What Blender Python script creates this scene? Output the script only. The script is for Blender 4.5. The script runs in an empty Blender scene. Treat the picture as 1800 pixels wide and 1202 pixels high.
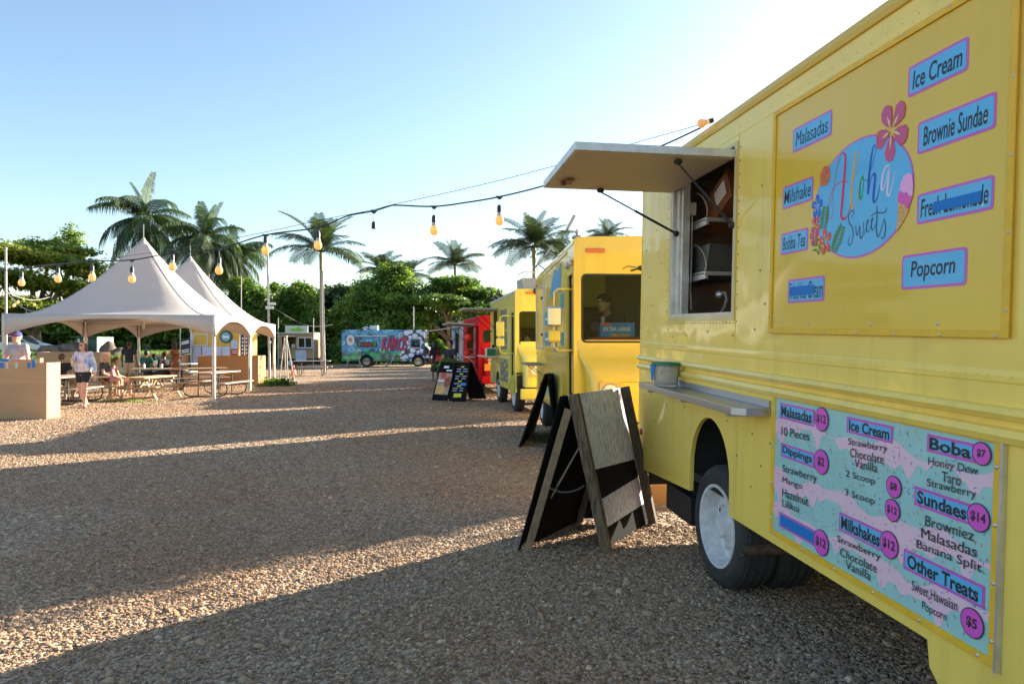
import bpy, bmesh, math, random
import numpy as np
from mathutils import Vector, Matrix, Euler
from mathutils.geometry import tessellate_polygon
R = math.radians
random.seed(7); rng = np.random.default_rng(7)
scene = bpy.context.scene
COL = scene.collection

# ------------------------------------------------------------------ camera, sky, sun, exposure
F, H, HZ = 1200.0, 1.65, 604.0            # focal length in photo pixels, eye height, horizon row
cam = bpy.data.cameras.new('camera'); camo = bpy.data.objects.new('camera', cam); COL.objects.link(camo)
camo.location = (0, 0, H); camo.rotation_euler = (R(90), 0, 0)
cam.sensor_width = 36; cam.lens = 36 * F / 1800; cam.shift_y = 3 / 1800; cam.clip_end = 3000; cam.clip_start = .05
scene.camera = camo
SUN_AZ, SUN_EL = R(52), R(16.5)           # clockwise from +Y
world = bpy.data.worlds.new('World'); scene.world = world; world.use_nodes = True
wn = world.node_tree; bgn = wn.nodes['Background']
sky = wn.nodes.new('ShaderNodeTexSky'); sky.sky_type = 'NISHITA'; sky.sun_disc = False
sky.sun_elevation = SUN_EL; sky.sun_rotation = SUN_AZ; sky.air_density = 1.0; sky.dust_density = .9; sky.ozone_density = 1.6
tint = wn.nodes.new('ShaderNodeMix'); tint.data_type = 'RGBA'; tint.blend_type = 'MULTIPLY'; tint.inputs[0].default_value = 1
tint.inputs[7].default_value = (.90, .91, .90, 1)
wn.links.new(sky.outputs[0], tint.inputs[6]); wn.links.new(tint.outputs[2], bgn.inputs[0]); bgn.inputs[1].default_value = .081
sl = bpy.data.lights.new('sun', 'SUN'); sun = bpy.data.objects.new('sun', sl); COL.objects.link(sun)
sl.energy = 4.9; sl.angle = R(.55); sl.color = (1, .89, .72)
sdir = Vector((math.sin(SUN_AZ) * math.cos(SUN_EL), math.cos(SUN_AZ) * math.cos(SUN_EL), math.sin(SUN_EL)))
sun.rotation_euler = sdir.to_track_quat('Z', 'Y').to_euler()
scene.view_settings.view_transform = 'Standard'; scene.view_settings.look = 'None'
scene.view_settings.gamma = 1; scene.view_settings.exposure = 2.12; scene.view_settings.use_curve_mapping = False
scene.cycles.max_bounces = 8; scene.cycles.transparent_max_bounces = 12
scene.cycles.use_denoising = True

def at(px, py, Y): return Vector(((px - 900) / F * Y, Y, H - (py - HZ) / F * Y))
def gp(px, py): Y = H * F / (py - HZ); return Vector(((px - 900) / F * Y, Y, 0))
def gY(px, Y, z=0): return Vector(((px - 900) / F * Y, Y, z))

# ------------------------------------------------------------------ materials
MC = {}
def mat(name, col, rough=.6, metal=0, var=0, vs=4, bump=0, bs=60, coat=0, spec=.5, col2=None, stretch=None, trans=0, alpha=1, detail=4, wave=0, wscale=1.3):
    if name in MC: return MC[name]
    m = bpy.data.materials.new(name); m.use_nodes = True; MC[name] = m
    nt = m.node_tree; N = nt.nodes; L = nt.links; b = N['Principled BSDF']
    b.inputs['Base Color'].default_value = (*col, 1); b.inputs['Roughness'].default_value = rough
    b.inputs['Metallic'].default_value = metal; b.inputs['Coat Weight'].default_value = coat
    b.inputs['Coat Roughness'].default_value = .06
    b.inputs['Specular IOR Level'].default_value = spec
    if trans: b.inputs['Transmission Weight'].default_value = trans
    if alpha < 1: b.inputs['Alpha'].default_value = alpha
    tc = N.new('ShaderNodeTexCoord'); src = tc.outputs['Object']
    if stretch:
        mp = N.new('ShaderNodeMapping'); mp.inputs['Scale'].default_value = stretch; L.new(src, mp.inputs[0]); src = mp.outputs[0]
    if var or col2:
        n = N.new('ShaderNodeTexNoise'); n.inputs['Scale'].default_value = vs; n.inputs['Detail'].default_value = detail; n.inputs['Roughness'].default_value = .65
        L.new(src, n.inputs['Vector'])
        r = N.new('ShaderNodeValToRGB'); L.new(n.outputs['Fac'], r.inputs[0])
        c2 = col2 or tuple(c * (1 - var) for c in col); c1 = col if col2 else tuple(min(1, c * (1 + var)) for c in col)
        r.color_ramp.elements[0].position = .35; r.color_ramp.elements[0].color = (*c2, 1)
        r.color_ramp.elements[1].position = .65; r.color_ramp.elements[1].color = (*c1, 1)
        L.new(r.outputs[0], b.inputs['Base Color'])
    prev = None
    if wave:
        n = N.new('ShaderNodeTexNoise'); n.inputs['Scale'].default_value = wscale; n.inputs['Detail'].default_value = 1.5
        L.new(tc.outputs['Object'], n.inputs['Vector'])
        bp = N.new('ShaderNodeBump'); bp.inputs['Strength'].default_value = 1; bp.inputs['Distance'].default_value = wave
        L.new(n.outputs['Fac'], bp.inputs['Height']); L.new(bp.outputs[0], b.inputs['Normal']); prev = bp
        L.new(bp.outputs[0], b.inputs['Coat Normal'])
    if bump:
        n = N.new('ShaderNodeTexNoise'); n.inputs['Scale'].default_value = bs; n.inputs['Detail'].default_value = 5
        L.new(src, n.inputs['Vector'])
        bp = N.new('ShaderNodeBump'); bp.inputs['Strength'].default_value = 1; bp.inputs['Distance'].default_value = bump
        L.new(n.outputs['Fac'], bp.inputs['Height'])
        if prev: L.new(prev.outputs[0], bp.inputs['Normal'])
        L.new(bp.outputs[0], b.inputs['Normal'])
    return m

def grime(m, amt=.35, col=(.22, .15, .07)):
    """Rain streaks and dusty stains over a painted panel."""
    nt = m.node_tree; N = nt.nodes; L = nt.links; b = N['Principled BSDF']; tc = N.new('ShaderNodeTexCoord')
    mp = N.new('ShaderNodeMapping'); mp.inputs['Scale'].default_value = (7, 7, .55); L.new(tc.outputs['Object'], mp.inputs[0])
    a = N.new('ShaderNodeTexNoise'); a.inputs['Scale'].default_value = 1.4; a.inputs['Detail'].default_value = 7; a.inputs['Roughness'].default_value = .7; L.new(mp.outputs[0], a.inputs['Vector'])
    c = N.new('ShaderNodeTexNoise'); c.inputs['Scale'].default_value = .9; c.inputs['Detail'].default_value = 5; L.new(tc.outputs['Object'], c.inputs['Vector'])
    s = N.new('ShaderNodeMath'); s.operation = 'MULTIPLY'; L.new(a.outputs['Fac'], s.inputs[0]); L.new(c.outputs['Fac'], s.inputs[1])
    r = N.new('ShaderNodeMapRange'); r.inputs[1].default_value = .24; r.inputs[2].default_value = .46; r.inputs[4].default_value = amt; L.new(s.outputs[0], r.inputs[0])
    mx = N.new('ShaderNodeMix'); mx.data_type = 'RGBA'; L.new(r.outputs[0], mx.inputs[0]); mx.inputs[7].default_value = (*col, 1)
    bc = b.inputs['Base Color']
    if bc.links: L.new(bc.links[0].from_socket, mx.inputs[6])
    else: mx.inputs[6].default_value = bc.default_value
    L.new(mx.outputs[2], bc)
    q = N.new('ShaderNodeMapRange'); q.inputs[1].default_value = .3; q.inputs[2].default_value = .7; q.inputs[3].default_value = b.inputs['Roughness'].default_value - .08; q.inputs[4].default_value = b.inputs['Roughness'].default_value + .14
    L.new(c.outputs['Fac'], q.inputs[0]); L.new(q.outputs[0], b.inputs['Roughness']); return m

def leafmat(name, c1, c2, c3, rough=.5, tr=.35, vs=.8):
    m = bpy.data.materials.new(name); m.use_nodes = True; MC[name] = m
    nt = m.node_tree; N = nt.nodes; L = nt.links; b = N['Principled BSDF']; out = N['Material Output']
    g = N.new('ShaderNodeNewGeometry'); tc = N.new('ShaderNodeTexCoord')
    n = N.new('ShaderNodeTexNoise'); n.inputs['Scale'].default_value = vs; n.inputs['Detail'].default_value = 2; L.new(tc.outputs['Object'], n.inputs['Vector'])
    ad = N.new('ShaderNodeMath'); ad.operation = 'MULTIPLY_ADD'; ad.inputs[1].default_value = .55; L.new(g.outputs['Random Per Island'], ad.inputs[0])
    sc = N.new('ShaderNodeMath'); sc.operation = 'MULTIPLY_ADD'; sc.inputs[1].default_value = 1.7; sc.inputs[2].default_value = -.62; L.new(n.outputs['Fac'], sc.inputs[0])
    L.new(sc.outputs[0], ad.inputs[2])
    r = N.new('ShaderNodeValToRGB'); L.new(ad.outputs[0], r.inputs[0])
    e = r.color_ramp.elements; e[0].position = .1; e[0].color = (*c1, 1); e[1].position = .9; e[1].color = (*c3, 1)
    k = e.new(.5); k.color = (*c2, 1)
    L.new(r.outputs[0], b.inputs['Base Color']); b.inputs['Roughness'].default_value = rough
    t = N.new('ShaderNodeBsdfTranslucent'); mx = N.new('ShaderNodeMixShader'); mx.inputs[0].default_value = tr
    hs = N.new('ShaderNodeHueSaturation'); hs.inputs['Hue'].default_value = .48; hs.inputs['Saturation'].default_value = 1.1; hs.inputs['Value'].default_value = 1.7
    L.new(r.outputs[0], hs.inputs['Color']); L.new(hs.outputs[0], t.inputs[0])
    L.new(b.outputs[0], mx.inputs[1]); L.new(t.outputs[0], mx.inputs[2]); L.new(mx.outputs[0], out.inputs[0])
    return m

def sr(r, g, b):                            # sRGB bytes to linear
    return tuple(((c / 255) / 12.92 if c / 255 <= .04045 else ((c / 255 + .055) / 1.055) ** 2.4) for c in (r, g, b))

# ------------------------------------------------------------------ mesh builder
class MB:
    def __init__(s): s.v = []; s.f = []; s.mi = []
    def add(s, vs, fs, mi=0, M=None):
        o = len(s.v)
        s.v += [tuple(M @ Vector(v)) for v in vs] if M is not None else [tuple(v) for v in vs]
        s.f += [tuple(i + o for i in f) for f in fs]; s.mi += [mi] * len(fs); return s
    def box(s, x0, x1, y0, y1, z0, z1, mi=0, M=None):
        v = [(x, y, z) for z in (z0, z1) for x, y in ((x0, y0), (x1, y0), (x1, y1), (x0, y1))]
        return s.add(v, [(3, 2, 1, 0), (4, 5, 6, 7), (0, 1, 5, 4), (1, 2, 6, 5), (2, 3, 7, 6), (3, 0, 4, 7)], mi, M)
    def bar(s, p0, p1, w, h, mi=0, up=(0, 0, 1)):       # beam of section w (sideways) x h (along up)
        p0 = Vector(p0); p1 = Vector(p1); d = (p1 - p0).normalized(); up = Vector(up)
        if abs(d.dot(up)) > .95: up = Vector((0, 1, 0))
        a = d.cross(up).normalized() * w / 2; b = a.cross(d).normalized() * h / 2
        v = [p + i * a + j * b for p in (p0, p1) for i, j in ((-1, -1), (1, -1), (1, 1), (-1, 1))]
        return s.add(v, [(3, 2, 1, 0), (4, 5, 6, 7), (0, 1, 5, 4), (1, 2, 6, 5), (2, 3, 7, 6), (3, 0, 4, 7)], mi)
    def cone(s, p0, p1, r0, r1=None, n=10, mi=0, caps=True, M=None):
        r1 = r0 if r1 is None else r1; p0 = Vector(p0); p1 = Vector(p1); d = (p1 - p0).normalized()
        a = d.orthogonal().normalized(); b = d.cross(a)
        v = [p + (math.cos(t) * a + math.sin(t) * b) * r for p, r in ((p0, r0), (p1, r1)) for t in [2 * math.pi * i / n for i in range(n)]]
        f = [(i, (i + 1) % n, n + (i + 1) % n, n + i) for i in range(n)]
        if caps: f += [tuple(range(n - 1, -1, -1)), tuple(range(n, 2 * n))]
        return s.add(v, f, mi, M)
    def tube(s, pts, r, n=6, mi=0, caps=True):
        pts = [Vector(p) for p in pts]; rs = r if isinstance(r, (list, tuple)) else [r] * len(pts)
        v = []; a = None
        for i, p in enumerate(pts):
            d = (pts[min(i + 1, len(pts) - 1)] - pts[max(i - 1, 0)]).normalized()
            a = d.orthogonal().normalized() if a is None else (a - d * a.dot(d)).normalized()
            b = d.cross(a); v += [p + (math.cos(2 * math.pi * k / n) * a + math.sin(2 * math.pi * k / n) * b) * rs[i] for k in range(n)]
        f = [(i * n + k, i * n + (k + 1) % n, (i + 1) * n + (k + 1) % n, (i + 1) * n + k) for i in range(len(pts) - 1) for k in range(n)]
        if caps: f += [tuple(range(n - 1, -1, -1)), tuple(range((len(pts) - 1) * n, len(pts) * n))]
        return s.add(v, f, mi)
    def ell(s, c, r, M3=None, seg=12, rings=8, mi=0):
        c = Vector(c); r = (r,) * 3 if isinstance(r, (int, float)) else r; v = [(0, 0, 1)]
        for j in range(1, rings):
            t = math.pi * j / rings
            v += [(math.sin(t) * math.cos(2 * math.pi * i / seg), math.sin(t) * math.sin(2 * math.pi * i / seg), math.cos(t)) for i in range(seg)]
        v.append((0, 0, -1)); q = []
        for p in v:
            w = Vector((p[0] * r[0], p[1] * r[1], p[2] * r[2])); q.append(c + (M3 @ w if M3 is not None else w))
        f = [(0, 1 + i, 1 + (i + 1) % seg) for i in range(seg)]
        for j in range(rings - 2):
            a = 1 + j * seg; f += [(a + i, a + seg + i, a + seg + (i + 1) % seg, a + (i + 1) % seg) for i in range(seg)]
        a = 1 + (rings - 2) * seg; f += [(a + i, len(v) - 1, a + (i + 1) % seg) for i in range(seg)]
        return s.add(q, f, mi)
    def lathe(s, prof, c=(0, 0, 0), axis='z', n=24, mi=0, M=None, close=False):   # prof: (radius, height)
        v = []
        for (r, h) in prof:
            for k in range(n):
                a = 2 * math.pi * k / n; x, y = r * math.cos(a), r * math.sin(a)
                v.append({'z': (x, y, h), 'y': (x, h, y), 'x': (h, x, y)}[axis])
        v = [Vector(p) + Vector(c) for p in v]; m = len(prof)
        f = [(i * n + k, i * n + (k + 1) % n, (i + 1) * n + (k + 1) % n, (i + 1) * n + k) for i in range(m - 1) for k in range(n)]
        if axis == 'y': f = [t[::-1] for t in f]
        return s.add(v, f, mi, M)
    def plate(s, outer, holes=(), y0=-.02, y1=0, mi=0, M=None, plane='xz'):
        loops = [list(outer)] + [list(h) for h in holes]
        P = (lambda x, z, y: (x, y, z)) if plane == 'xz' else (lambda x, y, z: (x, y, z)) if plane == 'xy' else (lambda y, z, x: (x, y, z))
        flat = [p for l in loops for p in l]; tri = tessellate_polygon([[Vector((p[0], p[1], 0)) for p in l] for l in loops]); n = len(flat)
        v = [P(p[0], p[1], y0) for p in flat] + [P(p[0], p[1], y1) for p in flat]
        f = [tuple(t) for t in tri] + [tuple(i + n for i in t[::-1]) for t in tri]; o = 0
        for l in loops:
            k = len(l); f += [(o + i, o + (i + 1) % k, o + (i + 1) % k + n, o + i + n) for i in range(k)]; o += k
        return s.add(v, f, mi, M)
    def me(s, name, mats):
        m = bpy.data.meshes.new(name); m.from_pydata(s.v, [], s.f)
        for k in (mats if isinstance(mats, (list, tuple)) else [mats]): m.materials.append(k)
        if any(s.mi): m.polygons.foreach_set('material_index', s.mi)
        bm = bmesh.new(); bm.from_mesh(m); bmesh.ops.recalc_face_normals(bm, faces=bm.faces); bm.to_mesh(m); bm.free()
        return m
    def build(s, name, mats, parent=None, smooth=False, bev=0, M=None, label=None, ang=40):
        m = s.me(name, mats); o = bpy.data.objects.new(name, m); COL.objects.link(o)
        if parent: o.parent = parent
        if M is not None: o.matrix_world = M
        if smooth: m.shade_smooth(); 
        if smooth and ang < 180:
            try: m.set_sharp_from_angle(angle=R(ang))
            except Exception: pass
        if bev:
            b = o.modifiers.new('bevel', 'BEVEL'); b.width = bev; b.segments = 2; b.limit_method = 'ANGLE'
        if label: o['label'] = label
        return o

def tag(o, label=None, cat=None, group=None, kind=None):
    if label: o['label'] = label
    if cat: o['category'] = cat
    if group: o['group'] = group
    if kind: o['kind'] = kind
    return o
def thing(name, loc, label, cat, group=None, rz=0, M=None):
    o = bpy.data.objects.new(name, None); COL.objects.link(o); o.empty_display_size = .2
    if M is not None: o.matrix_world = M
    else: o.location = loc; o.rotation_euler = (0, 0, rz)
    return tag(o, label, cat, group)
def kids(o): return [c for c in bpy.data.objects if c.parent == o]
def copytree(o, parent=None, strip=True):
    c = o.copy(); COL.objects.link(c)
    if parent: c.parent = parent
    for ch in KID.get(o.name, None) or kids(o): copytree(ch, c)
    return c
KID = {}
def dup(o, label, loc=None, rz=None, sc=None):
    c = copytree(o); c['label'] = label
    if loc is not None: c.location = loc
    if rz is not None: c.rotation_euler = (0, 0, rz)
    if sc is not None: c.scale = (sc, sc, sc)
    return c
def frame(o, u, w=(0, 0, 1)):                 # matrix with axes along u, outward normal, up
    u = Vector(u).normalized(); w = Vector(w); w = (w - u * w.dot(u)).normalized(); n = w.cross(u)
    M = Matrix.Identity(4)
    for i, a in enumerate((u, n, w)):
        for j in range(3): M[j][i] = a[j]
    M.translation = Vector(o); return M
def mapper(M, yoff=0):                        # photo pixel -> (x, z) on the local plane y = yoff
    u, n, w, o = (M.col[0].xyz, M.col[1].xyz, M.col[2].xyz, M.translation + M.col[1].xyz * yoff)
    def s(px, py):
        d = Vector(((px - 900) / F, 1, -(py - HZ) / F)); c = Vector((0, 0, H))
        p = c + d * ((o - c).dot(n) / d.dot(n)) - o
        return (p.dot(u), p.dot(w))
    return s
def rrect(x0, z0, x1, z1, r, n=4):
    if x0 > x1: x0, x1 = x1, x0
    if z0 > z1: z0, z1 = z1, z0
    out = []
    for cx, cz, a in ((x1 - r, z1 - r, 0), (x0 + r, z1 - r, 90), (x0 + r, z0 + r, 180), (x1 - r, z0 + r, 270)):
        out += [(cx + r * math.cos(R(a + 90 * k / n)), cz + r * math.sin(R(a + 90 * k / n))) for k in range(n + 1)]
    return out
def text(body, x0, z0, x1, z1, y, m, parent, flip=True, bold=.0, shear=0, name='lettering', M=None, keep=False):
    """Flat print: the words fitted to the rectangle x0 (reading start) .. x1, z0 .. z1 on the plane y."""
    c = bpy.data.curves.new(name, 'FONT'); c.body = body; c.offset = bold; c.shear = shear; c.resolution_u = 3
    t = bpy.data.objects.new(name, c); me = bpy.data.meshes.new_from_object(t)
    bpy.data.objects.remove(t); bpy.data.curves.remove(c)
    n = len(me.vertices); co = np.empty(n * 3, 'f'); me.vertices.foreach_get('co', co); co = co.reshape(-1, 3)
    mn = co.min(0); mx = co.max(0); q = (co - mn) / np.maximum(mx - mn, 1e-6)
    out = np.empty_like(co); out[:, 0] = x0 + (x1 - x0) * q[:, 0]; out[:, 2] = z0 + (z1 - z0) * q[:, 1]; out[:, 1] = y
    me.vertices.foreach_set('co', out.reshape(-1)); me.materials.clear(); me.materials.append(m)
    me.name = name; o = bpy.data.objects.new(name, me); COL.objects.link(o); o.parent = parent
    return o
def flat(parent, name, pts, y, m, holes=(), t=.0006):
    """A printed shape: thin plate of the outline pts on plane y."""
    return MB().plate(pts, holes, y - t, y).build(name, m, parent)
def ribbon(pts, ws):                           # variable width stroke outline in 2D -> faces
    v = []; 
    for i, p in enumerate(pts):
        a = pts[max(i - 1, 0)]; b = pts[min(i + 1, len(pts) - 1)]
        dx, dz = b[0] - a[0], b[1] - a[1]; l = math.hypot(dx, dz) or 1
        w = ws[i] / 2; v += [(p[0] - dz / l * w, p[1] + dx / l * w), (p[0] + dz / l * w, p[1] - dx / l * w)]
    return v, [(2 * i, 2 * i + 1, 2 * i + 3, 2 * i + 2) for i in range(len(pts) - 1)]
def catmull(P, k=8):
    out = []
    for i in range(len(P) - 1):
        p0, p1, p2, p3 = P[max(i - 1, 0)], P[i], P[i + 1], P[min(i + 2, len(P) - 1)]
        for j in range(k):
            t = j / k
            out.append(tuple(.5 * (2 * b + (c - a) * t + (2 * a - 5 * b + 4 * c - d) * t * t + (3 * b - a - 3 * c + d) * t ** 3) for a, b, c, d in zip(p0, p1, p2, p3)))
    out.append(tuple(P[-1])); return out
# ------------------------------------------------------------------ ground
def groundmat():
    m = bpy.data.materials.new('gravel_ground'); m.use_nodes = True; nt = m.node_tree; N = nt.nodes; L = nt.links; b = N['Principled BSDF']
    tc = N.new('ShaderNodeTexCoord')
    v = N.new('ShaderNodeTexVoronoi'); v.inputs['Scale'].default_value = 34; L.new(tc.outputs['Object'], v.inputs['Vector'])
    v2 = N.new('ShaderNodeTexVoronoi'); v2.inputs['Scale'].default_value = 11; L.new(tc.outputs['Object'], v2.inputs['Vector'])
    n = N.new('ShaderNodeTexNoise'); n.inputs['Scale'].default_value = .45; n.inputs['Detail'].default_value = 6; n.inputs['Roughness'].default_value = .6
    L.new(tc.outputs['Object'], n.inputs['Vector'])
    sp = N.new('ShaderNodeSeparateColor'); L.new(v.outputs['Color'], sp.inputs[0])
    r = N.new('ShaderNodeValToRGB'); L.new(sp.outputs[0], r.inputs[0]); e = r.color_ramp.elements
    e[0].color = (.20, .14, .093, 1); e[1].color = (.66, .49, .345, 1); k = e.new(.5); k.color = (.40, .285, .19, 1)
    r2 = N.new('ShaderNodeValToRGB'); L.new(n.outputs['Fac'], r2.inputs[0]); e = r2.color_ramp.elements
    e[0].position = .47; e[0].color = (0, 0, 0, 1); e[1].position = .66; e[1].color = (1, 1, 1, 1)
    mx = N.new('ShaderNodeMix'); mx.data_type = 'RGBA'; L.new(r.outputs[0], mx.inputs[6]); mx.inputs[7].default_value = (.42, .23, .13, 1)
    ml = N.new('ShaderNodeMath'); ml.operation = 'MULTIPLY'; ml.inputs[1].default_value = .6; L.new(r2.outputs[0], ml.inputs[0]); L.new(ml.outputs[0], mx.inputs[0])
    L.new(mx.outputs[2], b.inputs['Base Color']); b.inputs['Roughness'].default_value = .9; b.inputs['Specular IOR Level'].default_value = .25
    ad = N.new('ShaderNodeMath'); ad.operation = 'MULTIPLY_ADD'; ad.inputs[1].default_value = 2.2; L.new(v2.outputs['Distance'], ad.inputs[0]); L.new(v.outputs['Distance'], ad.inputs[2])
    bp = N.new('ShaderNodeBump'); bp.inputs['Distance'].default_value = .035; bp.inputs['Strength'].default_value = 1; bp.invert = True
    L.new(ad.outputs[0], bp.inputs['Height']); L.new(bp.outputs[0], b.inputs['Normal'])
    return m
MB().add([(-600, -60, 0), (600, -60, 0), (600, 900, 0), (-600, 900, 0)], [(0, 1, 2, 3)]).build('ground', groundmat())['kind'] = 'structure'

def stone_mesh(i):
    bm = bmesh.new(); bmesh.ops.create_icosphere(bm, subdivisions=1, radius=1); r = random.Random(i)
    s = (r.uniform(.8, 1.35), r.uniform(.7, 1.0), r.uniform(.42, .7))
    for v in bm.verts:
        k = r.uniform(.74, 1.16); v.co = Vector((v.co.x * s[0], v.co.y * s[1], v.co.z * s[2])) * k
    me = bpy.data.meshes.new('stone'); bm.to_mesh(me); bm.free(); return me
def stonemat():
    m = bpy.data.materials.new('gravel_stone'); m.use_nodes = True; nt = m.node_tree; N = nt.nodes; L = nt.links; b = N['Principled BSDF']
    oi = N.new('ShaderNodeObjectInfo'); r = N.new('ShaderNodeValToRGB'); L.new(oi.outputs['Random'], r.inputs[0]); e = r.color_ramp.elements
    e[0].color = (.20, .155, .115, 1); e[1].color = (.66, .54, .41, 1)
    for p, c in ((.3, (.315, .222, .150)), (.55, (.405, .293, .198)), (.8, (.47, .335, .222)), (.93, (.45, .36, .265))): k = e.new(p); k.color = (*c, 1)
    g = N.new('ShaderNodeNewGeometry'); n = N.new('ShaderNodeTexNoise'); n.inputs['Scale'].default_value = .5; n.inputs['Detail'].default_value = 5; L.new(g.outputs['Position'], n.inputs['Vector'])
    mr = N.new('ShaderNodeMapRange'); mr.inputs[1].default_value = .35; mr.inputs[2].default_value = .68; mr.inputs[3].default_value = .05; mr.inputs[4].default_value = .75; L.new(n.outputs['Fac'], mr.inputs[0])
    mx = N.new('ShaderNodeMix'); mx.data_type = 'RGBA'; mx.blend_type = 'MULTIPLY'; L.new(mr.outputs[0], mx.inputs[0]); L.new(r.outputs[0], mx.inputs[6]); mx.inputs[7].default_value = (1.0, .78, .6, 1)
    L.new(mx.outputs[2], b.inputs['Base Color'])
    b.inputs['Roughness'].default_value = .85; b.inputs['Specular IOR Level'].default_value = .2
    return m
def gravel():
    sm = stonemat(); src = bpy.data.collections.new('stone_shapes')
    for i in range(6):
        me = stone_mesh(i); me.materials.append(sm); src.objects.link(bpy.data.objects.new('stone_shape', me))
    P = []; S = []
    bands = [(1.2, 6)] + [(6 + k, 7 + k) for k in range(22)]
    for z0, z1 in bands:
        zc = (z0 + z1) / 2; w0 = 1.7 * z1 + 1; dens = 3700 * min(1, (6 / zc) ** 1.9); k = int(dens * w0 * (z1 - z0))
        q = np.empty((k, 3)); q[:, 0] = (rng.random(k) - .5) * w0; q[:, 1] = z0 + rng.random(k) * (z1 - z0); q[:, 2] = rng.random(k) * .006 - .002
        keep = np.abs(q[:, 0]) < .85 * q[:, 1] + .5
        # bare worn patches keep fewer stones
        s = np.sin(q[:, 0] * .9 + 1.3 * np.sin(q[:, 1] * .5)) + np.sin(q[:, 1] * 1.1 - q[:, 0] * .4)
        keep &= (rng.random(k) < np.where(s > .9, .38, 1.0))
        q = q[keep]; P.append(q); S.append((.0054 + .0108 * rng.random(len(q)) ** 2.8) * max(1, zc / 6) ** .65)
    big = 2200; q = np.empty((big, 3)); q[:, 1] = 1.8 + 12 * rng.random(big) ** 1.2; q[:, 0] = (rng.random(big) - .5) * 1.6 * q[:, 1]; q[:, 2] = .004
    P.append(q); S.append(.017 + .017 * rng.random(big) ** 2)
    P = np.concatenate(P); S = np.concatenate(S)
    me = bpy.data.meshes.new('gravel'); me.vertices.add(len(P)); me.vertices.foreach_set('co', P.astype('f').reshape(-1))
    a = me.attributes.new('size', 'FLOAT', 'POINT'); a.data.foreach_set('value', S.astype('f'))
    o = bpy.data.objects.new('gravel', me); COL.objects.link(o); tag(o, 'grey brown crushed gravel covering the open yard', 'gravel', kind='stuff')
    ng = bpy.data.node_groups.new('scatter', 'GeometryNodeTree')
    ng.interface.new_socket('Geometry', in_out='INPUT', socket_type='NodeSocketGeometry'); ng.interface.new_socket('Geometry', in_out='OUTPUT', socket_type='NodeSocketGeometry')
    N = ng.nodes; L = ng.links; gi = N.new('NodeGroupInput'); go = N.new('NodeGroupOutput'); ip = N.new('GeometryNodeInstanceOnPoints')
    ci = N.new('GeometryNodeCollectionInfo'); ci.inputs['Collection'].default_value = src; ci.inputs['Separate Children'].default_value = True; ci.inputs['Reset Children'].default_value = True
    rv = N.new('FunctionNodeRandomValue'); rv.data_type = 'FLOAT_VECTOR'; rv.inputs[0].default_value = (-.5, -.5, 0); rv.inputs[1].default_value = (.5, .5, 6.28)
    na = N.new('GeometryNodeInputNamedAttribute'); na.data_type = 'FLOAT'; na.inputs['Name'].default_value = 'size'
    L.new(gi.outputs[0], ip.inputs['Points']); L.new(ci.outputs[0], ip.inputs['Instance']); ip.inputs['Pick Instance'].default_value = True
    L.new(rv.outputs[0], ip.inputs['Rotation']); L.new(na.outputs[0], ip.inputs['Scale']); L.new(ip.outputs[0], go.inputs[0])
    o.modifiers.new('scatter', 'NODES').node_group = ng
gravel()
# ------------------------------------------------------------------ shared materials
YEL = mat('truck_paint_yellow', (.97, .70, .13), .42, coat=.5, wave=.010, wscale=2.1, var=.03, vs=2)
YPAN = mat('panel_paint_yellow', (.82, .52, .02), .38, coat=.6, wave=.004, wscale=1.2)
grime(YEL, .28); grime(YPAN, .12)
YTRIM = mat('trim_paint_yellow', (.85, .50, .03), .5, var=.06, vs=12)
STEEL = mat('brushed_steel', (.5, .5, .5), .32, .9, bump=.0006, bs=90, stretch=(1, 1, 12))
ALU = mat('aluminium', (.62, .6, .57), .4, .7, var=.12, vs=9)
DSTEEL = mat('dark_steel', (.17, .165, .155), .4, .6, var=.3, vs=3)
BLACK = mat('black_rubber', (.02, .02, .02), .6, bump=.001, bs=60)
TYRE = mat('tyre_rubber', (.035, .034, .033), .8, bump=.001, bs=80, var=.25, vs=8)
RIM = mat('white_rim_paint', (.66, .65, .64), .45, var=.15, vs=14)
DARK = mat('underbody_black', (.018, .016, .015), .8)
RUST = mat('rusty_pipe', (.13, .09, .06), .7, .3, var=.4, vs=20)
AMBER = mat('amber_lens', (.7, .13, .01), .2, coat=.6)
RED = mat('red_lens', (.4, .02, .01), .25, coat=.6)
INK = mat('black_print', (.025, .025, .03), .5)
SIGNBLUE = mat('sign_blue_print', sr(88, 184, 232), .4, coat=.3)
SIGNPINK = mat('sign_pink_print', sr(205, 92, 190), .4, coat=.3)
PRICE = mat('price_magenta_print', sr(222, 90, 200), .4, coat=.3)
TAPE = mat('blue_tape', sr(0, 118, 200), .6, bump=.0006, bs=120)
WHITE = mat('white_print', (.8, .8, .8), .5)
PLY = mat('plywood', (.45, .28, .14), .75, var=.1, vs=3, stretch=(1, 1, 6), bump=.001, bs=20)
FIT = {}

M1 = frame(gY(1255, 4.65), (-.1208, 1, .0267), (.0163, -.0345, 1))
s1 = mapper(M1)
t1 = thing('food_truck', (0, 0, 0), 'large pale yellow food truck nearest the viewer, with open hatch', 'food truck', M=M1)
X0, X1 = 1.74, -6.0                            # rear end, front end (behind the viewer)
TOP, W1 = 3.19, 2.35
def arch(cx, cz, r, zb, n=16, hx=1.0):
    return [(cx + r * hx * math.cos(R(a)), cz + r * math.sin(R(a))) for a in [180 * k / n for k in range(n + 1)]]
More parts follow.
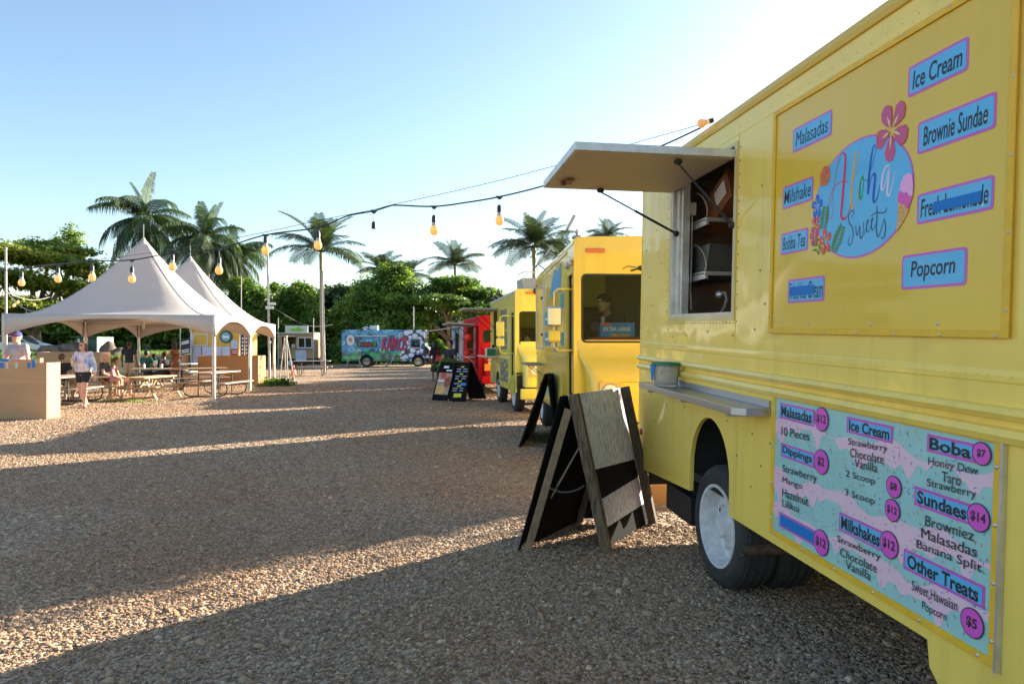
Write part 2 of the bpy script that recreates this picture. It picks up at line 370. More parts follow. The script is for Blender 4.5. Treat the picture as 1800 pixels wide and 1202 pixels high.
# side wall with wheel arch and window opening
ar = [(.472 if True else 0, .54)] + [(.135 + .337 * math.cos(R(a)), .72 + .41 * math.sin(R(a)) ** 1.0) for a in range(8, 173, 8)] + [(-.203, .54)]
outer = [(X0, .46), (X0, 3.1), (X1, 3.1), (X1, .3), (-2.22, .3), (-2.13, .33), (-2.0, .45), (-1.985, .55)] + ar[::-1]
win = [(.955, 1.84), (.955, 2.93), (-.19, 2.93), (-.19, 1.84)]
MB().plate(outer, [win], -.03, 0).build('side_wall', YEL, t1)
MB().plate([(X0, .46), (X0, 3.1), (X1, 3.1), (X1, .3)], [], -W1, -W1 + .03).build('far_side_wall', YEL, t1)
b = MB(); b.box(X0 - .03, X0, -W1 + .031, -.031, .46, 3.1); b.build('rear_wall', YEL, t1)
MB().box(X1, X0 - .031, -W1 + .031, -.031, .62, .68).build('floor', DARK, t1)
rp = [(0.0, 3.1), (.012, 3.105), (.02, 3.13), (.012, 3.165), (-.03, 3.19), (-W1 / 2, 3.24), (-W1 + .03, 3.19), (-W1 - .012, 3.165), (-W1 - .02, 3.13), (-W1, 3.1)]
MB().plate(rp, [], X1, X0 + .015, plane='yz').build('roof', mat('roof_edge_yellow', (.75, .47, .05), .45, coat=.3), t1)
MB().box(.56, 1.1, -.5, -.05, .25, .46).build('mud_flap', BLACK, t1)
MB().box(X1 + .3, X0 - .2, -W1 + .3, -.35, .45, .615).build('chassis', DARK, t1)
# seams and belt mouldings
def mould(x0, x1, z, w, h, name='moulding', m=YEL, y=0):
    pr = [(y, z - h / 2), (y + w * .7, z - h / 2 * .75), (y + w, z), (y + w * .7, z + h / 2 * .75), (y, z + h / 2)]
    return MB().plate(pr, [], x1, x0, plane='yz').build(name, m, t1)
mould(X0, X1, 1.475, .034, .05); mould(X0, X1, 1.40, .03, .06)
mould(X0, X1, 1.60, .004, .05, 'seam_strip'); mould(X0, X1, 3.02, .003, .07, 'seam_strip')
MB().box(X0 - .002, X0 + .003, -.05, .003, .46, 3.1).build('corner_strip', YEL, t1)
MB().box(-.235, -.232, 0, .0025, 1.66, 3.0).build('seam_strip', YTRIM, t1)
# window surround
b = MB(); fw = .035
b.plate([(.955 + fw, 1.84 - fw), (.955 + fw, 2.93 + .02), (-.19 - fw, 2.93 + .02), (-.19 - fw, 1.84 - fw)], [[(.953, 1.842), (.953, 2.928), (-.188, 2.928), (-.188, 1.842)]], 0, .008)
b.build('window_frame', mat('frame_paint', (.66, .53, .2), .45, coat=.3), t1)
b = MB(); b.box(.93, .955, -.09, 0.006, 1.842, 2.93); b.box(-.188, -.18, -.05, .006, 1.842, 2.93); b.box(-.188, .93, -.1, .004, 1.842, 1.862)
b.build('window_jamb', ALU, t1)
b = MB(); b.box(.86, .928, -.10, -.02, 1.865, 2.92); b.box(.81, .857, -.09, -.035, 1.865, 2.92); b.build('sliding_track', ALU, t1)
# hatch door held open, hinge at the top of the window
hz = 2.895
hd = MB().box(-.2, .985, .0, 1.06, hz - .045, hz + .008).build('hatch_door', ALU, t1, bev=.004)
MB().box(-.18, .965, .02, 1.04, hz - .049, hz - .0455).build('inner_lining', mat('hatch_lining', (.66, .54, .38), .55, var=.08, vs=60, metal=.2), hd)
b = MB(); b.box(.55, .7, .9, .95, hz - .072, hz - .06); b.box(.66, .70, .94, .975, hz - .085, hz - .055); b.build('latch', mat('latch_red', (.2, .08, .06), .4, .4), hd)
for xx in (.9, -.1):
    st = MB(); pA = Vector((xx - .02, .62 if xx > .5 else .36, hz - .08)); pB = Vector((.83 if xx > .5 else -.18, .012, 2.50 if xx > .5 else 2.42)); mid = pA.lerp(pB, .45)
    st.cone(pA, mid, .006, n=8); st.cone(mid, pB, .010, n=10); st.ell(pA + Vector((0, 0, .01)), (.03, .03, .018)); st.ell(pB, .024)
    if xx < .5: pass
    st.build('gas_strut', BLACK, t1, smooth=True)
# interior seen through the hatch
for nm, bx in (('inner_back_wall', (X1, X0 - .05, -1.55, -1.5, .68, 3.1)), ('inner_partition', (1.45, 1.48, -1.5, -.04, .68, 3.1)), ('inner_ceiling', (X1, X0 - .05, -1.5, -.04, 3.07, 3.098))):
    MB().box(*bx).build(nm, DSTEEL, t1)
for k, zz in enumerate((2.60, 2.19)):
    sh = MB(); sh.box(.62, 1.4, -.75, -.14, zz - .012, zz); sh.plate([(.60, zz - .055), (.60, zz - .02), (1.2, zz - .02), (1.2, zz - .075)], [], -.16, -.14); sh.box(.60, .62, -.75, -.14, zz - .03, zz)
    s_ = sh.build('wall_shelf', ALU, t1)
    c = MB(); c.tube([(.60 + .0 * j, -.14 - .0, zz + .005) if j == 0 else (.6 + .36 * (1 - math.cos(R(90 * j / 8))), -.15, zz + .24 * math.sin(R(90 * j / 8))) for j in range(9)], .006, 6); c.build('shelf_rail', ALU, s_)
rb = MB(); rb.box(-.26, .26, -.15, .15, -.12, .12, M=Matrix.Translation((.74, -.42, 2.745)) @ Matrix.Rotation(R(24), 4, 'Y'))
cb = rb.build('storage_crate', mat('crate_brown', (.26, .10, .04), .6), t1)
MB().box(-.19, .0, .151, .154, -.05, .07, M=Matrix.Translation((.74, -.42, 2.745)) @ Matrix.Rotation(R(24), 4, 'Y')).build('shipping_label', WHITE, cb)
pb = MB(); pb.plate([(.66, 2.2), (1.35, 2.2), (1.35, 2.40), (.60, 2.40)], [], -.6, -.17); pb.build('storage_pan', DSTEEL, t1)
b = MB(); b.box(.885, .905, -.17, -.12, 2.66, 2.76); b.build('plug_box', WHITE, t1)
b = MB(); b.tube([(.84, -.12, 2.66), (.84, -.12, 2.3), (.85, -.12, 2.05), (.84, -.13, 1.9)], .007); b.build('wall_cable', ALU, t1)
b = MB(); b.tube([(.70, -.3, 2.02), (.60, -.3, 2.03), (.56, -.3, 1.98), (.60, -.3, 1.92), (.75, -.3, 1.80)], .012); b.ell((.70, -.3, 2.02), (.05, .03, .03)); b.build('tap', ALU, t1, smooth=True)
b = MB(); b.box(.42, .423, -1.497, -1.493, .7, 3.0); b.box(-.3, -.297, -1.497, -1.493, .7, 3.0); b.build('wall_joint', BLACK, t1)
gl = mat('lamp_glow', (1, .6, .3)); gl.node_tree.nodes['Principled BSDF'].inputs['Emission Color'].default_value = (1, .45, .15, 1); gl.node_tree.nodes['Principled BSDF'].inputs['Emission Strength'].default_value = 2.0
_g = s1(1268, 483); b = MB(); b.ell((_g[0] + .28, -1.42, _g[1] + .18), (.035, .035, .045)); lm_ = b.build('heat_lamp', gl, t1, smooth=True)
lg_ = bpy.data.lights.new('heat_lamp_light', 'POINT'); lg_.energy = .12; lg_.color = (1, .5, .2); lg_.shadow_soft_size = .05; lo_ = bpy.data.objects.new('heat_lamp_light', lg_); COL.objects.link(lo_); lo_.parent = t1; lo_.location = (_g[0] + .28, -1.30, _g[1] + .18)
# serving shelf
p1 = [(1.14, .002), (-.72, .002), (-.72, .15), (-.66, .212), (1.09, .212), (1.14, .17)]
sh = MB(); sh.plate([(a, c) for a, c in p1], [], 1.255, 1.30, plane='xy'); sf = sh.build('serving_shelf', STEEL, t1, bev=.003)
b = MB(); b.box(-.72, 1.14, .001, .014, 1.302, 1.345); b.build('upstand', STEEL, sf)
for xx in (.98, .25, -.5):
    b = MB(); b.box(xx - .012, xx + .012, .002, .17, 1.225, 1.253); b.build('bracket', ALU, sf)
# rivets and screws, too small to pick apart
b = MB()
def rv(x, z, r=.006): b.ell((x, .001, z), (r, .004, r), seg=6, rings=4)
for i in range(150):
    x = X0 - .03 - i * .05
    if x < -3.2: break
    rv(x, 1.60, .0038); rv(x, 3.03, .003) if i % 2 else None
for i in range(24): rv(.99 - i * .052, 1.79)
for i in range(14):
    rv(1.05, 1.8 + i * .085); rv(-.25, 1.8 + i * .085); rv(X0 - .02, 1.65 + i * .1, .005)
for x, z in [(1.5, 2.2), (1.35, 2.6), (1.6, 2.45), (1.42, 1.95), (1.2, 2.3), (1.52, 1.72), (1.0, 1.74), (.6, 1.7), (.2, 1.73), (-.2, 1.71), (-.5, 1.75), (.9, 1.68), (1.6, 1.15), (1.4, 1.17), (1.0, 1.12), (.6, 1.15), (-.15, 1.15), (-.5, 1.12), (-.72, 1.1), (-.55, 2.1), (-.55, 2.6), (-.62, 1.9), (1.3, .95), (-.3, .95), (-.5, .8), (-.62, .95), (-2.45, 1.1), (-2.5, .8), (-2.48, 2.4)]: rv(x, z, .008)
for i in range(30): rv(-.3 - .0 * i, 1.10 - i * .02 if i < 20 else 1.1, .003)
b.build('rivets', mat('rivet_metal', (.3, .25, .15), .5, .5), t1)['kind'] = 'stuff'
# rear end bits
b = MB(); b.lathe([(.0, .012), (.028, .010), (.034, .0)], (1.66, 0, .80), 'y', 14); b.build('side_marker', RED, t1, smooth=True)
b = MB(); b.cone((1.755, -.0, .60), (1.755, -W1, .60), .035, n=12); b.cone((1.76, 0.02, .49), (1.76, -W1, .49), .045, n=12); b.build('rear_bumper', YEL, t1, smooth=True)
MB().box(1.70, 1.74, -.5, -.1, .30, .46).build('tow_step', DARK, t1)
# wheels (dual rear)
def wheel(parent, c, r=.405, w=.25, rim=.275, face=1, dirty=True, tm=TYRE, rm=RIM, deep=.11):
    """Wheel turned about the local y axis, outer face towards +y*face."""
    f = face
    e = bpy.data.objects.new('wheel', None); COL.objects.link(e); e.parent = parent; e.location = c
    t = MB(); t.lathe([(rim, -.01 * f), (rim + .015, .0), (r * .86, .012 * f), (r * .97, -.012 * f), (r, -.04 * f), (r, (-w + .04) * f), (r * .97, (-w + .01) * f), (r * .8, -w * f), (rim, -w * f)], (0, 0, 0), 'y', 40)
    for k in range(4):
        yk = (-.05 - k * (w - .1) / 3) * f; t.lathe([(r + .001, yk - .006), (r + .007, yk - .004), (r + .007, yk + .004), (r + .001, yk + .006)], (0, 0, 0), 'y', 40)
    t.build('tyre', tm, e, smooth=True)
    g = MB(); g.lathe([(rim + .006, -.004 * f), (rim + .004, .006 * f), (rim - .014, .004 * f), (rim - .022, -.03 * f), (rim - .04, -deep * f), (rim - .09, -deep * 1.02 * f), (.12, -deep * .8 * f), (.085, -deep * .5 * f), (.07, -deep * .2 * f), (.001, -deep * .18 * f)], (0, 0, 0), 'y', 36)
    for k in range(8):
        a = R(45 * k); g.cone((.15 * math.cos(a), -deep * .9 * f, .15 * math.sin(a)), (.15 * math.cos(a), -deep * .6 * f, .15 * math.sin(a)), .013, n=6)
    g.build('rim', rm, e, smooth=True)
    if dirty:
        h = MB(); h.add([], []); 
        for a, l, ww in ((100, .045, .010), (88, .030, .006), (96, .02, .012), (84, .03, .005), (108, .02, .006), (200, .03, .006), (20, .03, .007)):
            c_, s_ = math.cos(R(a)), math.sin(R(a)); h.ell((c_ * .2, (-deep * 1.0 + .004) * f, s_ * .2 - (.06 if 80 < a < 110 else 0)), (ww, .004, l), seg=10, rings=6)
        h.build('rust_stains', mat('rust_dark', (.10, .05, .03), .9, var=.4, vs=40), e)['kind'] = 'stuff'
    return e
wheel(t1, (.03, -.02, .405)); wheel(t1, (.03, -.30, .405)); wheel(t1, (.03, -W1 + .02, .405), face=-1)
wheel(t1, (-4.1, -.05, .405)); wheel(t1, (-4.1, -W1 + .05, .405), face=-1)
b = MB(); b.cone((.03, -.3, .405), (.03, -W1 + .3, .405), .09, n=12); b.build('axle', DARK, t1)
b = MB(); b.box(.0, .06, -.4, -.34, .6, .9); b.cone((-.02, -.2, .86), (-.02, -.6, .86), .03, n=10); b.build('spring_shackle', mat('orange_primer', (.35, .14, .03), .6), t1)
b = MB(); b.lathe([(.034, 0), (.04, .0), (.04, -1.0), (.034, -1.0), (.034, 0)], (0, 0, 0), 'z', 16, M=Matrix.Translation((-.36, -.02, .37)) @ Matrix.Rotation(R(90), 4, 'X') @ Matrix.Rotation(R(180), 4, 'X') @ Matrix.Rotation(R(0), 4, 'Y'))
b.build('exhaust_pipe', RUST, t1, smooth=True)
b = MB()      # wheel well liner
A_ = [(.49, .5)] + [(.135 + .36 * math.cos(R(a)), .73 + .43 * math.sin(R(a))) for a in range(0, 181, 12)] + [(-.22, .5)]
b.add([(x, y, z) for x, z in A_ for y in (-.76, -.031)], [(2 * k, 2 * k + 1, 2 * k + 3, 2 * k + 2) for k in range(len(A_) - 1)])
b.box(-.22, .49, -.80, -.75, .5, 1.2); b.build('wheel_well', DARK, t1)

# ------------------------------------------------------------------ upper sign panel
px0, px1, pz0, pz1 = -.715, -2.315, 1.745, 2.965
def sq(p0, p1): (a, b), (c, d) = s1(*p0), s1(*p1); return a, b, c, d
up = MB().box(px1, px0, .001, .010, pz0, pz1).build('upper_sign_board', YPAN, t1)
b = MB(); fw = .016
b.plate([(px0 + fw, pz0 - fw), (px0 + fw, pz1 + fw), (px1 - fw, pz1 + fw), (px1 - fw, pz0 - fw)], [[(px0 - .012, pz0 + .012), (px0 - .012, pz1 - .012), (px1 + .012, pz1 - .012), (px1 + .012, pz0 + .012)]], .0105, .02)
b.build('board_frame', YTRIM, up, bev=.003)
b = MB()
for i in range(7):
    for z in (pz0 - .008, pz1 + .008): b.ell((px0 - .03 - i * .256, .021, z), (.006, .003, .006), seg=8, rings=4)
for i in range(5):
    for x in (px0 + .008, px1 - .008): b.ell((x, .021, pz0 + .08 + i * .26), (.006, .003, .006), seg=8, rings=4)
for x, z in ((-2.2, 2.5), (-2.2, 2.2), (-.75, 1.8), (-1.1, 1.78), (-1.6, 1.78), (-2.0, 1.78)): b.ell((x, .0105, z), (.008, .003, .008), seg=8, rings=4)
b.build('screws', ALU, up)['kind'] = 'stuff'
for i, (dx) in enumerate((0, .03, .05)):
    pass
YP = .0112
def label(board, words, c_tl, c_br, y=YP, lt=None, bold=.012, square=0, shear=.12, tape=None, pad=(.09, .2), prices=None):
    """A blue name plate with pink rim; c_tl and c_br its corners in the board's own coordinates."""
    xa, za = c_tl; xb, zb = c_br; w = xa - xb; h = za - zb; r = min(w, h) * (.12 if not square else .02); e = .011
    pk = flat(board, 'name_plate', rrect(xa, za, xb, zb, r), y, SIGNPINK)
    flat(pk, 'plate_field', rrect(xa - e, za - e, xb + e, zb + e, r * .8), y + .0008, SIGNBLUE)
    text(words, xa - w * pad[0], zb + h * pad[1], xb + w * pad[0], za - h * pad[1], y + .0016, INK, pk, bold=bold, shear=shear)
    if tape:
        a, c, d, g = tape; MB().box(xa - w * d, xa - w * a, y + .0017, y + .0026, zb + h * c, zb + h * g).build('tape_strip', TAPE, pk)
    return pk
def L1(words, tl, br, **k):                     # pixel corners: top-left, bottom-right
    m = sp_; label(up, words, m(*tl), m(*br), **k)
sp_ = mapper(M1, .011)
def rect_of(tl, tr, bl, br):
    P = [sp_(*p) for p in (tl, tr, bl, br)]
    return ((P[0][0] + P[2][0]) / 2, (P[0][1] + P[1][1]) / 2), ((P[1][0] + P[3][0]) / 2, (P[2][1] + P[3][1]) / 2)
for words, q, kw in (
    ('Ice Cream', ((1598, 118), (1704, 64), (1595, 172), (1702, 125)), {}),
    ('Malasadas', ((1395, 227), (1464, 192), (1393, 270), (1461, 239)), dict(bold=.0)),
    ('Brownie Sundae', ((1615, 213), (1753, 163), (1611, 271), (1750, 228)), {}),
    ('Milshake', ((1377, 329), (1430, 310), (1375, 371), (1429, 350)), dict(pad=(.06, .2), bold=.002)),
    ('Fresh Lemonade', ((1613, 341), (1749, 308), (1611, 394), (1746, 370)), dict(bold=.008, tape=(.24, .3, .86, .62), pad=(.06, .2))),
    ('Bobba Tea', ((1373, 411), (1421, 400), (1372, 449), (1420, 440)), dict(bold=0)),
    ('Fried Ice Cream', ((1386, 492), (1450, 484), (1384, 534), (1449, 528)), dict(bold=.0, tape=(.06, .3, .74, .68), pad=(.04, .15))),
    ('Popcorn', ((1586, 449), (1701, 434), (1584, 511), (1699, 500)), dict(pad=(.16, .2)))):
    a, c = rect_of(*q); label(up, words, a, c, **kw)
# central oval with flowers, cone and script lettering
cL = sp_(1433, 350); cR = sp_(1607, 330); cT = sp_(1540, 231); cB = sp_(1510, 453)
ox, oz = (cL[0] + cR[0]) / 2, (cT[1] + cB[1]) / 2; ra, rb_ = (cL[0] - cR[0]) / 2, (cT[1] - cB[1]) / 2
def oval(a, b_, n=56): return [(ox + a * math.cos(2 * math.pi * k / n), oz + b_ * math.sin(2 * math.pi * k / n)) for k in range(n)]
emb = flat(up, 'emblem', oval(ra, rb_), YP, SIGNPINK); flat(emb, 'emblem_field', oval(ra - .009, rb_ - .009), YP + .0008, SIGNBLUE)
def O(u, v): return (ox - u * ra, oz + v * rb_)   # u to the right, v up, in oval units
def stroke(name, P, W, m, k=8, parent=emb, y=YP + .0016):
    Q = catmull(P, k); ws = []
    for i in range(len(Q)):
        t = i / k; j = min(int(t), len(W) - 2); ws.append(W[j] + (W[j + 1] - W[j]) * (t - j))
    v, f = ribbon([O(*q) for q in Q], ws)
    b.v = []; b.f = []; b.mi = []
    b.add([(p[0], y, p[1]) for p in v], f); return b
def letter(name, strokes, m, y=YP + .0016):
    bb = MB()
    for P, W in strokes:
        s = stroke(name, P, W, m, y=y); bb.add(s.v, s.f); y += .0004
    bb.build(name, m, emb)
def T4(px, py):                                # zoom coordinates of the emblem picture -> oval units
    x, z = sp_(1380 + px * 260 / 1042, 170 + py * 300 / 1202); return ((ox - x) / ra, (z - oz) / rb_)
def S4(pts, W): return ([T4(*p) for p in pts], [w * .001 for w in W])
PINKL = mat('script_pink', sr(225, 40, 90), .4); YELL = mat('script_yellow', sr(235, 180, 40), .4); GRNL = mat('script_green', sr(40, 160, 40), .4)
BLUL = mat('script_blue', sr(20, 80, 190), .4); LILL = mat('script_lilac', sr(225, 215, 240), .4); GRYL = mat('script_grey', sr(50, 70, 90), .4)
letter('script_letter', [S4([(345, 765), (330, 850), (312, 870), (302, 840), (312, 740), (345, 640), (400, 600), (440, 600), (445, 590)], [2, 3, 3, 3, 4, 4, 5, 5, 4]),
    S4([(330, 760), (350, 620), (375, 470), (400, 405), (418, 402), (428, 430), (420, 560), (405, 740), (398, 830), (410, 862), (440, 840), (465, 760)], [3, 4, 4, 5, 8, 14, 18, 18, 16, 14, 6, 3])], PINKL)
letter('script_letter', [S4([(455, 690), (490, 560), (520, 440), (520, 395), (508, 390), (495, 420), (480, 560), (470, 700), (470, 775), (482, 785), (500, 740), (520, 690)], [3, 4, 4, 5, 6, 10, 14, 14, 12, 8, 5, 3])], YELL)
letter('script_letter', [S4([(550, 560), (535, 590), (528, 660), (528, 710), (538, 718), (550, 660), (556, 590), (548, 556), (552, 580), (580, 590)], [8, 10, 13, 12, 8, 5, 5, 4, 4, 3])], GRNL)
letter('script_letter', [S4([(580, 600), (620, 470), (642, 370), (638, 345), (622, 360), (605, 460), (592, 580), (585, 690)], [3, 4, 4, 5, 8, 13, 14, 12]),
    S4([(590, 680), (605, 590), (625, 545), (638, 560), (630, 640), (624, 725), (634, 742), (655, 700), (672, 620)], [4, 4, 8, 13, 15, 13, 8, 5, 3])], BLUL)
letter('script_letter', [S4([(738, 480), (710, 500), (690, 560), (682, 640), (695, 655), (715, 590), (735, 500), (728, 600), (722, 680), (736, 695), (760, 620), (778, 530)], [8, 10, 13, 14, 8, 5, 9, 13, 13, 9, 6, 4])], LILL)
sw = [S4([(470, 850), (488, 820), (482, 802), (462, 815), (448, 850), (455, 890), (475, 920), (482, 970), (470, 1030), (452, 1046), (446, 1025), (460, 980)], [3, 4, 5, 5, 5, 6, 7, 6, 5, 5, 4, 3]),
    S4([(500, 905), (503, 950), (508, 975), (520, 950), (528, 910), (530, 970), (538, 1000), (552, 960), (556, 880)], [4, 6, 6, 4, 4, 6, 6, 4, 4]),
    S4([(560, 970), (580, 900), (590, 870), (580, 880), (575, 930), (585, 955), (603, 920)], [3, 4, 5, 5, 5, 4, 3]),
    S4([(603, 920), (618, 870), (622, 855), (612, 870), (610, 920), (620, 940), (640, 900)], [3, 4, 5, 5, 5, 4, 3]),
    S4([(650, 770), (650, 850), (645, 940), (655, 985), (675, 950), (700, 860)], [5, 7, 7, 6, 4, 3]),
    S4([(605, 845), (640, 820), (700, 815), (715, 800), (716, 780)], [3, 4, 5, 4, 3]),
    S4([(700, 860), (708, 890), (710, 940), (700, 990), (688, 1000), (682, 985)], [3, 5, 6, 5, 4, 3])]
for k, s in enumerate(sw): letter('script_letter', [s], GRYL, YP + .0016 + k * .0001)
def flower(cx, cz, r, m, mc, n=5, rot=0, asp=.5, y=YP + .003):
    vs = []; fs = []; bb = MB()
    for k in range(n):
        a = R(rot + 360 / n * k); pts = [(.12, .0), (.35, -.2), (.7, -.34), (.95, -.22), (1.0, 0), (.93, .2), (.7, .34), (.35, .2)]
        q = [((p * math.cos(a) - s * math.sin(a)) * r * 1, (p * math.sin(a) + s * math.cos(a)) * r) for p, s in pts]
        bb.plate([(cx + x * asp * 1.6, cz + z) for x, z in q], [], y - .0005 - .0002 * k, y - .0002 * k)
    o = bb.build('printed_flower', m, emb)
    bb = MB()
    for k in range(n):
        a = R(rot + 360 / n * k); q = [(.1, 0), (.35, -.05), (.62, 0), (.35, .05)]
        bb.plate([(cx + (p * math.cos(a) - s * math.sin(a)) * r * asp * 1.6, cz + (p * math.sin(a) + s * math.cos(a)) * r) for p, s in q], [], y + .0001, y + .0005)
    bb.build('flower_veins', mc, o)
FP = mat('flower_rose', sr(208, 82, 128), .4); FB = mat('flower_blue', sr(0, 110, 215), .4); FR = mat('flower_coral', sr(225, 95, 80), .4); FC = mat('flower_cream', sr(235, 215, 150), .4)
for (zx, zy), r, m, mc, rot in (((755, 240), .145, FP, FC, 60), ((228, 775), .068, FB, WHITE, 20), ((218, 915), .062, FR, FC, 50), ((285, 1020), .075, FR, FC, 10), ((205, 985), .055, FP, FC, 80), ((660, 275), .02, FR, FC, 0)):
    x, z = sp_(1380 + zx * 260 / 1042, 170 + zy * 300 / 1202); flower(x, z, r * .9, m, mc, rot=rot)
LG = mat('printed_leaf_green', sr(90, 140, 60), .4); bb = MB()
for (ax, ay), (cx, cy), n in (((340, 1090), (410, 905), 9), ((270, 930), (290, 770), 7), ((245, 1000), (215, 1110), 3)):
    A = Vector(sp_(1380 + ax * 260 / 1042, 170 + ay * 300 / 1202)); B = Vector(sp_(1380 + cx * 260 / 1042, 170 + cy * 300 / 1202)); d = B - A; nn = Vector((-d.y, d.x)).normalized()
    for k in range(n):
        p = A + d * (k / n); l = .05 * (1 - .45 * abs(k / n - .35) * 1.6)
        for sg in (-1, 1):
            t = (d.normalized() * .6 + nn * sg).normalized(); w = Vector((-t.y, t.x)) * .007
            bb.plate([tuple(p), tuple(p + t * l * .5 + w), tuple(p + t * l), tuple(p + t * l * .5 - w)], [], YP + .0024, YP + .0029)
bb.build('printed_leaves', LG, emb)['kind'] = 'stuff'
def Z4(zx, zy): return sp_(1380 + zx * 260 / 1042, 170 + zy * 300 / 1202)
bb = MB(); bb.plate([Z4(*p) for p in ((800, 745), (795, 850), (788, 955), (830, 890), (878, 800), (850, 740))], [], YP + .0018, YP + .0022); bb.build('printed_cone', mat('cone_tan', sr(225, 165, 100), .4, var=.2, vs=60), emb)
bb = MB(); bb.plate([Z4(*p) for p in ((795, 700), (800, 750), (815, 745), (825, 765), (845, 755), (858, 790), (880, 770), (905, 690), (890, 650), (820, 650))], [], YP + .0023, YP + .0027); bb.build('printed_scoop', mat('scoop_magenta', sr(225, 90, 180), .4), emb)
bb = MB(); bb.plate([Z4(*p) for p in ((812, 660), (820, 610), (840, 560), (875, 536), (900, 550), (908, 620), (903, 700), (880, 700), (860, 670), (840, 680))], [], YP + .0028, YP + .0032); bb.build('printed_scoop', mat('scoop_pink', sr(245, 175, 225), .4), emb)
bb = MB(); c = Z4(285, 560); bb.plate([(c[0] + .045 * math.cos(2 * math.pi * k / 16), c[1] + .05 * math.sin(2 * math.pi * k / 16)) for k in range(16)], [], YP + .002, YP + .0025); bb.build('printed_pastry', mat('pastry_orange', sr(215, 110, 60), .4, var=.3, vs=40), emb)

# ------------------------------------------------------------------ lower menu board
mx0, mx1, mz0, mz1 = -.79, -2.288, .63, 1.37
lo = MB().box(mx1, mx0, .001, .008, mz0, mz1).build('menu_board', mat('menu_teal', sr(160, 208, 205), .4, coat=.25, var=.05, vs=5), t1)
b = MB(); fw = .03
b.plate([(mx0 + fw, mz0 - fw), (mx0 + fw, mz1 + fw), (mx1 - fw, mz1 + fw), (mx1 - fw, mz0 - fw)], [[(mx0, mz0), (mx0, mz1), (mx1, mz1), (mx1, mz0)]], .001, .016)
b.build('board_frame', YTRIM, lo, bev=.003)
b = MB()
for i in range(6):
    for z in (mz0 - .015, mz1 + .015): b.ell((mx0 - .03 - i * .285, .017, z), (.008, .004, .008), seg=8, rings=4)
for i in range(4):
    for x in (mx0 + .015, mx1 - .015): b.ell((x, .017, mz0 + .06 + i * .2), (.008, .004, .008), seg=8, rings=4)
b.build('screws', ALU, lo)['kind'] = 'stuff'
b = MB(); b.box(mx1 - fw - .012, mx1 - fw, .001, .02, mz0 - .04, mz1 + .04); b.build('edge_strip', ALU, lo)
PKB = mat('menu_pink', sr(236, 200, 216), .4, coat=.25); rr = random.Random(3)
for top, hh in ((mz1 - .11, .05), (mz1 - .40, .07), (mz1 - .60, .05)):
    bb = MB(); n = 60; a_ = []; c_ = []
    for i in range(n + 1):
        x = mx0 - (mx0 - mx1) * i / n; ph = i / n * 6.28
        a_.append((x, min(mz1, top + .02 * math.sin(ph * 2.3 + top * 9) + .015 * math.sin(ph * 5))))
        drip = .07 * max(0, math.sin(ph * 4.5 + top * 20)) ** 6 + .03 * max(0, math.sin(ph * 8 + top * 5)) ** 3
        c_.append((x, top - hh + .03 * math.sin(ph * 1.7 + top * 4) - drip))
    for i in range(n): bb.add([(a_[i][0], .0088, a_[i][1]), (a_[i + 1][0], .0088, a_[i + 1][1]), (c_[i + 1][0], .0088, c_[i + 1][1]), (c_[i][0], .0088, c_[i][1])], [(0, 1, 2, 3)])
    bb.build('printed_drip', PKB, lo)
sprk = [mat('sprinkle_' + n, c, .4) for n, c in (('violet', sr(140, 90, 190)), ('orange', sr(240, 150, 80)), ('blue', sr(60, 130, 200)), ('green', sr(110, 190, 110)), ('pink', sr(240, 110, 170)))]
bb = MB()
for i in range(620):
    x = rr.uniform(mx1 + .02, mx0 - .02); z = rr.uniform(mz0 + .02, mz1 - .02); a = rr.uniform(0, 3.14); c, s = math.cos(a), math.sin(a); l, w = .0065, .0016
    bb.add([(x + i_ * l * c - j * w * s, .0094, z + i_ * l * s + j * w * c) for i_, j in ((-1, -1), (1, -1), (1, 1), (-1, 1))], [(0, 1, 2, 3)], rr.randrange(5))
bb.build('printed_sprinkles', sprk, lo)['kind'] = 'stuff'
sp_ = mapper(M1, .0095); YM = .0102
def U(zx, zy): return 1340 + zx * 460 / 1059, 680 + zy * 522 / 1202
def hdr(words, tl, tr, bl, br, price=None, tape=None, bold=.028):
    a, c = rect_of(U(*tl), U(*tr), U(*bl), U(*br)); label(lo, words, a, c, y=YM, square=1, bold=bold, shear=0, pad=(.06, .16), tape=tape)
def price(words, cx, cy, rad):
    x, z = sp_(*U(cx, cy)); x2, z2 = sp_(*U(cx, cy - rad)); r = z2 - z
    o = flat(lo, 'price_disc', [(x + (r + .004) * math.cos(2 * math.pi * k / 28), z + (r + .004) * math.sin(2 * math.pi * k / 28)) for k in range(28)], YM + .0035, INK)
    flat(o, 'disc_field', [(x + r * math.cos(2 * math.pi * k / 28), z + r * math.sin(2 * math.pi * k / 28)) for k in range(28)], YM + .0042, PRICE)
    w = .72 * r if len(words) == 3 else .5 * r
    text(words, x + w, z - .42 * r, x - w, z + .42 * r, YM + .005, INK, o, bold=.03)
hdr('Malasadas', (70, 62), (212, 92), (70, 128), (210, 158)); price('$12', 242, 131, 46)
hdr('Dippings', (75, 228), (212, 265), (75, 285), (210, 322)); price('$2', 241, 303, 48)
hdr('Ice Cream', (342, 120), (529, 158), (342, 184), (528, 228))
hdr('Boba', (668, 188), (860, 230), (666, 262), (860, 306)); price('$7', 891, 270, 44)
hdr('Sundaes', (617, 405), (845, 468), (615, 482), (842, 552)); price('$14', 878, 528, 54)
hdr('Milkshakes', (312, 508), (490, 580), (310, 585), (488, 660)); price('$12', 516, 638, 52)
hdr('Other Treats', (573, 662), (902, 795), (570, 742), (898, 888))
hdr('Fried Ice Cream', (68, 508), (225, 580), (66, 570), (225, 640), tape=(.06, .15, 1.1, .85), bold=.0); price('$12', 240, 629, 50)
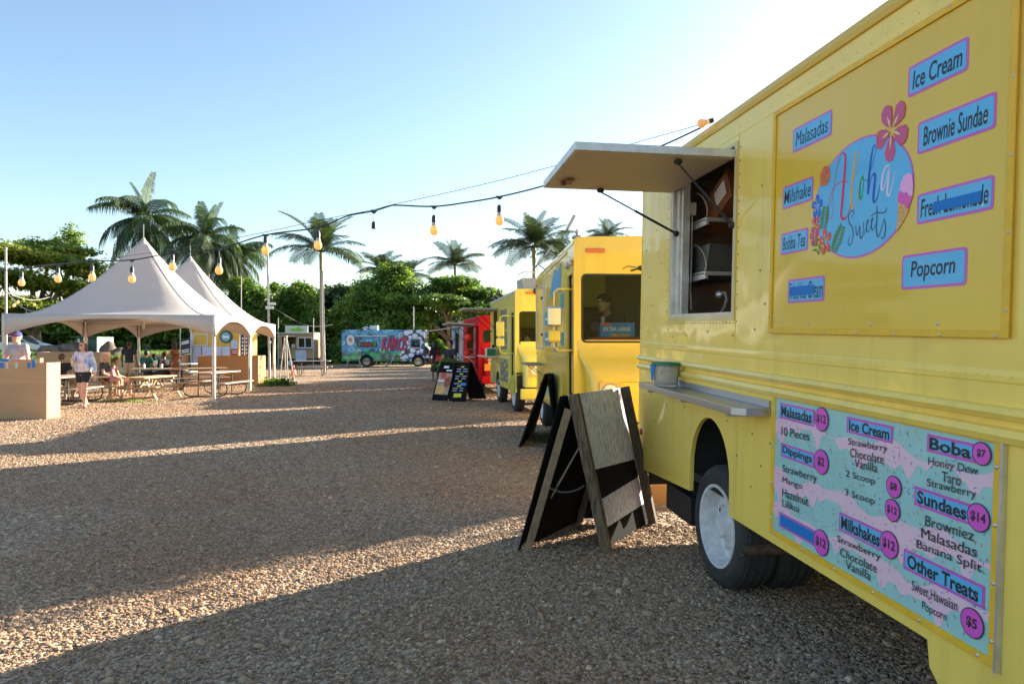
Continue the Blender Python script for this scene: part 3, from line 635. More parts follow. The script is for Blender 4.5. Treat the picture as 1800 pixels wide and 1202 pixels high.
price('$8', 535, 404, 42); price('$12', 529, 498, 42); price('$5', 852, 954, 56)
for words, x0_, y0_, x1_, y1_ in (('10 Pieces', 80, 160, 192, 218), ('Strawberry', 84, 312, 222, 395), ('Mango', 84, 362, 163, 420), ('Hazelnut', 83, 408, 188, 482), ('Lilikoi', 83, 452, 150, 508),
    ('Strawberry', 350, 205, 507, 270), ('Chocolate', 358, 246, 493, 304), ('Vanilla', 376, 288, 468, 336), ('2 Scoop', 340, 335, 458, 398), ('3 Scoop', 337, 410, 457, 478),
    ('Strawberry', 306, 598, 480, 706), ('Chocolate', 318, 648, 466, 748), ('Vanilla', 340, 698, 440, 780),
    ('Honey Dew', 675, 282, 876, 358), ('Taro', 730, 340, 806, 388), ('Strawberry', 670, 368, 868, 448), ('Browniez', 663, 518, 858, 622), ('Malasadas', 647, 568, 870, 690), ('Banana Split', 628, 615, 890, 762),
    ('Sweet Hawaiian', 608, 780, 792, 908), ('Popcorn', 650, 865, 748, 958)):
    a = sp_(*U(x0_, y0_)); c = sp_(*U(x1_, y1_)); hgt = (a[1] - c[1])
    h2 = {True: None, False: None}
    mtop = sp_(*U(x0_, y0_))[1]; mbot = sp_(*U(x1_, y1_))[1]
    w_ = a[0] - c[0]; h_ = max(.040, mtop - mbot + .05 * w_); o = text(words, a[0], 0, c[0], 1, YM + .0030, INK, lo, bold=.001)
    for v in o.data.vertices: t_ = (a[0] - v.co.x) / w_; v.co.z = mtop - h_ * (1 - v.co.z) + .05 * w_ * t_
# wall lamp on the roof rail and a tub on the shelf
tub = thing('plastic_tub', (0, 0, 0), 'clear tub with green lid and blue tape on the steel shelf of the nearest truck', 'tub', M=M1 @ Matrix.Translation((.70, .118, 1.303)) @ Matrix.Scale(1.08, 4))
b = MB(); b.lathe([(.001, 0), (.078, 0), (.082, .01), (.097, .15), (.1, .155), (.096, .156), (.078, .012), (.001, .008)], n=28); b.build('tub_body', mat('clear_plastic', (.85, .85, .82), .15, trans=.75), tub, smooth=True)
b = MB(); b.lathe([(.001, .172), (.098, .172), (.105, .168), (.106, .152), (.101, .152)], n=28); b.build('lid', mat('green_lid', sr(20, 110, 70), .4), tub, smooth=True)
b = MB(); b.lathe([(.001, .012), (.07, .012), (.072, .03), (.001, .034)], n=20); b.build('contents', mat('tub_contents', (.25, .2, .15), .8), tub)
b = MB(); b.plate([(.03, .04), (.06, .15), (-.04, .15), (-.035, .09), (-.01, .085), (-.02, .04)], [], .098, .100); b.build('tape_patch', TAPE, tub)
# ------------------------------------------------------------------ other vehicles
def glassmat():
    m = bpy.data.materials.new('window_glass'); m.use_nodes = True; N = m.node_tree.nodes; L = m.node_tree.links; N.remove(N['Principled BSDF'])
    t = N.new('ShaderNodeBsdfTransparent'); t.inputs[0].default_value = (.68, .76, .80, 1); g = N.new('ShaderNodeBsdfGlossy'); g.inputs['Roughness'].default_value = .03
    f = N.new('ShaderNodeFresnel'); f.inputs[0].default_value = 1.16; mx = N.new('ShaderNodeMixShader'); L.new(f.outputs[0], mx.inputs[0]); L.new(t.outputs[0], mx.inputs[1]); L.new(g.outputs[0], mx.inputs[2]); L.new(mx.outputs[0], N['Material Output'].inputs[0])
    return m
GLASS = glassmat()
def mapper_x(M, xoff=0):                      # photo pixel -> (y, z) on the local plane x = xoff
    u, n, w, o = (M.col[0].xyz, M.col[1].xyz, M.col[2].xyz, M.translation + M.col[0].xyz * xoff)
    def s(px, py):
        d = Vector(((px - 900) / F, 1, -(py - HZ) / F)); c = Vector((0, 0, H))
        p = c + d * ((o - c).dot(u) / d.dot(u)) - o
        return (p.dot(n), p.dot(w))
    return s
def step_van(M, name, label, L, W, Ht, paint, wheels, zb=.5, side_holes=(), roofm=None, wr=.4, ws=None, door=None, group=None, nose=.5, inner=None, rimm=RIM):
    root = thing(name, (0, 0, 0), label, 'food truck', group, M=M)
    ring = [(0, zb)]
    for cx in sorted(wheels):
        ring += [(cx - wr - .09, zb)] + [(cx - (wr + .09) * math.cos(R(a)), .42 + (wr + .07) * math.sin(R(a))) for a in range(15, 166, 15)] + [(cx + wr + .09, zb)]
    ring += [(L, zb), (L, Ht - .1), (0, Ht - .1)]
    holes = [list(h) for h in side_holes]
    if door: x0, x1, z0, z1 = door; holes.append([(x0, z0), (x0, z1), (x1, z1), (x1, z0)])
    MB().plate(ring, holes, -.03, 0).build('side_wall', paint, root)
    MB().plate([(0, zb), (L, zb), (L, Ht - .1), (0, Ht - .1)], [], -W, -W + .03).build('far_side_wall', paint, root)
    MB().box(L - .03, L - .001, -W + .031, -.031, zb, Ht - .1).build('rear_wall', paint, root)
    rp = [(0.0, Ht - .1), (.012, Ht - .09), (.0, Ht - .03), (-.06, Ht), (-W / 2, Ht + .03), (-W + .06, Ht), (-W, Ht - .03), (-W - .012, Ht - .09), (-W, Ht - .1)]
    MB().plate(rp, [], 0, L, plane='yz').build('roof', roofm or paint, root)
    MB().box(.02, L - .03, -W + .031, -.031, zb, zb + .05).build('floor', DARK, root)
    ws = ws or [(-.1, 1.66, -W / 2 + .06, 2.6), (-W / 2 - .06, 1.66, -W + .1, 2.6)]
    hs = [rrect(a, b_, c, d, .07) for a, b_, c, d in ws]
    fo = [(0, zb), (0, Ht - .1), (0, Ht - .03), (-.06, Ht), (-W / 2, Ht + .03), (-W + .06, Ht), (-W, Ht - .03), (-W, zb)]
    fm = MB().plate(fo, hs, -.001, -.035, plane='yz')
    fm.build('front_wall', paint, root)
    for h, (a, b_, c, d) in zip(hs, ws):
        big = rrect(a + .0, b_ - .0, c, d, .07); sm = rrect(a - .028, b_ + .028, c + .028, d - .028, .05)
        wf = MB().plate([(p[0] * 1, p[1]) for p in big], [sm], -.042, -.03, plane='yz').build('windscreen', BLACK, root)
        wf.name = 'windscreen'
        MB().plate(rrect(a - .02, b_ + .02, c + .02, d - .02, .05), [], -.026, -.020, plane='yz').build('glass', GLASS, wf)
    if nose:
        lv = [(1.70, -.036, .03, .02), (1.58, -.05, .04, .05), (1.45, -.16 * nose / .5, .07, .1), (1.34, -.36 * nose / .5, .12, .14), (1.22, -.46 * nose / .5, .15, .14), (1.1, -.49 * nose / .5, .16, .13), (.64, -.5 * nose / .5, .16, .12)]
        vs = []; fs = []; n = 0
        for z, xf, ins, rad in lv:
            rad = min(rad, -xf * .9)
            ringp = [(-.034, -ins)] + [(xf + rad - rad * math.sin(R(a)), -ins - rad + rad * math.cos(R(a))) for a in (0, 22, 45, 68, 90)] + [(xf, -W / 2 + .2), (xf, -W / 2 - .2)] + \
                [(xf + rad - rad * math.sin(R(a)), -W + ins + rad - rad * math.cos(R(a))) for a in (90, 68, 45, 22, 0)] + [(-.034, -W + ins)]
            n = len(ringp); vs += [(x, y, z) for x, y in ringp]
        for i in range(len(lv) - 1): fs += [(i * n + k, i * n + k + 1, (i + 1) * n + k + 1, (i + 1) * n + k) for k in range(n - 1)]
        fs += [tuple(range((len(lv) - 1) * n, len(lv) * n))]
        ns = MB().add(vs, fs).build('nose', paint, root, smooth=True, ang=60)
        xb = -.5 * nose / .5
        bm_ = MB(); bm_.box(xb - .1, xb + .0, -W + .04, -.04, .36, .61); bm_.build('front_bumper', paint, root, bev=.03)
        MB().box(xb - .005, -.04, -W + .2, -.2, .40, .64).build('bumper_gap', DARK, root)
        MB().plate([(-.30, .66), (-.30, 1.18), (-W + .30, 1.18), (-W + .30, .66)], [[(-.32, .68), (-.32, 1.16), (-W + .32, 1.16), (-W + .32, .68)]], xb - .008, xb + .01, plane='yz').build('grille_surround', paint, ns)
        for s_, yy in ((1, -.40), (-1, -W + .40)):
            hb = MB(); hb.plate(rrect(yy - .14, .88, yy + .14, 1.16, .03), [], xb - .025, xb + .0, plane='yz'); h_ = hb.build('headlight', mat('bezel_paint', (.72, .42, .1), .4, coat=.4), root, bev=.006)
            q = MB(); q.lathe([(.105, -.028), (.112, -.04), (.12, -.03), (.12, -.02)], (xb, yy, 1.02), 'x', 28); q.build('chrome_ring', mat('chrome', (.7, .7, .7), .15, 1), h_, smooth=True)
            q = MB(); q.lathe([(.001, -.045), (.06, -.042), (.1, -.032), (.104, -.026)], (xb, yy, 1.02), 'x', 28); q.build('lens', mat('headlamp_glass', (.85, .82, .7), .1, coat=.8, var=.25, vs=30), h_, smooth=True)
    else:
        pass
    for cx in wheels:
        wheel(root, (cx, -.03, wr), r=wr, w=.22, rim=wr * .62, deep=.08, dirty=False, rm=rimm); wheel(root, (cx, -W + .03, wr), r=wr, w=.22, rim=wr * .62, face=-1, deep=.08, dirty=False, rm=rimm)
        bx = MB(); bx.box(cx - wr - .085, cx + wr + .085, -.7, -.66, zb, .95); bx.box(cx - wr - .1, cx - wr - .085, -.7, -.031, zb, .9); bx.box(cx + wr + .085, cx + wr + .1, -.7, -.031, zb, .9); bx.box(cx - wr - .1, cx + wr + .1, -.7, -.031, .93, .96); bx.build('wheel_well', DARK, root)
    MB().box(.1, L - .1, -W + .35, -.35, .38, zb - .002).build('chassis', DARK, root)
    # bulkhead behind the cab so the inside reads as a lit cabin
    MB().box(L - .3, L - .28, -W + .05, -.05, zb + .1, Ht - .12).build('rear_partition', inner or mat('cabin_cream', (.62, .58, .35), .6), root)
    for nm, bb in (('seam_moulding', (1.43, 1.47)), ('seam_moulding', (Ht - .14, Ht - .11))):
        if door: MB().box(max(door[1], 0) + .03, L, .001, .018, *bb).build(nm, paint, root)
    return root
def door_parts(root, door, paint, glassz=1.5, rec=-.06):
    x0, x1, z0, z1 = door
    d = MB().plate([(x0 + .02, z0 + .01), (x0 + .02, z1 - .02), (x1 - .02, z1 - .02), (x1 - .02, z0 + .01)], [rrect(x0 + .12, glassz, x1 - .12, z1 - .14, .05)], rec - .03, rec).build('door', paint, root)
    MB().plate(rrect(x0 + .11, glassz - .01, x1 - .11, z1 - .13, .05), [], rec - .02, rec - .014).build('glass', GLASS, d)
    MB().plate(rrect(x0 + .10, glassz - .02, x1 - .10, z1 - .12, .06), [rrect(x0 + .125, glassz + .005, x1 - .125, z1 - .145, .04)], rec, rec + .008).build('window_gasket', BLACK, d)
    b = MB(); b.box(x0 + .06, x0 + .09, rec + .001, rec + .05, 1.2, 1.42); b.build('handle', ALU, d)
    b = MB(); b.box(x0, x0 + .018, -.10, -.031, z0, z1); b.box(x1 - .018, x1, -.10, -.031, z0, z1); b.build('door_jamb', BLACK, root)
def mirror(root, x, y, z0, z1, heads, paint, armx=.05):
    m = bpy.data.objects.new('mirror', None); COL.objects.link(m); m.parent = root
    b = MB(); b.tube([(x, .0, z1), (x - .05, y * .8, z1), (x - .07, y, z1 - .05), (x - .07, y, z0 + .05), (x - .05, y * .8, z0), (x, .0, z0)], .014, 8); b.build('mirror_arm', paint, m, smooth=True)
    for (z, h, w, mm) in heads:
        b = MB(); b.box(x - .15, x - .085, y - w / 2, y + w / 2, z - h / 2, z + h / 2); b.build('mirror_head', mm, m, bev=.03)
def flap(root, x0, x1, z, depth, m, ang=0, strut=True, y0=.0):
    dz = depth * math.tan(R(ang))
    o = MB().add([(x0, y0, z), (x1, y0, z), (x1, depth, z + dz), (x0, depth, z + dz), (x0, y0, z + .04), (x1, y0, z + .04), (x1, depth, z + dz + .04), (x0, depth, z + dz + .04)],
        [(3, 2, 1, 0), (4, 5, 6, 7), (0, 1, 5, 4), (1, 2, 6, 5), (2, 3, 7, 6), (3, 0, 4, 7)]).build('awning_flap', m, root)
    if strut:
        for xx in (x0 + .05, x1 - .05):
            MB().cone((xx, depth * .7, z + dz * .7), (xx, .01, z - .6), .012, n=6).build('strut', BLACK, root)
def shelf_(root, x0, x1, z, depth, m=ALU):
    MB().box(x0, x1, .002, depth, z, z + .03).build('counter_shelf', m, root)
    for xx in (x0 + .1, x1 - .1): MB().bar((xx, .01, z - .2), (xx, depth * .7, z - .003), .02, .02).build('bracket', m, root)
def px_poly(s, root, name, pts, m, y=.004): return flat(root, name, [s(*p) for p in pts], y, m, t=.002)

# ---- second truck
Y2 = mat('truck_paint_golden', (.86, .585, .055), .4, coat=.6, wave=.005, var=.04, vs=2)
Y2B = mat('truck_paint_worn', (.84, .55, .10), .55, coat=.3, var=.12, vs=3, wave=.004)
grime(Y2, .3); grime(Y2B, .45)
M2 = frame(gY(1008, 9.3), (-.0583, 1, 0)); s2 = mapper(M2, .004)
door2 = (.10, .62, .75, 2.62)
t2 = step_van(M2, 'food_truck', 'golden yellow food truck with round headlight, worker behind its windscreen and square mirror', 5.35, 2.5, 3.1, Y2, (.95, 4.5), door=door2, nose=.5, zb=.55)
door_parts(t2, door2, Y2B)
mirror(t2, .12, .26, 1.56, 2.40, [(2.02, .28, .19, mat('mirror_shell', (.6, .57, .5), .25, .8)), (1.75, .16, .17, Y2)], Y2)
x0, z0 = s2(955, 500)
hat = MB().plate([(3.75, 1.56), (3.75, 2.78), (5.15, 2.78), (5.15, 1.56)], [], .001, .022).build('closed_hatch', Y2B, t2)
MB().plate([(3.73, 1.54), (3.73, 2.80), (5.17, 2.80), (5.17, 1.54)], [[(3.76, 1.57), (3.76, 2.77), (5.14, 2.77), (5.14, 1.57)]], .001, .035).build('hatch_frame', ALU, hat)
for zz in (1.8, 2.5): MB().box(3.78, 3.85, .022, .06, zz, zz + .05).build('latch', BLACK, hat)
shelf_(t2, 3.7, 5.25, 1.23, .34, mat('weathered_shelf', (.3, .24, .18), .7, var=.3, vs=10))
TEAL = mat('teal_print', sr(40, 150, 150), .5, var=.15, vs=8); BLU = mat('wave_blue_print', sr(70, 150, 190), .5, var=.2, vs=5); TAN = mat('tan_print', sr(180, 110, 70), .5, var=.35, vs=7)
for z_, h_ in ((1.98, .26), (1.62, .24)):
    pl = MB().box(2.72, 3.6, .001, .006, z_, z_ + h_).build('menu_plate', TEAL, t2)
    MB().box(2.80, 3.52, .0062, .0075, z_ + h_ * .4, z_ + h_ * .55).build('printed_line', WHITE, pl)
for z_, h_ in ((2.2, .22), (1.62, .2)): MB().box(1.0, 1.35, .001, .006, z_, z_ + h_).build('menu_plate', TEAL, t2)
bo = [(2.05 + .27 * math.cos(t) * (1 if math.sin(t) < 0 else .9), 1.95 + .45 * math.sin(t)) for t in [2 * math.pi * k / 24 for k in range(24)]]
sb = flat(t2, 'printed_surfboard', bo, .005, BLU); flat(sb, 'printed_figure', [(1.95, 1.75), (2.2, 1.8), (2.18, 2.1), (2.25, 2.3), (2.1, 2.42), (1.95, 2.35), (1.88, 2.1)], .0065, TAN)
flat(t2, 'printed_wave', [(1.3, 2.45), (2.0, 2.5), (2.5, 2.42), (2.8, 2.5), (2.5, 2.72), (2.1, 2.9), (1.8, 2.8), (1.3, 2.92)], .005, BLU)
lp = MB().box(1.2, 3.85, .001, .01, .68, 1.2).build('lower_panel', Y2B, t2)
lp2 = flat(lp, 'printed_scene', [(1.7, .70), (1.7, .9), (1.9, 1.08), (2.3, 1.18), (2.9, 1.1), (3.2, .9), (3.2, .70)], .012, mat('lagoon_print', sr(80, 160, 180), .5, col2=sr(150, 190, 120), vs=4))
am = MB(); am.box(-.07, -.036, -.42, -.16, 2.885, 2.94); am.build('marker_lamp', AMBER, t2, bev=.01)
am = MB(); am.box(.0, .06, .0, .03, 2.75, 2.79); am.box(5.25, 5.31, .0, .03, 2.85, 2.9); am.build('side_lamp', RED, t2)
wp = MB(); wp.tube([(-.06, -.78, 2.64), (-.08, -.9, 2.68), (-.08, -.98, 2.62), (-.06, -1.12, 2.48)], .012, 6); wp.ell((-.05, -.93, 2.68), (.03, .06, .035)); wp.tube([(-.08, -.84, 2.69), (-.09, -.72, 2.70), (-.09, -.66, 2.66)], .005, 5); wp.bar((-.055, -1.0, 2.60), (-.055, -1.1, 2.02), .012, .03); wp.build('wiper', BLACK, t2)
fl = MB(); fl.lathe([(.001, .05), (.04, .05), (.075, .03), (.08, 0)], (.12, -.07, 3.1), 'z', 14); fl.ell((.12, -.07, 3.19), (.025, .025, .04)); fl.add([], []); fl.box(-.035, .035, -.02, .02, -.11, .11, M=Matrix.Translation((.12, .02, 3.32)) @ Matrix.Rotation(R(28), 4, 'X')); fl.build('floodlight', mat('grey_metal', (.35, .35, .34), .4, .6), t2, smooth=True)
for xx in (2.1, 3.9): fq = MB(); fq.box(-.03, .03, -.02, .02, -.1, .1, M=Matrix.Translation((xx, .1, 3.2)) @ Matrix.Rotation(R(35), 4, 'X')); fq.cone((xx, -.02, 3.09), (xx, .09, 3.17), .014); fq.build('floodlight', mat('grey_metal', (.35, .35, .34)), t2)
lv = MB()
for k in range(14): lv.box(-.02, -.0, -.0, .01, .0, .012, M=Matrix.Translation((.06, .001, .98 + k * .028)))
lv.build('louvres', Y2, t2)['kind'] = 'stuff'
for yy in (.035,):
    sc_ = MB(); sc_.lathe([(.001, .06), (.045, .05), (.05, .0)], (.42, .0, 2.76), 'y', 14); sc_.lathe([(.001, .06), (.04, .05), (.045, .0)], (.08, .0, 2.76), 'y', 14); sc_.build('round_vent', ALU, t2)
# cabin things behind the windscreen
for nm_, bx_ in (('added_liner', (.04, 1.84, -2.26, -.04, 2.93, 2.96)), ('added_liner', (.66, 1.84, -.06, -.035, .65, 2.92)), ('added_liner', (.04, 1.84, -2.2, -.1, .62, .65))): MB().box(*bx_).build(nm_, mat('lining_dark', (.06, .075, .11), .8), t2)  # dark liners added to cut the yellow bounce seen through the windscreen
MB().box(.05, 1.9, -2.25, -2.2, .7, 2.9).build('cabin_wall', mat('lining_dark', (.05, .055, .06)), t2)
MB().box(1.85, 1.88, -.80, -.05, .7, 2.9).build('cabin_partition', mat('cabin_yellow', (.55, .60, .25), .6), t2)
MB().box(1.85, 1.88, -2.6, -.80, .7, 2.9).build('cabin_partition', mat('cabin_navy', (.06, .09, .17), .5), t2)  # navy puts the windscreen's dark blue reflection into the partition colour
MB().box(.0, .32, -2.2, -.1, 1.62, 1.66).build('dashboard', mat('dash_dark', (.03, .04, .05), .6), t2)
bxx = thing('ware_box', (0, 0, 0), 'blue box lettered EXTRA LARGE standing behind the windscreen of the golden truck', 'box', M=M2 @ Matrix.Translation((.10, -.63, 1.74)))
BXB = mat('box_blue', sr(10, 120, 190), .45, var=.12, vs=9)
bd = MB().box(0, .2, -.24, .24, 0, .20).build('carton', BXB, bxx)
o_ = text('EXTRA LARGE', 0, 0, 1, 1, 0, WHITE, bxx, bold=.02, shear=.1)
for v in o_.data.vertices: x, z = v.co.x, v.co.z; v.co = Vector((-.003, .20 - .38 * x, .085 + .055 * z))
MB().box(-.003, -.001, .1, .24, .165, .2).build('printed_patch', mat('patch_red', sr(210, 70, 60), .5), bxx)
MB().box(-.003, -.001, -.18, .1, .005, .045).build('printed_patch', mat('patch_orange', sr(190, 140, 90), .5, var=.4, vs=30), bxx)
rd = thing('red_tray', (0, 0, 0), 'red strip tray on the dashboard below the EXTRA LARGE box', 'tray', M=M2 @ Matrix.Translation((.055, -.61, 1.665)))
MB().box(-.0, .25, -.36, .36, 0, .07).build('tray', mat('tray_red', sr(190, 50, 55), .5), rd)
MB().box(1.2, 1.4, -.75, -.12, 1.0, 2.22).build('seat_back', mat('seat_black', (.02, .025, .03), .6), t2, bev=.06)

# ---- third truck
Y3 = mat('truck_paint_lemon', (.80, .69, .13), .4, coat=.6, var=.04, vs=2, wave=.005)
grime(Y3, .3)
M3 = frame(gY(905, 16.25), (-.159, 1, 0)); s3 = mapper(M3, .004)
door3 = (.12, .66, .42, 2.40)
w3 = [(3.1, 1.55), (3.1, 2.58), (3.95, 2.58), (3.95, 1.55)]
t3 = step_van(M3, 'food_truck', 'lemon yellow food truck with raised awning flap, third in the row', 4.6, 2.0, 2.95, Y3, (.35, 3.0), side_holes=[w3], door=door3, nose=.5, zb=.5, roofm=mat('roof_grey', (.45, .45, .4), .5), ws=[(-.1, 1.60, -.92, 2.42), (-1.0, 1.60, -1.9, 2.42)])
door_parts(t3, door3, Y3, glassz=1.4)
mirror(t3, .2, .34, 1.42, 2.32, [(2.0, .36, .2, Y3), (1.68, .2, .2, Y3)], Y3)
flap(t3, 2.75, 4.25, 2.60, 1.0, mat('flap_grey', (.42, .40, .33), .6))
shelf_(t3, 2.6, 4.3, 1.28, .45)
MENU = mat('menu_print', (.05, .06, .05), .5, col2=(.3, .3, .15), vs=9, detail=6)
for x0, x1, z0, z1 in ((1.1, 2.4, 1.5, 2.55), (.95, 2.35, .66, 1.25)):
    p_ = MB().box(x0, x1, .001, .012, z0, z1).build('menu_panel', MENU, t3)
    MB().plate([(x0 - .03, z0 - .03), (x0 - .03, z1 + .03), (x1 + .03, z1 + .03), (x1 + .03, z0 - .03)], [[(x0, z0), (x0, z1), (x1, z1), (x1, z0)]], .001, .02).build('panel_frame', Y3, p_)
    k = 0
    for r_ in range(5):
        for c_ in range(3):
            if (r_ + c_) % 2: continue
            MB().box(x0 + .08 + c_ * .4, x0 + .36 + c_ * .4, .0125, .014, z0 + .08 + r_ * (z1 - z0) * .18, z0 + .15 + r_ * (z1 - z0) * .18).build('printed_item', mat('menu_yellow', sr(200, 190, 60), .5) if k % 2 else mat('menu_blue', sr(120, 160, 200), .5), p_); k += 1
b = MB(); b.box(-.08, -.03, -.5, -.25, 2.83, 2.88); b.build('marker_lamp', AMBER, t3)
b = MB(); b.box(-.2, 0, -.62, -.45, 2.84, 2.96); b.cone((-.25, -.55, 2.88), (-.1, -.55, 2.88), .07, n=12); b.build('work_lamp', BLACK, t3)
b = MB(); b.box(.6, 1.5, -1.5, -.3, 2.97, 3.28); b.build('roof_vent_unit', mat('grey_metal', (.35, .35, .34)), t3)
b = MB(); b.tube([(.6, -.3, 3.42), (1.5, -.3, 3.42)], .015); b.tube([(.6, -1.5, 3.42), (.6, -.3, 3.42)], .015)
for x, y in ((.6, -.3), (1.5, -.3), (.6, -1.5)): b.tube([(x, y, 3.2), (x, y, 3.42)], .015)
b.build('roof_rail', ALU, t3)
for xx in (2.2, 3.1, 3.9): b = MB(); b.cone((xx, .0, 2.93), (xx + .1, .05, 3.0), .04, n=8); b.build('roof_spotlight', BLACK, t3)
b = MB(); b.box(3.5, 3.56, .03, .09, 1.31, 1.62); b.build('card_reader', BLACK, t3)
tb = thing('napkin_box', (0, 0, 0), 'white and green box on the shelf of the lemon yellow truck', 'box', M=M3 @ Matrix.Translation((2.85, .22, 1.31)))
b = MB(); b.box(-.12, .3, -.12, .12, 0, .22); b.build('carton', mat('carton_cream', (.6, .6, .5), .6), tb, bev=.01)
MB().box(-.2, -.13, -.12, .12, 0, .2).build('carton_green', mat('green_lid', sr(20, 110, 70)), tb)
MB().box(1.6, 1.63, -1.9, -.1, 1.9, 2.85).build('cabin_partition', mat('cabin_green', (.45, .5, .25), .6), t3)
MB().box(1.1, 1.3, -1.5, -.3, .9, 2.05).build('seat_back', mat('seat_black', (.02, .025, .03)), t3, bev=.05)

# ---- red truck
RP = mat('truck_paint_red', (.50, .004, .010), .6, spec=.15, var=.05, vs=3)
M4 = frame(gY(842, 22.3), (-.19, 1, 0)); s4 = mapper(M4, .004)
door4 = (.12, .75, .4, 2.25)
w4 = [(1.3, 1.3), (1.3, 2.25), (3.2, 2.25), (3.2, 1.3)]
t4 = step_van(M4, 'food_truck', 'bright red food truck with red lanterns hanging at its open side window', 4.4, 2.0, 2.57, RP, (.6, 3.4), side_holes=[w4], door=door4, nose=.3, zb=.42, ws=[(-.12, 1.42, -.95, 2.1), (-1.05, 1.42, -1.9, 2.1)], wr=.33)
door_parts(t4, door4, RP, glassz=1.3)
flap(t4, 1.0, 3.6, 2.28, .9, mat('flap_grey', (.42, .40, .33)), ang=4)
shelf_(t4, .9, 3.3, 1.18, .35)
b = MB(); b.box(-.42, -.38, -.35, -.12, .78, 1.0); b.build('indicator_lamp', AMBER, t4)
b = MB(); b.box(.9, 1.25, .001, .012, 1.25, 2.2); b.build('side_poster', mat('poster_pink', sr(200, 150, 160), .6, col2=sr(120, 60, 60), vs=7), t4)
for i_, (xx, zz, rr_) in enumerate(((1.05, 1.86, .14), (1.35, 1.33, .12))):
    ln = thing('red_lantern', (0, 0, 0), ('upper red lantern hung beside the window of the red truck', 'lower red lantern standing on the shelf of the red truck')[i_], 'lantern', M=M4 @ Matrix.Translation((xx, .22, zz)))
    b = MB(); b.lathe([(.001, -rr_ * .9), (rr_ * .5, -rr_ * .9), (rr_ * .9, -rr_ * .5), (rr_, 0), (rr_ * .9, rr_ * .5), (rr_ * .5, rr_ * .9), (.001, rr_ * .9)], n=14); b.build('lantern_body', mat('lantern_red', (.75, .03, .01), .5), ln, smooth=True)
    b = MB(); b.cone((0, 0, rr_ * .9), (0, 0, rr_ + .3 if i_ == 0 else rr_ + .02), .012, n=6); b.cone((0, 0, -rr_ * .95), (0, 0, -rr_ * .85), rr_ * .4, n=10); b.build('lantern_cap', BLACK, ln)

# ---- blue truck at the end of the row
BP = mat('truck_paint_blue', sr(60, 130, 170), .5, coat=.4, col2=sr(170, 200, 210), vs=3, detail=5)
M5 = frame(gY(813, 28.0), (-.19, 1, 0))
t5 = step_van(M5, 'food_truck', 'pale blue patterned food truck beyond the red one, its awning flap raised', 4.4, 2.0, 2.6, BP, (.7, 3.4), side_holes=[[(1.4, 1.25), (1.4, 2.1), (3.0, 2.1), (3.0, 1.25)]], nose=.3, zb=.45, wr=.34)
flap(t5, 1.0, 3.4, 2.35, 1.35, mat('flap_pale', (.5, .5, .45), .6), ang=-8)
shelf_(t5, 1.0, 3.2, 1.12, .35)
b = MB(); b.box(.2, .7, .001, .015, 1.2, 2.3); b.build('menu_panel', mat('menu_pale', (.45, .42, .36), .6, var=.3, vs=8), t5)

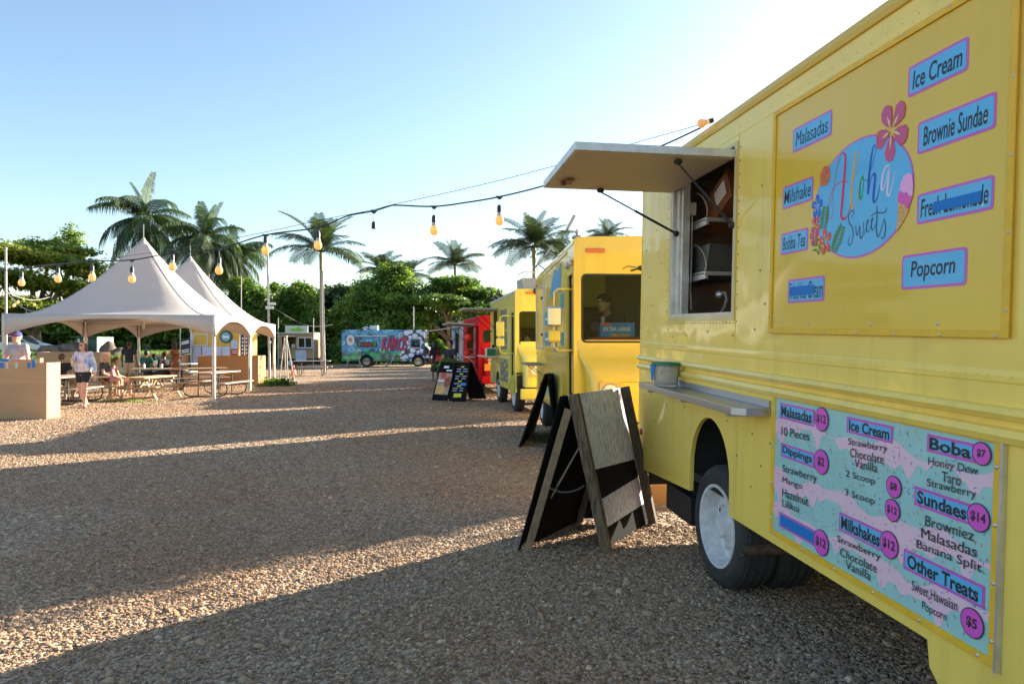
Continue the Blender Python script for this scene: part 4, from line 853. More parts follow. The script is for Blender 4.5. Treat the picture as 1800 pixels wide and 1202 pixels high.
# ---- the painted truck across the yard
def kairosmat():
    m = bpy.data.materials.new('painted_waves'); m.use_nodes = True; nt = m.node_tree; N = nt.nodes; L = nt.links; b = N['Principled BSDF']
    tc = N.new('ShaderNodeTexCoord'); sx = N.new('ShaderNodeSeparateXYZ'); L.new(tc.outputs['Object'], sx.inputs[0])
    def ramp(inp, stops, const=False):
        r = N.new('ShaderNodeValToRGB'); L.new(inp, r.inputs[0]); e = r.color_ramp.elements
        if const: r.color_ramp.interpolation = 'CONSTANT'
        e[0].position, e[0].color = stops[0][0], (*stops[0][1], 1); e[1].position, e[1].color = stops[-1][0], (*stops[-1][1], 1)
        for p, c in stops[1:-1]: k = e.new(p); k.color = (*c, 1)
        return r.outputs[0]
    def vor(s, f='F1'):
        v = N.new('ShaderNodeTexVoronoi'); v.inputs['Scale'].default_value = s; v.feature = f; mp = N.new('ShaderNodeMapping'); mp.inputs['Scale'].default_value = (1, .001, 1.3); L.new(tc.outputs['Object'], mp.inputs[0]); L.new(mp.outputs[0], v.inputs['Vector']); return v.outputs['Distance']
    def mix(f, a, c):
        x = N.new('ShaderNodeMix'); x.data_type = 'RGBA'; L.new(f, x.inputs[0]); L.new(a, x.inputs[6]); L.new(c, x.inputs[7]); return x.outputs[2]
    up_ = ramp(vor(1.35), [(0, sr(200, 220, 245)), (.2, sr(40, 135, 195)), (.3, sr(150, 210, 225)), (.45, sr(10, 105, 175)), (.6, sr(80, 170, 205)), (.8, sr(10, 70, 120))])
    lo_ = ramp(vor(1.9), [(0, sr(20, 150, 80)), (.25, sr(40, 200, 110)), (.5, sr(20, 130, 90)), (.7, sr(20, 70, 120)), (.9, sr(60, 200, 100))])
    fr_ = ramp(vor(2.6), [(0, sr(230, 235, 240)), (.3, sr(180, 205, 235)), (.42, sr(240, 240, 245)), (.55, sr(50, 80, 160)), (.68, sr(15, 55, 35))])
    nz = N.new('ShaderNodeTexNoise'); nz.inputs['Scale'].default_value = 1.6; L.new(tc.outputs['Object'], nz.inputs['Vector'])
    a1 = N.new('ShaderNodeMath'); a1.operation = 'MULTIPLY_ADD'; L.new(nz.outputs['Fac'], a1.inputs[0]); a1.inputs[1].default_value = 1.1; L.new(sx.outputs[2], a1.inputs[2])
    f1 = ramp(a1.outputs[0], [(0, (0, 0, 0)), (1, (1, 1, 1))]); mr = N.new('ShaderNodeMapRange'); mr.inputs[1].default_value = 1.62; mr.inputs[2].default_value = 1.72; L.new(a1.outputs[0], mr.inputs[0])
    a2 = N.new('ShaderNodeMath'); a2.operation = 'MULTIPLY_ADD'; L.new(nz.outputs['Fac'], a2.inputs[0]); a2.inputs[1].default_value = 1.0; L.new(sx.outputs[0], a2.inputs[2])
    mr2 = N.new('ShaderNodeMapRange'); mr2.inputs[1].default_value = 2.0; mr2.inputs[2].default_value = 2.25; L.new(a2.outputs[0], mr2.inputs[0])
    L.new(mix(mr2.outputs[0], fr_, mix(mr.outputs[0], lo_, up_)), b.inputs['Base Color']); b.inputs['Roughness'].default_value = .45; b.inputs['Coat Weight'].default_value = .4
    return m
KM = kairosmat()
M6 = frame(gY(746, 48.5), (-1, -.02, 0)); s6 = mapper(M6, .01)
door6 = (.0, 0, 0, 0)
wk = [s6(725, 599), s6(743, 613)]
w6 = [(.28, 1.42), (.28, 2.12), (1.0, 2.12), (1.0, 1.42)]
t6 = step_van(M6, 'food_truck', 'blue and green painted food truck lettered KAIROS parked across the yard', 5.85, 2.1, 2.62, KM, (.45, 4.1), side_holes=[rrect(.28, 1.35, 1.02, 2.0, .05)], nose=.42, zb=.42, wr=.38, rimm=mat('cream_rim', (.6, .55, .42), .5), inner=mat('dim_inside', (.1, .09, .07), .7))
fr = MB().plate(rrect(.24, 1.31, 1.06, 2.04, .06), [rrect(.30, 1.37, 1.0, 1.98, .05)], .001, .02).build('cab_window', mat('pale_frame', (.6, .62, .65), .5), t6)
MB().box(.3, 1.0, -.02, -.015, 1.37, 1.98).build('glass', GLASS, fr)
xa, za = s6(673, 597); xb, zb_ = s6(718, 616)
KR = mat('kairos_red', sr(205, 35, 70), .45)
text('KAIROS', xa + .05, zb_ - .05, xb, za + .12, .012, mat('kairos_shadow', sr(30, 40, 90), .5), t6, bold=.02, shear=.3)
text('KAIROS', xa + .12, zb_, xb + .07, za + .17, .015, KR, t6, bold=.01, shear=.3)
a, c = s6(627, 601), s6(663, 610)
hb = MB().box(c[0], a[0], .001, .03, c[1] - .0, a[1]).build('menu_screen', mat('screen_black', (.015, .02, .015), .4), t6)
text('KAIROS', a[0] - .35, c[1] + .08, c[0] + .35, a[1] - .08, .032, KR, hb, bold=.02)
for xx in (a[0] - .18, c[0] + .18): flat(hb, 'screen_shield', [(xx - .1, a[1] - .05), (xx + .1, a[1] - .05), (xx + .1, c[1] + .15), (xx, c[1] + .04), (xx - .1, c[1] + .15)], .033, mat('shield_green', sr(40, 150, 70), .5))
c0 = s6(616, 598); em = flat(t6, 'printed_face', [(c0[0] + .28 * math.cos(R(k * 18)), c0[1] + .38 * math.sin(R(k * 18))) for k in range(20)], .012, mat('beard_white', sr(225, 220, 215), .5))
flat(em, 'face_skin', [(c0[0] + .14 * math.cos(R(k * 18)), c0[1] + .02 + .16 * math.sin(R(k * 18))) for k in range(20)], .014, mat('face_tan', sr(190, 130, 100), .5))
flat(em, 'face_mouth', [(c0[0] - .07, c0[1] - .02), (c0[0], c0[1] - .08), (c0[0] + .07, c0[1] - .02)], .016, WHITE)
b = MB(); b.box(c0[0] - 2.6, c0[0] - .45, .001, .12, 2.17, 2.21); b.build('awning_rail', ALU, t6)
b = MB(); b.box(s6(662, 0)[0], s6(648, 0)[0], -.9, -.4, 2.65, 2.95); b.build('roof_vent', mat('vent_white', (.6, .6, .6), .5), t6, bev=.02)
b = MB(); x_ = s6(640, 0)[0]; b.lathe([(.001, .25), (.2, .2), (.34, .12), (.2, .1), (.2, 0)], (x_, -.6, 2.64), 'z', 16); b.build('roof_fan', ALU, t6, smooth=True)
for r_ in range(2):
    for k in range(6):
        q = s6(665 + k * 8, 626 + r_ * 6); MB().box(q[0] - .12, q[0] + .14, .003, .006, q[1] - .04, q[1] + .04).build('printed_line', mat('line_brown', sr(120, 60, 50), .5) if k % 3 else mat('line_blue', sr(110, 90, 160), .5), t6)
b = MB(); q0 = s6(694, 628); b.tube([(q0[0] - .0, .03, q0[1]), (q0[0] + .02, .1, .9), (q0[0] + .15, .15, .5), (q0[0] + .35, .2, .15), (q0[0] + .75, .2, .03)], .03); b.build('waste_hose', mat('hose_grey', (.5, .5, .5), .5), t6, smooth=True)
MB().box(-.32, -.30, -.5, -.05, .9, 1.1).build('front_lamp', AMBER, t6)
# saw horse at its rear
sh_ = thing('saw_horse', gY(622, 47.6), 'grey trestle standing at the rear end of the blue painted truck', 'trestle')
MB().box(-.5, .5, -.04, .04, .62, .68).build('top_bar', mat('grey_metal', (.35, .35, .34)), sh_)
for x in (-.42, .42):
    for y in (-.25, .25): MB().bar((x * .85, y * .2, .62), (x * 1.15, y, 0), .05, .04).build('leg', mat('grey_metal', (.35, .35, .34)), sh_)
# ------------------------------------------------------------------ sandwich boards
WOODW = mat('weathered_plank', (.84, .86, .95), .8, col2=(.28, .28, .32), vs=6, stretch=(14, 14, 1.0), bump=.002, bs=14, detail=9)
WOODD = mat('dark_stained_wood', (.12, .085, .05), .75, col2=(.03, .025, .02), vs=9, stretch=(8, 8, .9), bump=.003, bs=14, detail=8)
BLKP = mat('black_board', (.012, .012, .013), .92, spec=.08, bump=.0006, bs=60)
CHAIN = mat('chain_metal', (.5, .48, .44), .35, .9)
def quadslab(b, P, t, mi=0):                   # P four corners (world), thickness t along normal
    P = [Vector(p) for p in P]; n = (P[1] - P[0]).cross(P[3] - P[0]).normalized() * t
    return b.add([*P, *[p + n for p in P]], [(3, 2, 1, 0), (4, 5, 6, 7), (0, 1, 5, 4), (1, 2, 6, 5), (2, 3, 7, 6), (3, 0, 4, 7)], mi)
def lerp(a, b, t): return Vector(a) * (1 - t) + Vector(b) * t
# nearest board: ridge running away from the viewer
A0 = gp(1058, 970); A1 = gp(1139, 918); L0 = gp(912, 968); Lf = L0 + (A1 - A0)
R0 = at(1000, 694, 5.38); R1 = R0 + (A1 - A0)
Q0 = at(986, 697, 5.36); Q1 = Q0 + (A1 - A0)
bd1 = thing('sandwich_board', (0, 0, 0), 'tall weathered wooden sandwich board with black bands, beside the nearest truck', 'sandwich board')
def mk(name, P, t, m, par=bd1): return quadslab(MB(), P, t).build(name, m, par, bev=.003)
dn = (A0 - R0); 
def rp(u, v): return R0 + (A1 - A0) * u + dn * v
rightn = (A1 - A0).cross(dn).normalized()
for k, (v0, v1, m) in enumerate(((0.0, .585, WOODW), (.587, .74, BLKP), (.742, .885, WOODW), (.887, 1.0, BLKP))):
    sk = .0
    P = [rp(.0, v0), rp(1, v0), rp(1, v1), rp(0, v1)]
    C_ = (0, (.49, .53), (.70, .66), (.88, .86), (1, 1))
    C_ = ((0, 0), (.49, .53), (.70, .66), (.88, .86), (1, 1)); P = [rp(0, C_[k][0]), rp(1, C_[k][1]), rp(1, C_[k + 1][1]), rp(0, C_[k + 1][0])]  # real black bands; the lowest is widened upward to blacken a sunlit patch
    mk('face_plank' if m is WOODW else 'painted_band', P, .012, m)
inn = -rightn if rightn.x > 0 else rightn
ax = (A1 - A0).normalized()
def post(p, q, w=.055, d=.075, m=WOODD, nm='frame_post', par=bd1, off=0):
    b = MB(); b.bar(p, q, w, d, up=rightn); return b.build(nm, m, par, bev=.004)
post(R0 - rightn * .03 + ax * .025, A0 - rightn * .03 + ax * .025, .05, .085, mat('worn_post', (.22, .15, .08), .8, col2=(.04, .03, .025), vs=7, stretch=(6, 6, .8), bump=.003, bs=14, detail=8))
post(R1 - rightn * .06 - ax * .03, A1 - rightn * .06 - ax * .03)
dl = L0 - Q0; ln_ = (A1 - A0).cross(dl).normalized()
def lp_(u, v): return Q0 + (A1 - A0) * u + dl * v
mk('face_panel', [lp_(0, 0), lp_(1, 0), lp_(1, 1), lp_(0, 1)], .012, BLKP)
MB().bar(Q0 + ax * .03 + Vector((.045, 0, -.1)), L0 + ax * .03 + Vector((.055, 0, .0)), .045, .06, up=(1, 0, 0)).build('frame_post', mat('plain_post', (.26, .18, .10), .8, var=.25, vs=12, bump=.002, bs=20), bd1, bev=.004)
MB().bar(Q1 - ax * .03 + Vector((.03, 0, 0)), Lf - ax * .03 + Vector((.035, 0, 0)), .05, .06, up=(1, 0, 0)).build('frame_post', WOODD, bd1, bev=.004)
mk('inner_brown_panel', [lp_(1.0, .08) + Vector((.06, 0, 0)), lp_(1.0, .62) + Vector((.06, 0, 0)), rp(1.0, .62) - Vector((.06, 0, 0)), rp(1.0, .08) - Vector((.06, 0, 0))], .008, mat('brown_ply', (.10, .05, .03), .7))
mk('inner_black_panel', [lp_(.98, .62) + Vector((.04, 0, 0)), lp_(.98, .97) + Vector((.04, 0, 0)), lp_(.98, .97) + Vector((.42, 0, 0)), lp_(.98, .62) + Vector((.33, 0, 0))], .008, BLKP)
for vv, u, sag in ((.58, .05, .055), (.46, .9, .02), (.53, .95, .03)):
    a_, c_ = lp_(u, vv) + Vector((.05, -.0, 0)), rp(u, vv) + Vector((-.05, 0, 0)); n = 26; ch = MB()
    for k in range(n):
        t0, t1_ = k / n, (k + 1) / n; p = lerp(a_, c_, t0) - Vector((0, 0, sag * 4 * t0 * (1 - t0))); q = lerp(a_, c_, t1_) - Vector((0, 0, sag * 4 * t1_ * (1 - t1_)))
        d = (q - p); s_ = Vector((0, 1, 0)) if k % 2 else Vector((0, 0, 1)); s_ = (s_ - d.normalized() * s_.dot(d.normalized())).normalized() * .006; e = d * .12
        ch.tube([p - e, p + d * .2 + s_, p + d * .8 + s_, q + e, p + d * .8 - s_, p + d * .2 - s_, p - e], .0018, 4)
    ch.build('chain', CHAIN, bd1)['kind'] = 'stuff'

# board beside the golden truck
def a_board(name, label, P, foot_l, foot_r, tl, tr, back, face_m, t=.03, split=None):
    """front face corners on world points; back is the vector from the front feet to the rear feet."""
    root = thing(name, (0, 0, 0), label, 'sandwich board')
    f = [Vector(tl), Vector(tr), Vector(foot_r), Vector(foot_l)]
    n = (f[1] - f[0]).cross(f[3] - f[0]).normalized(); f[2] -= n * (f[2] - f[0]).dot(n)
    if n.dot(Vector(back)) < 0: n = -n
    o = MB(); o.add([*f, *[p + n * t for p in f]], [(3, 2, 1, 0), (4, 5, 6, 7), (0, 1, 5, 4), (1, 2, 6, 5), (2, 3, 7, 6), (3, 0, 4, 7)]); o.build('front_panel', BLKP, root)
    g = [f[0] + n * (t + .004), f[1] + n * (t + .004), f[2] + Vector(back), f[3] + Vector(back)]; m_ = (g[1] - g[0]).cross(g[3] - g[0]).normalized()
    if m_.dot(Vector(back)) < 0: m_ = -m_
    o = MB(); o.add([*g, *[p + m_ * t for p in g]], [(3, 2, 1, 0), (4, 5, 6, 7), (0, 1, 5, 4), (1, 2, 6, 5), (2, 3, 7, 6), (3, 0, 4, 7)]); o.build('rear_panel', BLKP, root)
    def F2(u, v, d=.004): return f[0] * (1 - u) * (1 - v) + f[1] * u * (1 - v) + f[2] * u * v + f[3] * (1 - u) * v - n * d
    def decal(nm, u0, v0, u1, v1, m, d=.003, par=root, poly=None):
        pts = poly or [(u0, v0), (u1, v0), (u1, v1), (u0, v1)]
        q = [F2(a, c, d) for a, c in pts]; q2 = [p + n * .002 for p in q]; k = len(q)
        return MB().add(q + q2, [tuple(range(k)), tuple(range(2 * k - 1, k - 1, -1))] + [(i, i + k, (i + 1) % k + k, (i + 1) % k) for i in range(k)]).build(nm, m, par)
    return root, decal
b2, dec = a_board('sandwich_board', 'narrow painted sandwich board standing edge-on beside the golden truck', None, gp(911, 786), gp(926, 765) + Vector((.12, .5, 0)), at(957, 657, 10.7), at(966, 655, 11.6), Vector((.62, .12, 0)), None)
dec('painted_picture', .02, .10, .98, .86, mat('poster_mixed', sr(170, 160, 140), .5, col2=sr(70, 130, 150), vs=6, detail=6))
dec('blue_patch', .1, .3, .7, .42, mat('teal_print', (.1, .4, .4)), d=.005); dec('red_patch', .2, .5, .8, .6, mat('patch_orange', (.6, .3, .1)), d=.005)
# two boards facing the yard
fl_, fr_ = gp(759, 702), gp(787, 704); tl_, tr_ = at(777, 637, 19.6), at(800, 638, 19.4)
b3, dec = a_board('sandwich_board', 'black sandwich board with a large meal picture, left of the menu board', None, gY(758.5, 19.9), gY(786, 19.6), at(775, 636, 20.25), at(802, 637, 19.95), Vector((.1, .75, 0)), None)
pc = dec('meal_picture', .08, .28, .93, .84, mat('food_print', sr(190, 120, 80), .5, col2=sr(150, 160, 150), vs=7, detail=5))
dec('picture_patch', 0, 0, 0, 0, mat('tomato_print', sr(200, 60, 60), .5, var=.2, vs=9), d=.005, poly=[(.25, .3), (.5, .27), (.6, .38), (.45, .44), (.25, .4)])
dec('picture_patch', 0, 0, 0, 0, mat('meat_print', sr(150, 70, 45), .5, var=.3, vs=20), d=.005, poly=[(.55, .42), (.85, .36), (.95, .55), (.8, .66), (.55, .62)])
dec('picture_patch', 0, 0, 0, 0, mat('corn_print', sr(215, 170, 90), .5, var=.25, vs=20), d=.005, poly=[(.15, .62), (.5, .6), (.7, .72), (.55, .82), (.1, .82)])
dec('brand_mark', .3, .10, .62, .16, WHITE, d=.005); dec('printed_line', .5, .2, .86, .235, WHITE, d=.005); dec('printed_line', .14, .47, .5, .51, WHITE, d=.007)
b4, dec = a_board('sandwich_board', 'black sandwich board with the yellow and white printed menu, right of the meal picture', None, gY(788, 19.55), gY(822, 19.2), at(804, 637, 19.9), at(827, 637, 19.55), Vector((.55, .85, 0)), None)
YM_ = mat('menu_yellow_print', sr(215, 200, 50), .5); WM_ = mat('menu_white', sr(160, 170, 190), .5)
r3 = random.Random(5)
for k in range(11):
    v = .10 + k * .062
    if k in (0, 3, 6, 8): dec('menu_heading', .36, v, .6, v + .032, YM_)
    else:
        dec('menu_line', .1, v, r3.uniform(.35, .45), v + .022, WM_); dec('menu_line', .55, v, r3.uniform(.75, .9), v + .022, WM_)
dec('blue_patch', .52, .54, .92, .60, mat('box_blue', (.0, .2, .5)), d=.005); dec('menu_notice', .25, .80, .72, .90, mat('notice_yellow', sr(215, 205, 50), .5), d=.005)

# low cardboard and timber box beside the nearest truck
bx = thing('low_box', gY(1160, 7.05), 'low brown cardboard box on the gravel behind the black striped board', 'box', rz=R(8))
MB().box(-.25, .75, -.02, .5, 0, .2).build('carton', mat('cardboard', (.45, .26, .13), .8, var=.08), bx)
MB().plate([(-.25, -.0), (.75, -.0), (.75, .52), (-.25, .5)], [], .203, .21, plane='xy').build('lid', mat('cardboard_light', (.58, .38, .22), .8), bx)

# ------------------------------------------------------------------ plywood boxes and planters
PLYB = mat('plywood_warm', (.50, .285, .14), .7, var=.09, vs=1.3, stretch=(.4, 1, 8), bump=.0008, bs=30)
PLYR = mat('plywood_reddish', (.42, .22, .10), .75, var=.07, vs=1.3, stretch=(.4, 1, 8))
MA = frame(gY(80.5, 14.88), (-.995, .04, 0))
bx1 = thing('plywood_box', (0, 0, 0), 'tall pale plywood box at the left edge with blue tape along its top', 'box', M=MA)
MB().box(0, 2.2, -.02, 0, 0, 1.235).build('front_panel', PLYB, bx1)
MB().box(-.02, -.001, -.42, 0, 0, 1.235).build('end_panel', PLYB, bx1)
MB().box(0, 2.2, -.42, -.40, 0, 1.235).build('back_panel', PLYB, bx1); MB().box(0, 2.2, -.40, -.02, 1.16, 1.18).build('top_panel', PLYB, bx1)
MB().box(.3, 1.2, -.3, -.26, 1.236, 1.30).build('loose_batten', PLYB, bx1); MB().box(.28, .3, -.3, -.2, 1.236, 1.33).build('loose_batten', PLYB, bx1)
sA = mapper(MA, .002)
for px0_, px1_, zt, dz, m in ((56, 62, 1.30, .17, TAPE), (48, 53, 1.235, .11, TAPE), (27, 32, 1.235, .12, mat('grey_tape', (.55, .55, .55), .6)), (10, 15, 1.235, .13, mat('grey_tape', (.55, .55, .55))), (0, 6, 1.235, .11, TAPE), (2, 16, 1.32, .06, TAPE)):
    xa = sA(px0_, 640)[0]; xb = sA(px1_, 640)[0]; MB().box(xb, xa, .002, .006, zt - dz, zt + .002).build('tape_strip', m, bx1)
for k in (-.30, -.12): b = MB(); b.box(-.034, -.021, k - .015, k + .015, .62, .66); b.build('bracket', ALU, bx1)
def plybox(px0, px1, Y, h, depth, label, m=PLYR, rz=0, name='plywood_box', cat='box'):
    o = gY(px1, Y); w = (px1 - px0) / F * Y
    r = thing(name, o, label, cat, rz=rz)
    MB().box(-w, 0, 0, .02, 0, h).build('front_panel', m, r); MB().box(0, .02, 0, depth, 0, h).build('end_panel', m, r)
    MB().box(-w, 0, depth, depth + .02, 0, h).build('back_panel', m, r); MB().box(-w, -.001, .021, depth - .001, h - .05, h - .03).build('top_panel', m, r)
    MB().box(-w - .02, -w, 0, depth, 0, h).build('end_panel', m, r)
    return r
plybox(350, 453, 27.6, 1.16, .9, 'long reddish plywood box behind the metal picnic tables under the tent', rz=R(2))
plybox(69, 175, 28.5, 1.30, .8, 'plywood box in front of the green grass bank, behind the seated man', PLYB, rz=R(2))
gb = plybox(236, 322, 33.0, 1.12, .7, 'timber counter with green painted boards behind the seated people', PLYB)
for k in range(3): MB().box(-2.3, -.1, -.024, -.001, .28 + k * .3, .42 + k * .3).build('green_board', mat('green_board_paint', sr(30, 120, 70), .6), gb)

# ------------------------------------------------------------------ tents
CANV = mat('tent_canvas', (.62, .58, .545), .75, var=.035, vs=1.6, bump=.012, bs=2.2)
nt = CANV.node_tree; b_ = nt.nodes['Principled BSDF']; tr_n = nt.nodes.new('ShaderNodeBsdfTranslucent'); tr_n.inputs[0].default_value = (.75, .55, .38, 1); mxn = nt.nodes.new('ShaderNodeMixShader'); mxn.inputs[0].default_value = .22
nt.links.new(b_.outputs[0], mxn.inputs[1]); nt.links.new(tr_n.outputs[0], mxn.inputs[2]); nt.links.new(mxn.outputs[0], nt.nodes['Material Output'].inputs[0])
POLEM = mat('tent_pole', (.55, .50, .45), .45, .5, var=.15, vs=5)
TB = gY(378, 19.3); TR = Vector((-.85, 4.9, 0)); TL = Vector((-5.35, -.90, 0))
def tent(o, label, ph):
    ex = TL; ey = TR; root = thing('canopy_tent', o + (ex + ey) / 2, label, 'tent'); c0 = o + (ex + ey) / 2
    def W(u, v, z): return ex * (u / 2) + ey * (v / 2) + Vector((0, 0, z))
    EV = 2.46; n = 36; vs = []; fs = []
    for i in range(n + 1):
        for j in range(n + 1):
            u = -1 + 2 * i / n; v = -1 + 2 * j / n; d = (abs(u) ** 5 + abs(v) ** 5) ** .2; d = min(1, d) if max(abs(u), abs(v)) < 1 else 1
            d = max(d, max(abs(u), abs(v))); z = EV + (ph - EV) * (1 - d) ** 1.42 - .05 * (1 - (2 * d - 1) ** 2) * (1 if d < .9 else .4) + .02 * math.sin(9 * math.atan2(v, u)) * d * (1 - d)
            vs.append(W(u, v, z))
    for i in range(n):
        for j in range(n): a = i * (n + 1) + j; fs.append((a, a + 1, a + n + 2, a + n + 1))
    cp = MB().add(vs, fs).build('canopy', CANV, root, smooth=True, ang=180)
    for cu, cv in ((-1, -1), (-1, 1), (1, -1), (1, 1)):
        sp = []
        for k in range(17):
            q = k / 16; d = max((2 * abs(q) ** 5) ** .2 if q < 1 else 1, q); d = min(1, d); z = EV + (ph - EV) * (1 - d) ** 1.42 - .05 * (1 - (2 * d - 1) ** 2) * (1 if d < .9 else .4) + .02 * math.sin(9 * math.atan2(cv, cu)) * d * (1 - d); sp.append(W(cu * q, cv * q, z + .004))
        MB().tube(sp, .011, 5).build('seam', mat('seam_canvas', (.50, .47, .45), .8), root)
    sides = ((lambda s: (s, -1)), (lambda s: (-1, s)), (lambda s: (s, 1)), (lambda s: (1, s)))
    for k, f in enumerate(sides):
        vs = []; fs = []; n2 = 32
        for i in range(n2 + 1):
            s = -1 + 2 * i / n2; u, v = f(s); drop = .12 + .50 * abs(s) ** 2.3
            for q in (0, .5, 1): 
                p = W(u * (1 + .004), v * (1 + .004), EV - drop * q); vs.append(p)
        for i in range(n2):
            for q in range(2): a = i * 3 + q; fs.append((a, a + 1, a + 4, a + 3))
        vv = MB().add(vs, fs).build('valance', CANV, root, smooth=True); sm = vv.modifiers.new('thickness', 'SOLIDIFY'); sm.thickness = .006
    for u, v in ((-1, -1), (-1, 1), (1, -1), (1, 1)):
        k = .985; p = W(u * k, v * k, 0); q = W(u * k, v * k, EV - .03)
        MB().cone(p, q, .052, n=12).build('tent_leg', POLEM, root, smooth=True); MB().box(-.1, .1, -.1, .1, 0, .012, M=Matrix.Translation(p)).build('foot_plate', POLEM, root)
        st = MB(); st.tube([q + Vector((0, 0, -.2)), W(u * .97, v * .97, 1.2) + Vector((.03, -.05, 0)), W(u * .985, v * .985, .1)], .012, 5); st.build('ratchet_strap', mat('strap_cream', (.5, .44, .36), .7), root)
    for a_, c_ in (((-1, -1), (1, -1)), ((-1, -1), (-1, 1)), ((1, -1), (1, 1)), ((-1, 1), (1, 1))):
        MB().cone(W(a_[0] * .985, a_[1] * .985, EV - .05), W(c_[0] * .985, c_[1] * .985, EV - .05), .03, n=8).build('eave_tube', POLEM, root, smooth=True)
    MB().cone(W(-.97, 0, EV - .05), W(.97, 0, EV - .05), .02, n=8).build('cross_cable', mat('grey_metal', (.35, .35, .34)), root); MB().cone(W(0, 0, EV - .35), W(0, 0, ph - .02), .04, n=10).build('centre_mast', POLEM, root)
    MB().cone(W(0, 0, ph - .05), W(0, 0, ph + .42), .015, n=6).build('finial_rod', mat('grey_metal', (.35, .35, .34)), root)
    return root
tent(TB, 'white peaked canopy tent nearest the viewer, over the picnic tables', 4.95)
tent(TB + TR, 'white peaked canopy tent behind the nearest one, its top showing beside the palms', 5.0)

# ------------------------------------------------------------------ picnic tables
WT = mat('picnic_timber', (.46, .33, .20), .75, var=.22, vs=3, stretch=(1, 9, 9), bump=.001, bs=20)
BM_ = mat('tube_dark', (.05, .045, .04), .5, .3); TOPM = mat('thermo_top', (.36, .26, .2), .6, var=.15, vs=12)
def wood_table(loc, rz, label, s=1):
    r = thing('picnic_table', loc, label, 'picnic table', 'picnic tables in and beside the tents', rz=rz); r.scale = (s, s, s)
    for k in range(5): MB().box(-.9, .9, -.37 + k * .15, -.37 + k * .15 + .14, .72, .76).build('plank', WT, r)
    for sg in (-1, 1):
        for k in range(2): y = sg * .64 + (k - 1) * .145; MB().box(-.9, .9, y, y + .135, .42, .46).build('seat_plank', WT, r)
        x = sg * .68
        for s2_ in (-1, 1): MB().bar((x, s2_ * .2, .72), (x, s2_ * .66, 0.0), .04, .09, up=(1, 0, 0)).build('leg', WT, r)
        MB().box(x + .022, x + .06, -.76, .76, .34, .42).build('seat_beam', WT, r); MB().box(x + .022, x + .06, -.36, .36, .63, .72).build('top_beam', WT, r)
        MB().bar((x, 0, .36), (x - sg * .4, 0, .70), .06, .04).build('brace', WT, r)
    return r
def metal_table(loc, rz, label, s=1, m=TOPM):
    r = thing('picnic_table', loc, label, 'picnic table', 'picnic tables in and beside the tents', rz=rz); r.scale = (s, s, s)
    MB().box(-.9, .9, -.37, .37, .73, .77).build('tabletop', m, r, bev=.01)
    for sg in (-1, 1):
        MB().box(-.9, .9, sg * .68 - .14, sg * .68 + .14, .42, .455).build('seat', m, r, bev=.01); x = sg * .6
        t = MB(); t.tube([(x, -.68, .42), (x, -.72, .25), (x, -.66, .1), (x, -.5, .03), (x, .5, .03), (x, .66, .1), (x, .72, .25), (x, .68, .42)], .022, 8); t.build('tube_frame', BM_, r, smooth=True)
        for y in (-.22, .22): MB().cone((x, y, .03), (x, y, .73), .02, n=8).build('leg', BM_, r)
    return r
wood_table(gY(266, 20.6), R(84), 'wooden picnic table with slanted legs at the front of the tent', .88)
wood_table(gY(160, 20.8), R(22), 'wooden picnic table behind the walking woman in the pale top', .85)
metal_table(gY(379, 21.6), R(84), 'tube framed picnic table right behind the front tent leg')
metal_table(gY(352, 24.8), R(30), 'tube framed picnic table in front of the long plywood box')
metal_table(gY(113, 18.8), R(95), 'dark framed picnic table just right of the taped plywood box')
metal_table(gY(280, 24.4), R(15), 'brown topped picnic table in the middle of the tent')
metal_table(gY(222, 27.5), R(5), 'tube framed picnic table beside the man in khaki shorts')
metal_table(gY(328, 30.5), R(80), 'pale picnic table at the left end of the long plywood box', m=mat('pale_top', (.6, .6, .55), .6))
metal_table(gY(549, 35.5), R(5), 'tube framed picnic table out on the gravel by the orange cone', m=mat('grey_top', (.35, .3, .27), .6))
for (px, py, Y, c, lab) in ((253, 648, 24.2, (.7, .7, .7), 'white paper cup on the brown topped picnic table'), (284, 650, 24.3, (.6, .65, .6), 'clear sauce bottle on the brown topped picnic table'),):
    o = thing('drink_cup' if 'cup' in lab else 'sauce_bottle', gY(px, Y, .77), lab, 'cup' if 'cup' in lab else 'bottle')
    b = MB(); b.lathe([(.001, 0), (.035, 0), (.045, .14), (.03, .16), (.001, .16)], n=12); b.build('cup_body', mat('cup%d' % px, c, .4), o, smooth=True)
    b = MB(); b.cone((0, 0, .16), (0.01, 0, .22), .012, n=6); b.build('straw' if 'cup' in lab else 'cap', mat('cap_red', (.5, .05, .03), .5), o)

# ------------------------------------------------------------------ traffic cone, ladder, trailer stand
cn = thing('traffic_cone', gY(516, 36.0), 'small orange traffic cone beside the white step ladder', 'traffic cone')
b = MB(); b.cone((0, 0, .03), (0, 0, .52), .14, .03, n=20); b.build('cone_body', mat('cone_orange', (.85, .13, .03), .5), cn, smooth=True); MB().box(-.2, .2, -.2, .2, 0, .03).build('cone_base', mat('cone_orange', (.85, .13, .03)), cn)
ld = thing('step_ladder', gY(500, 28.3), 'white step ladder opened beside the tent corner', 'ladder')
LM = mat('ladder_white', (.38, .37, .34), .5)
for x0, x1, yy in ((-.22, -.1, 0), (.14, -.02, 0), (-.18, -.1, .7), (.2, -.02, .7)): MB().bar((x0, yy, 0), (x1, .3, 1.95), .035, .03).build('rail', LM, ld)
for k in range(5): t = .15 + k * .18; MB().bar((-.22 + .12 * t, .3 * t, 1.95 * t), (.14 - .16 * t, .3 * t, 1.95 * t), .06, .03).build('rung', LM, ld)
MB().box(-.14, .02, .22, .38, 1.94, 1.98).build('top_step', LM, ld)
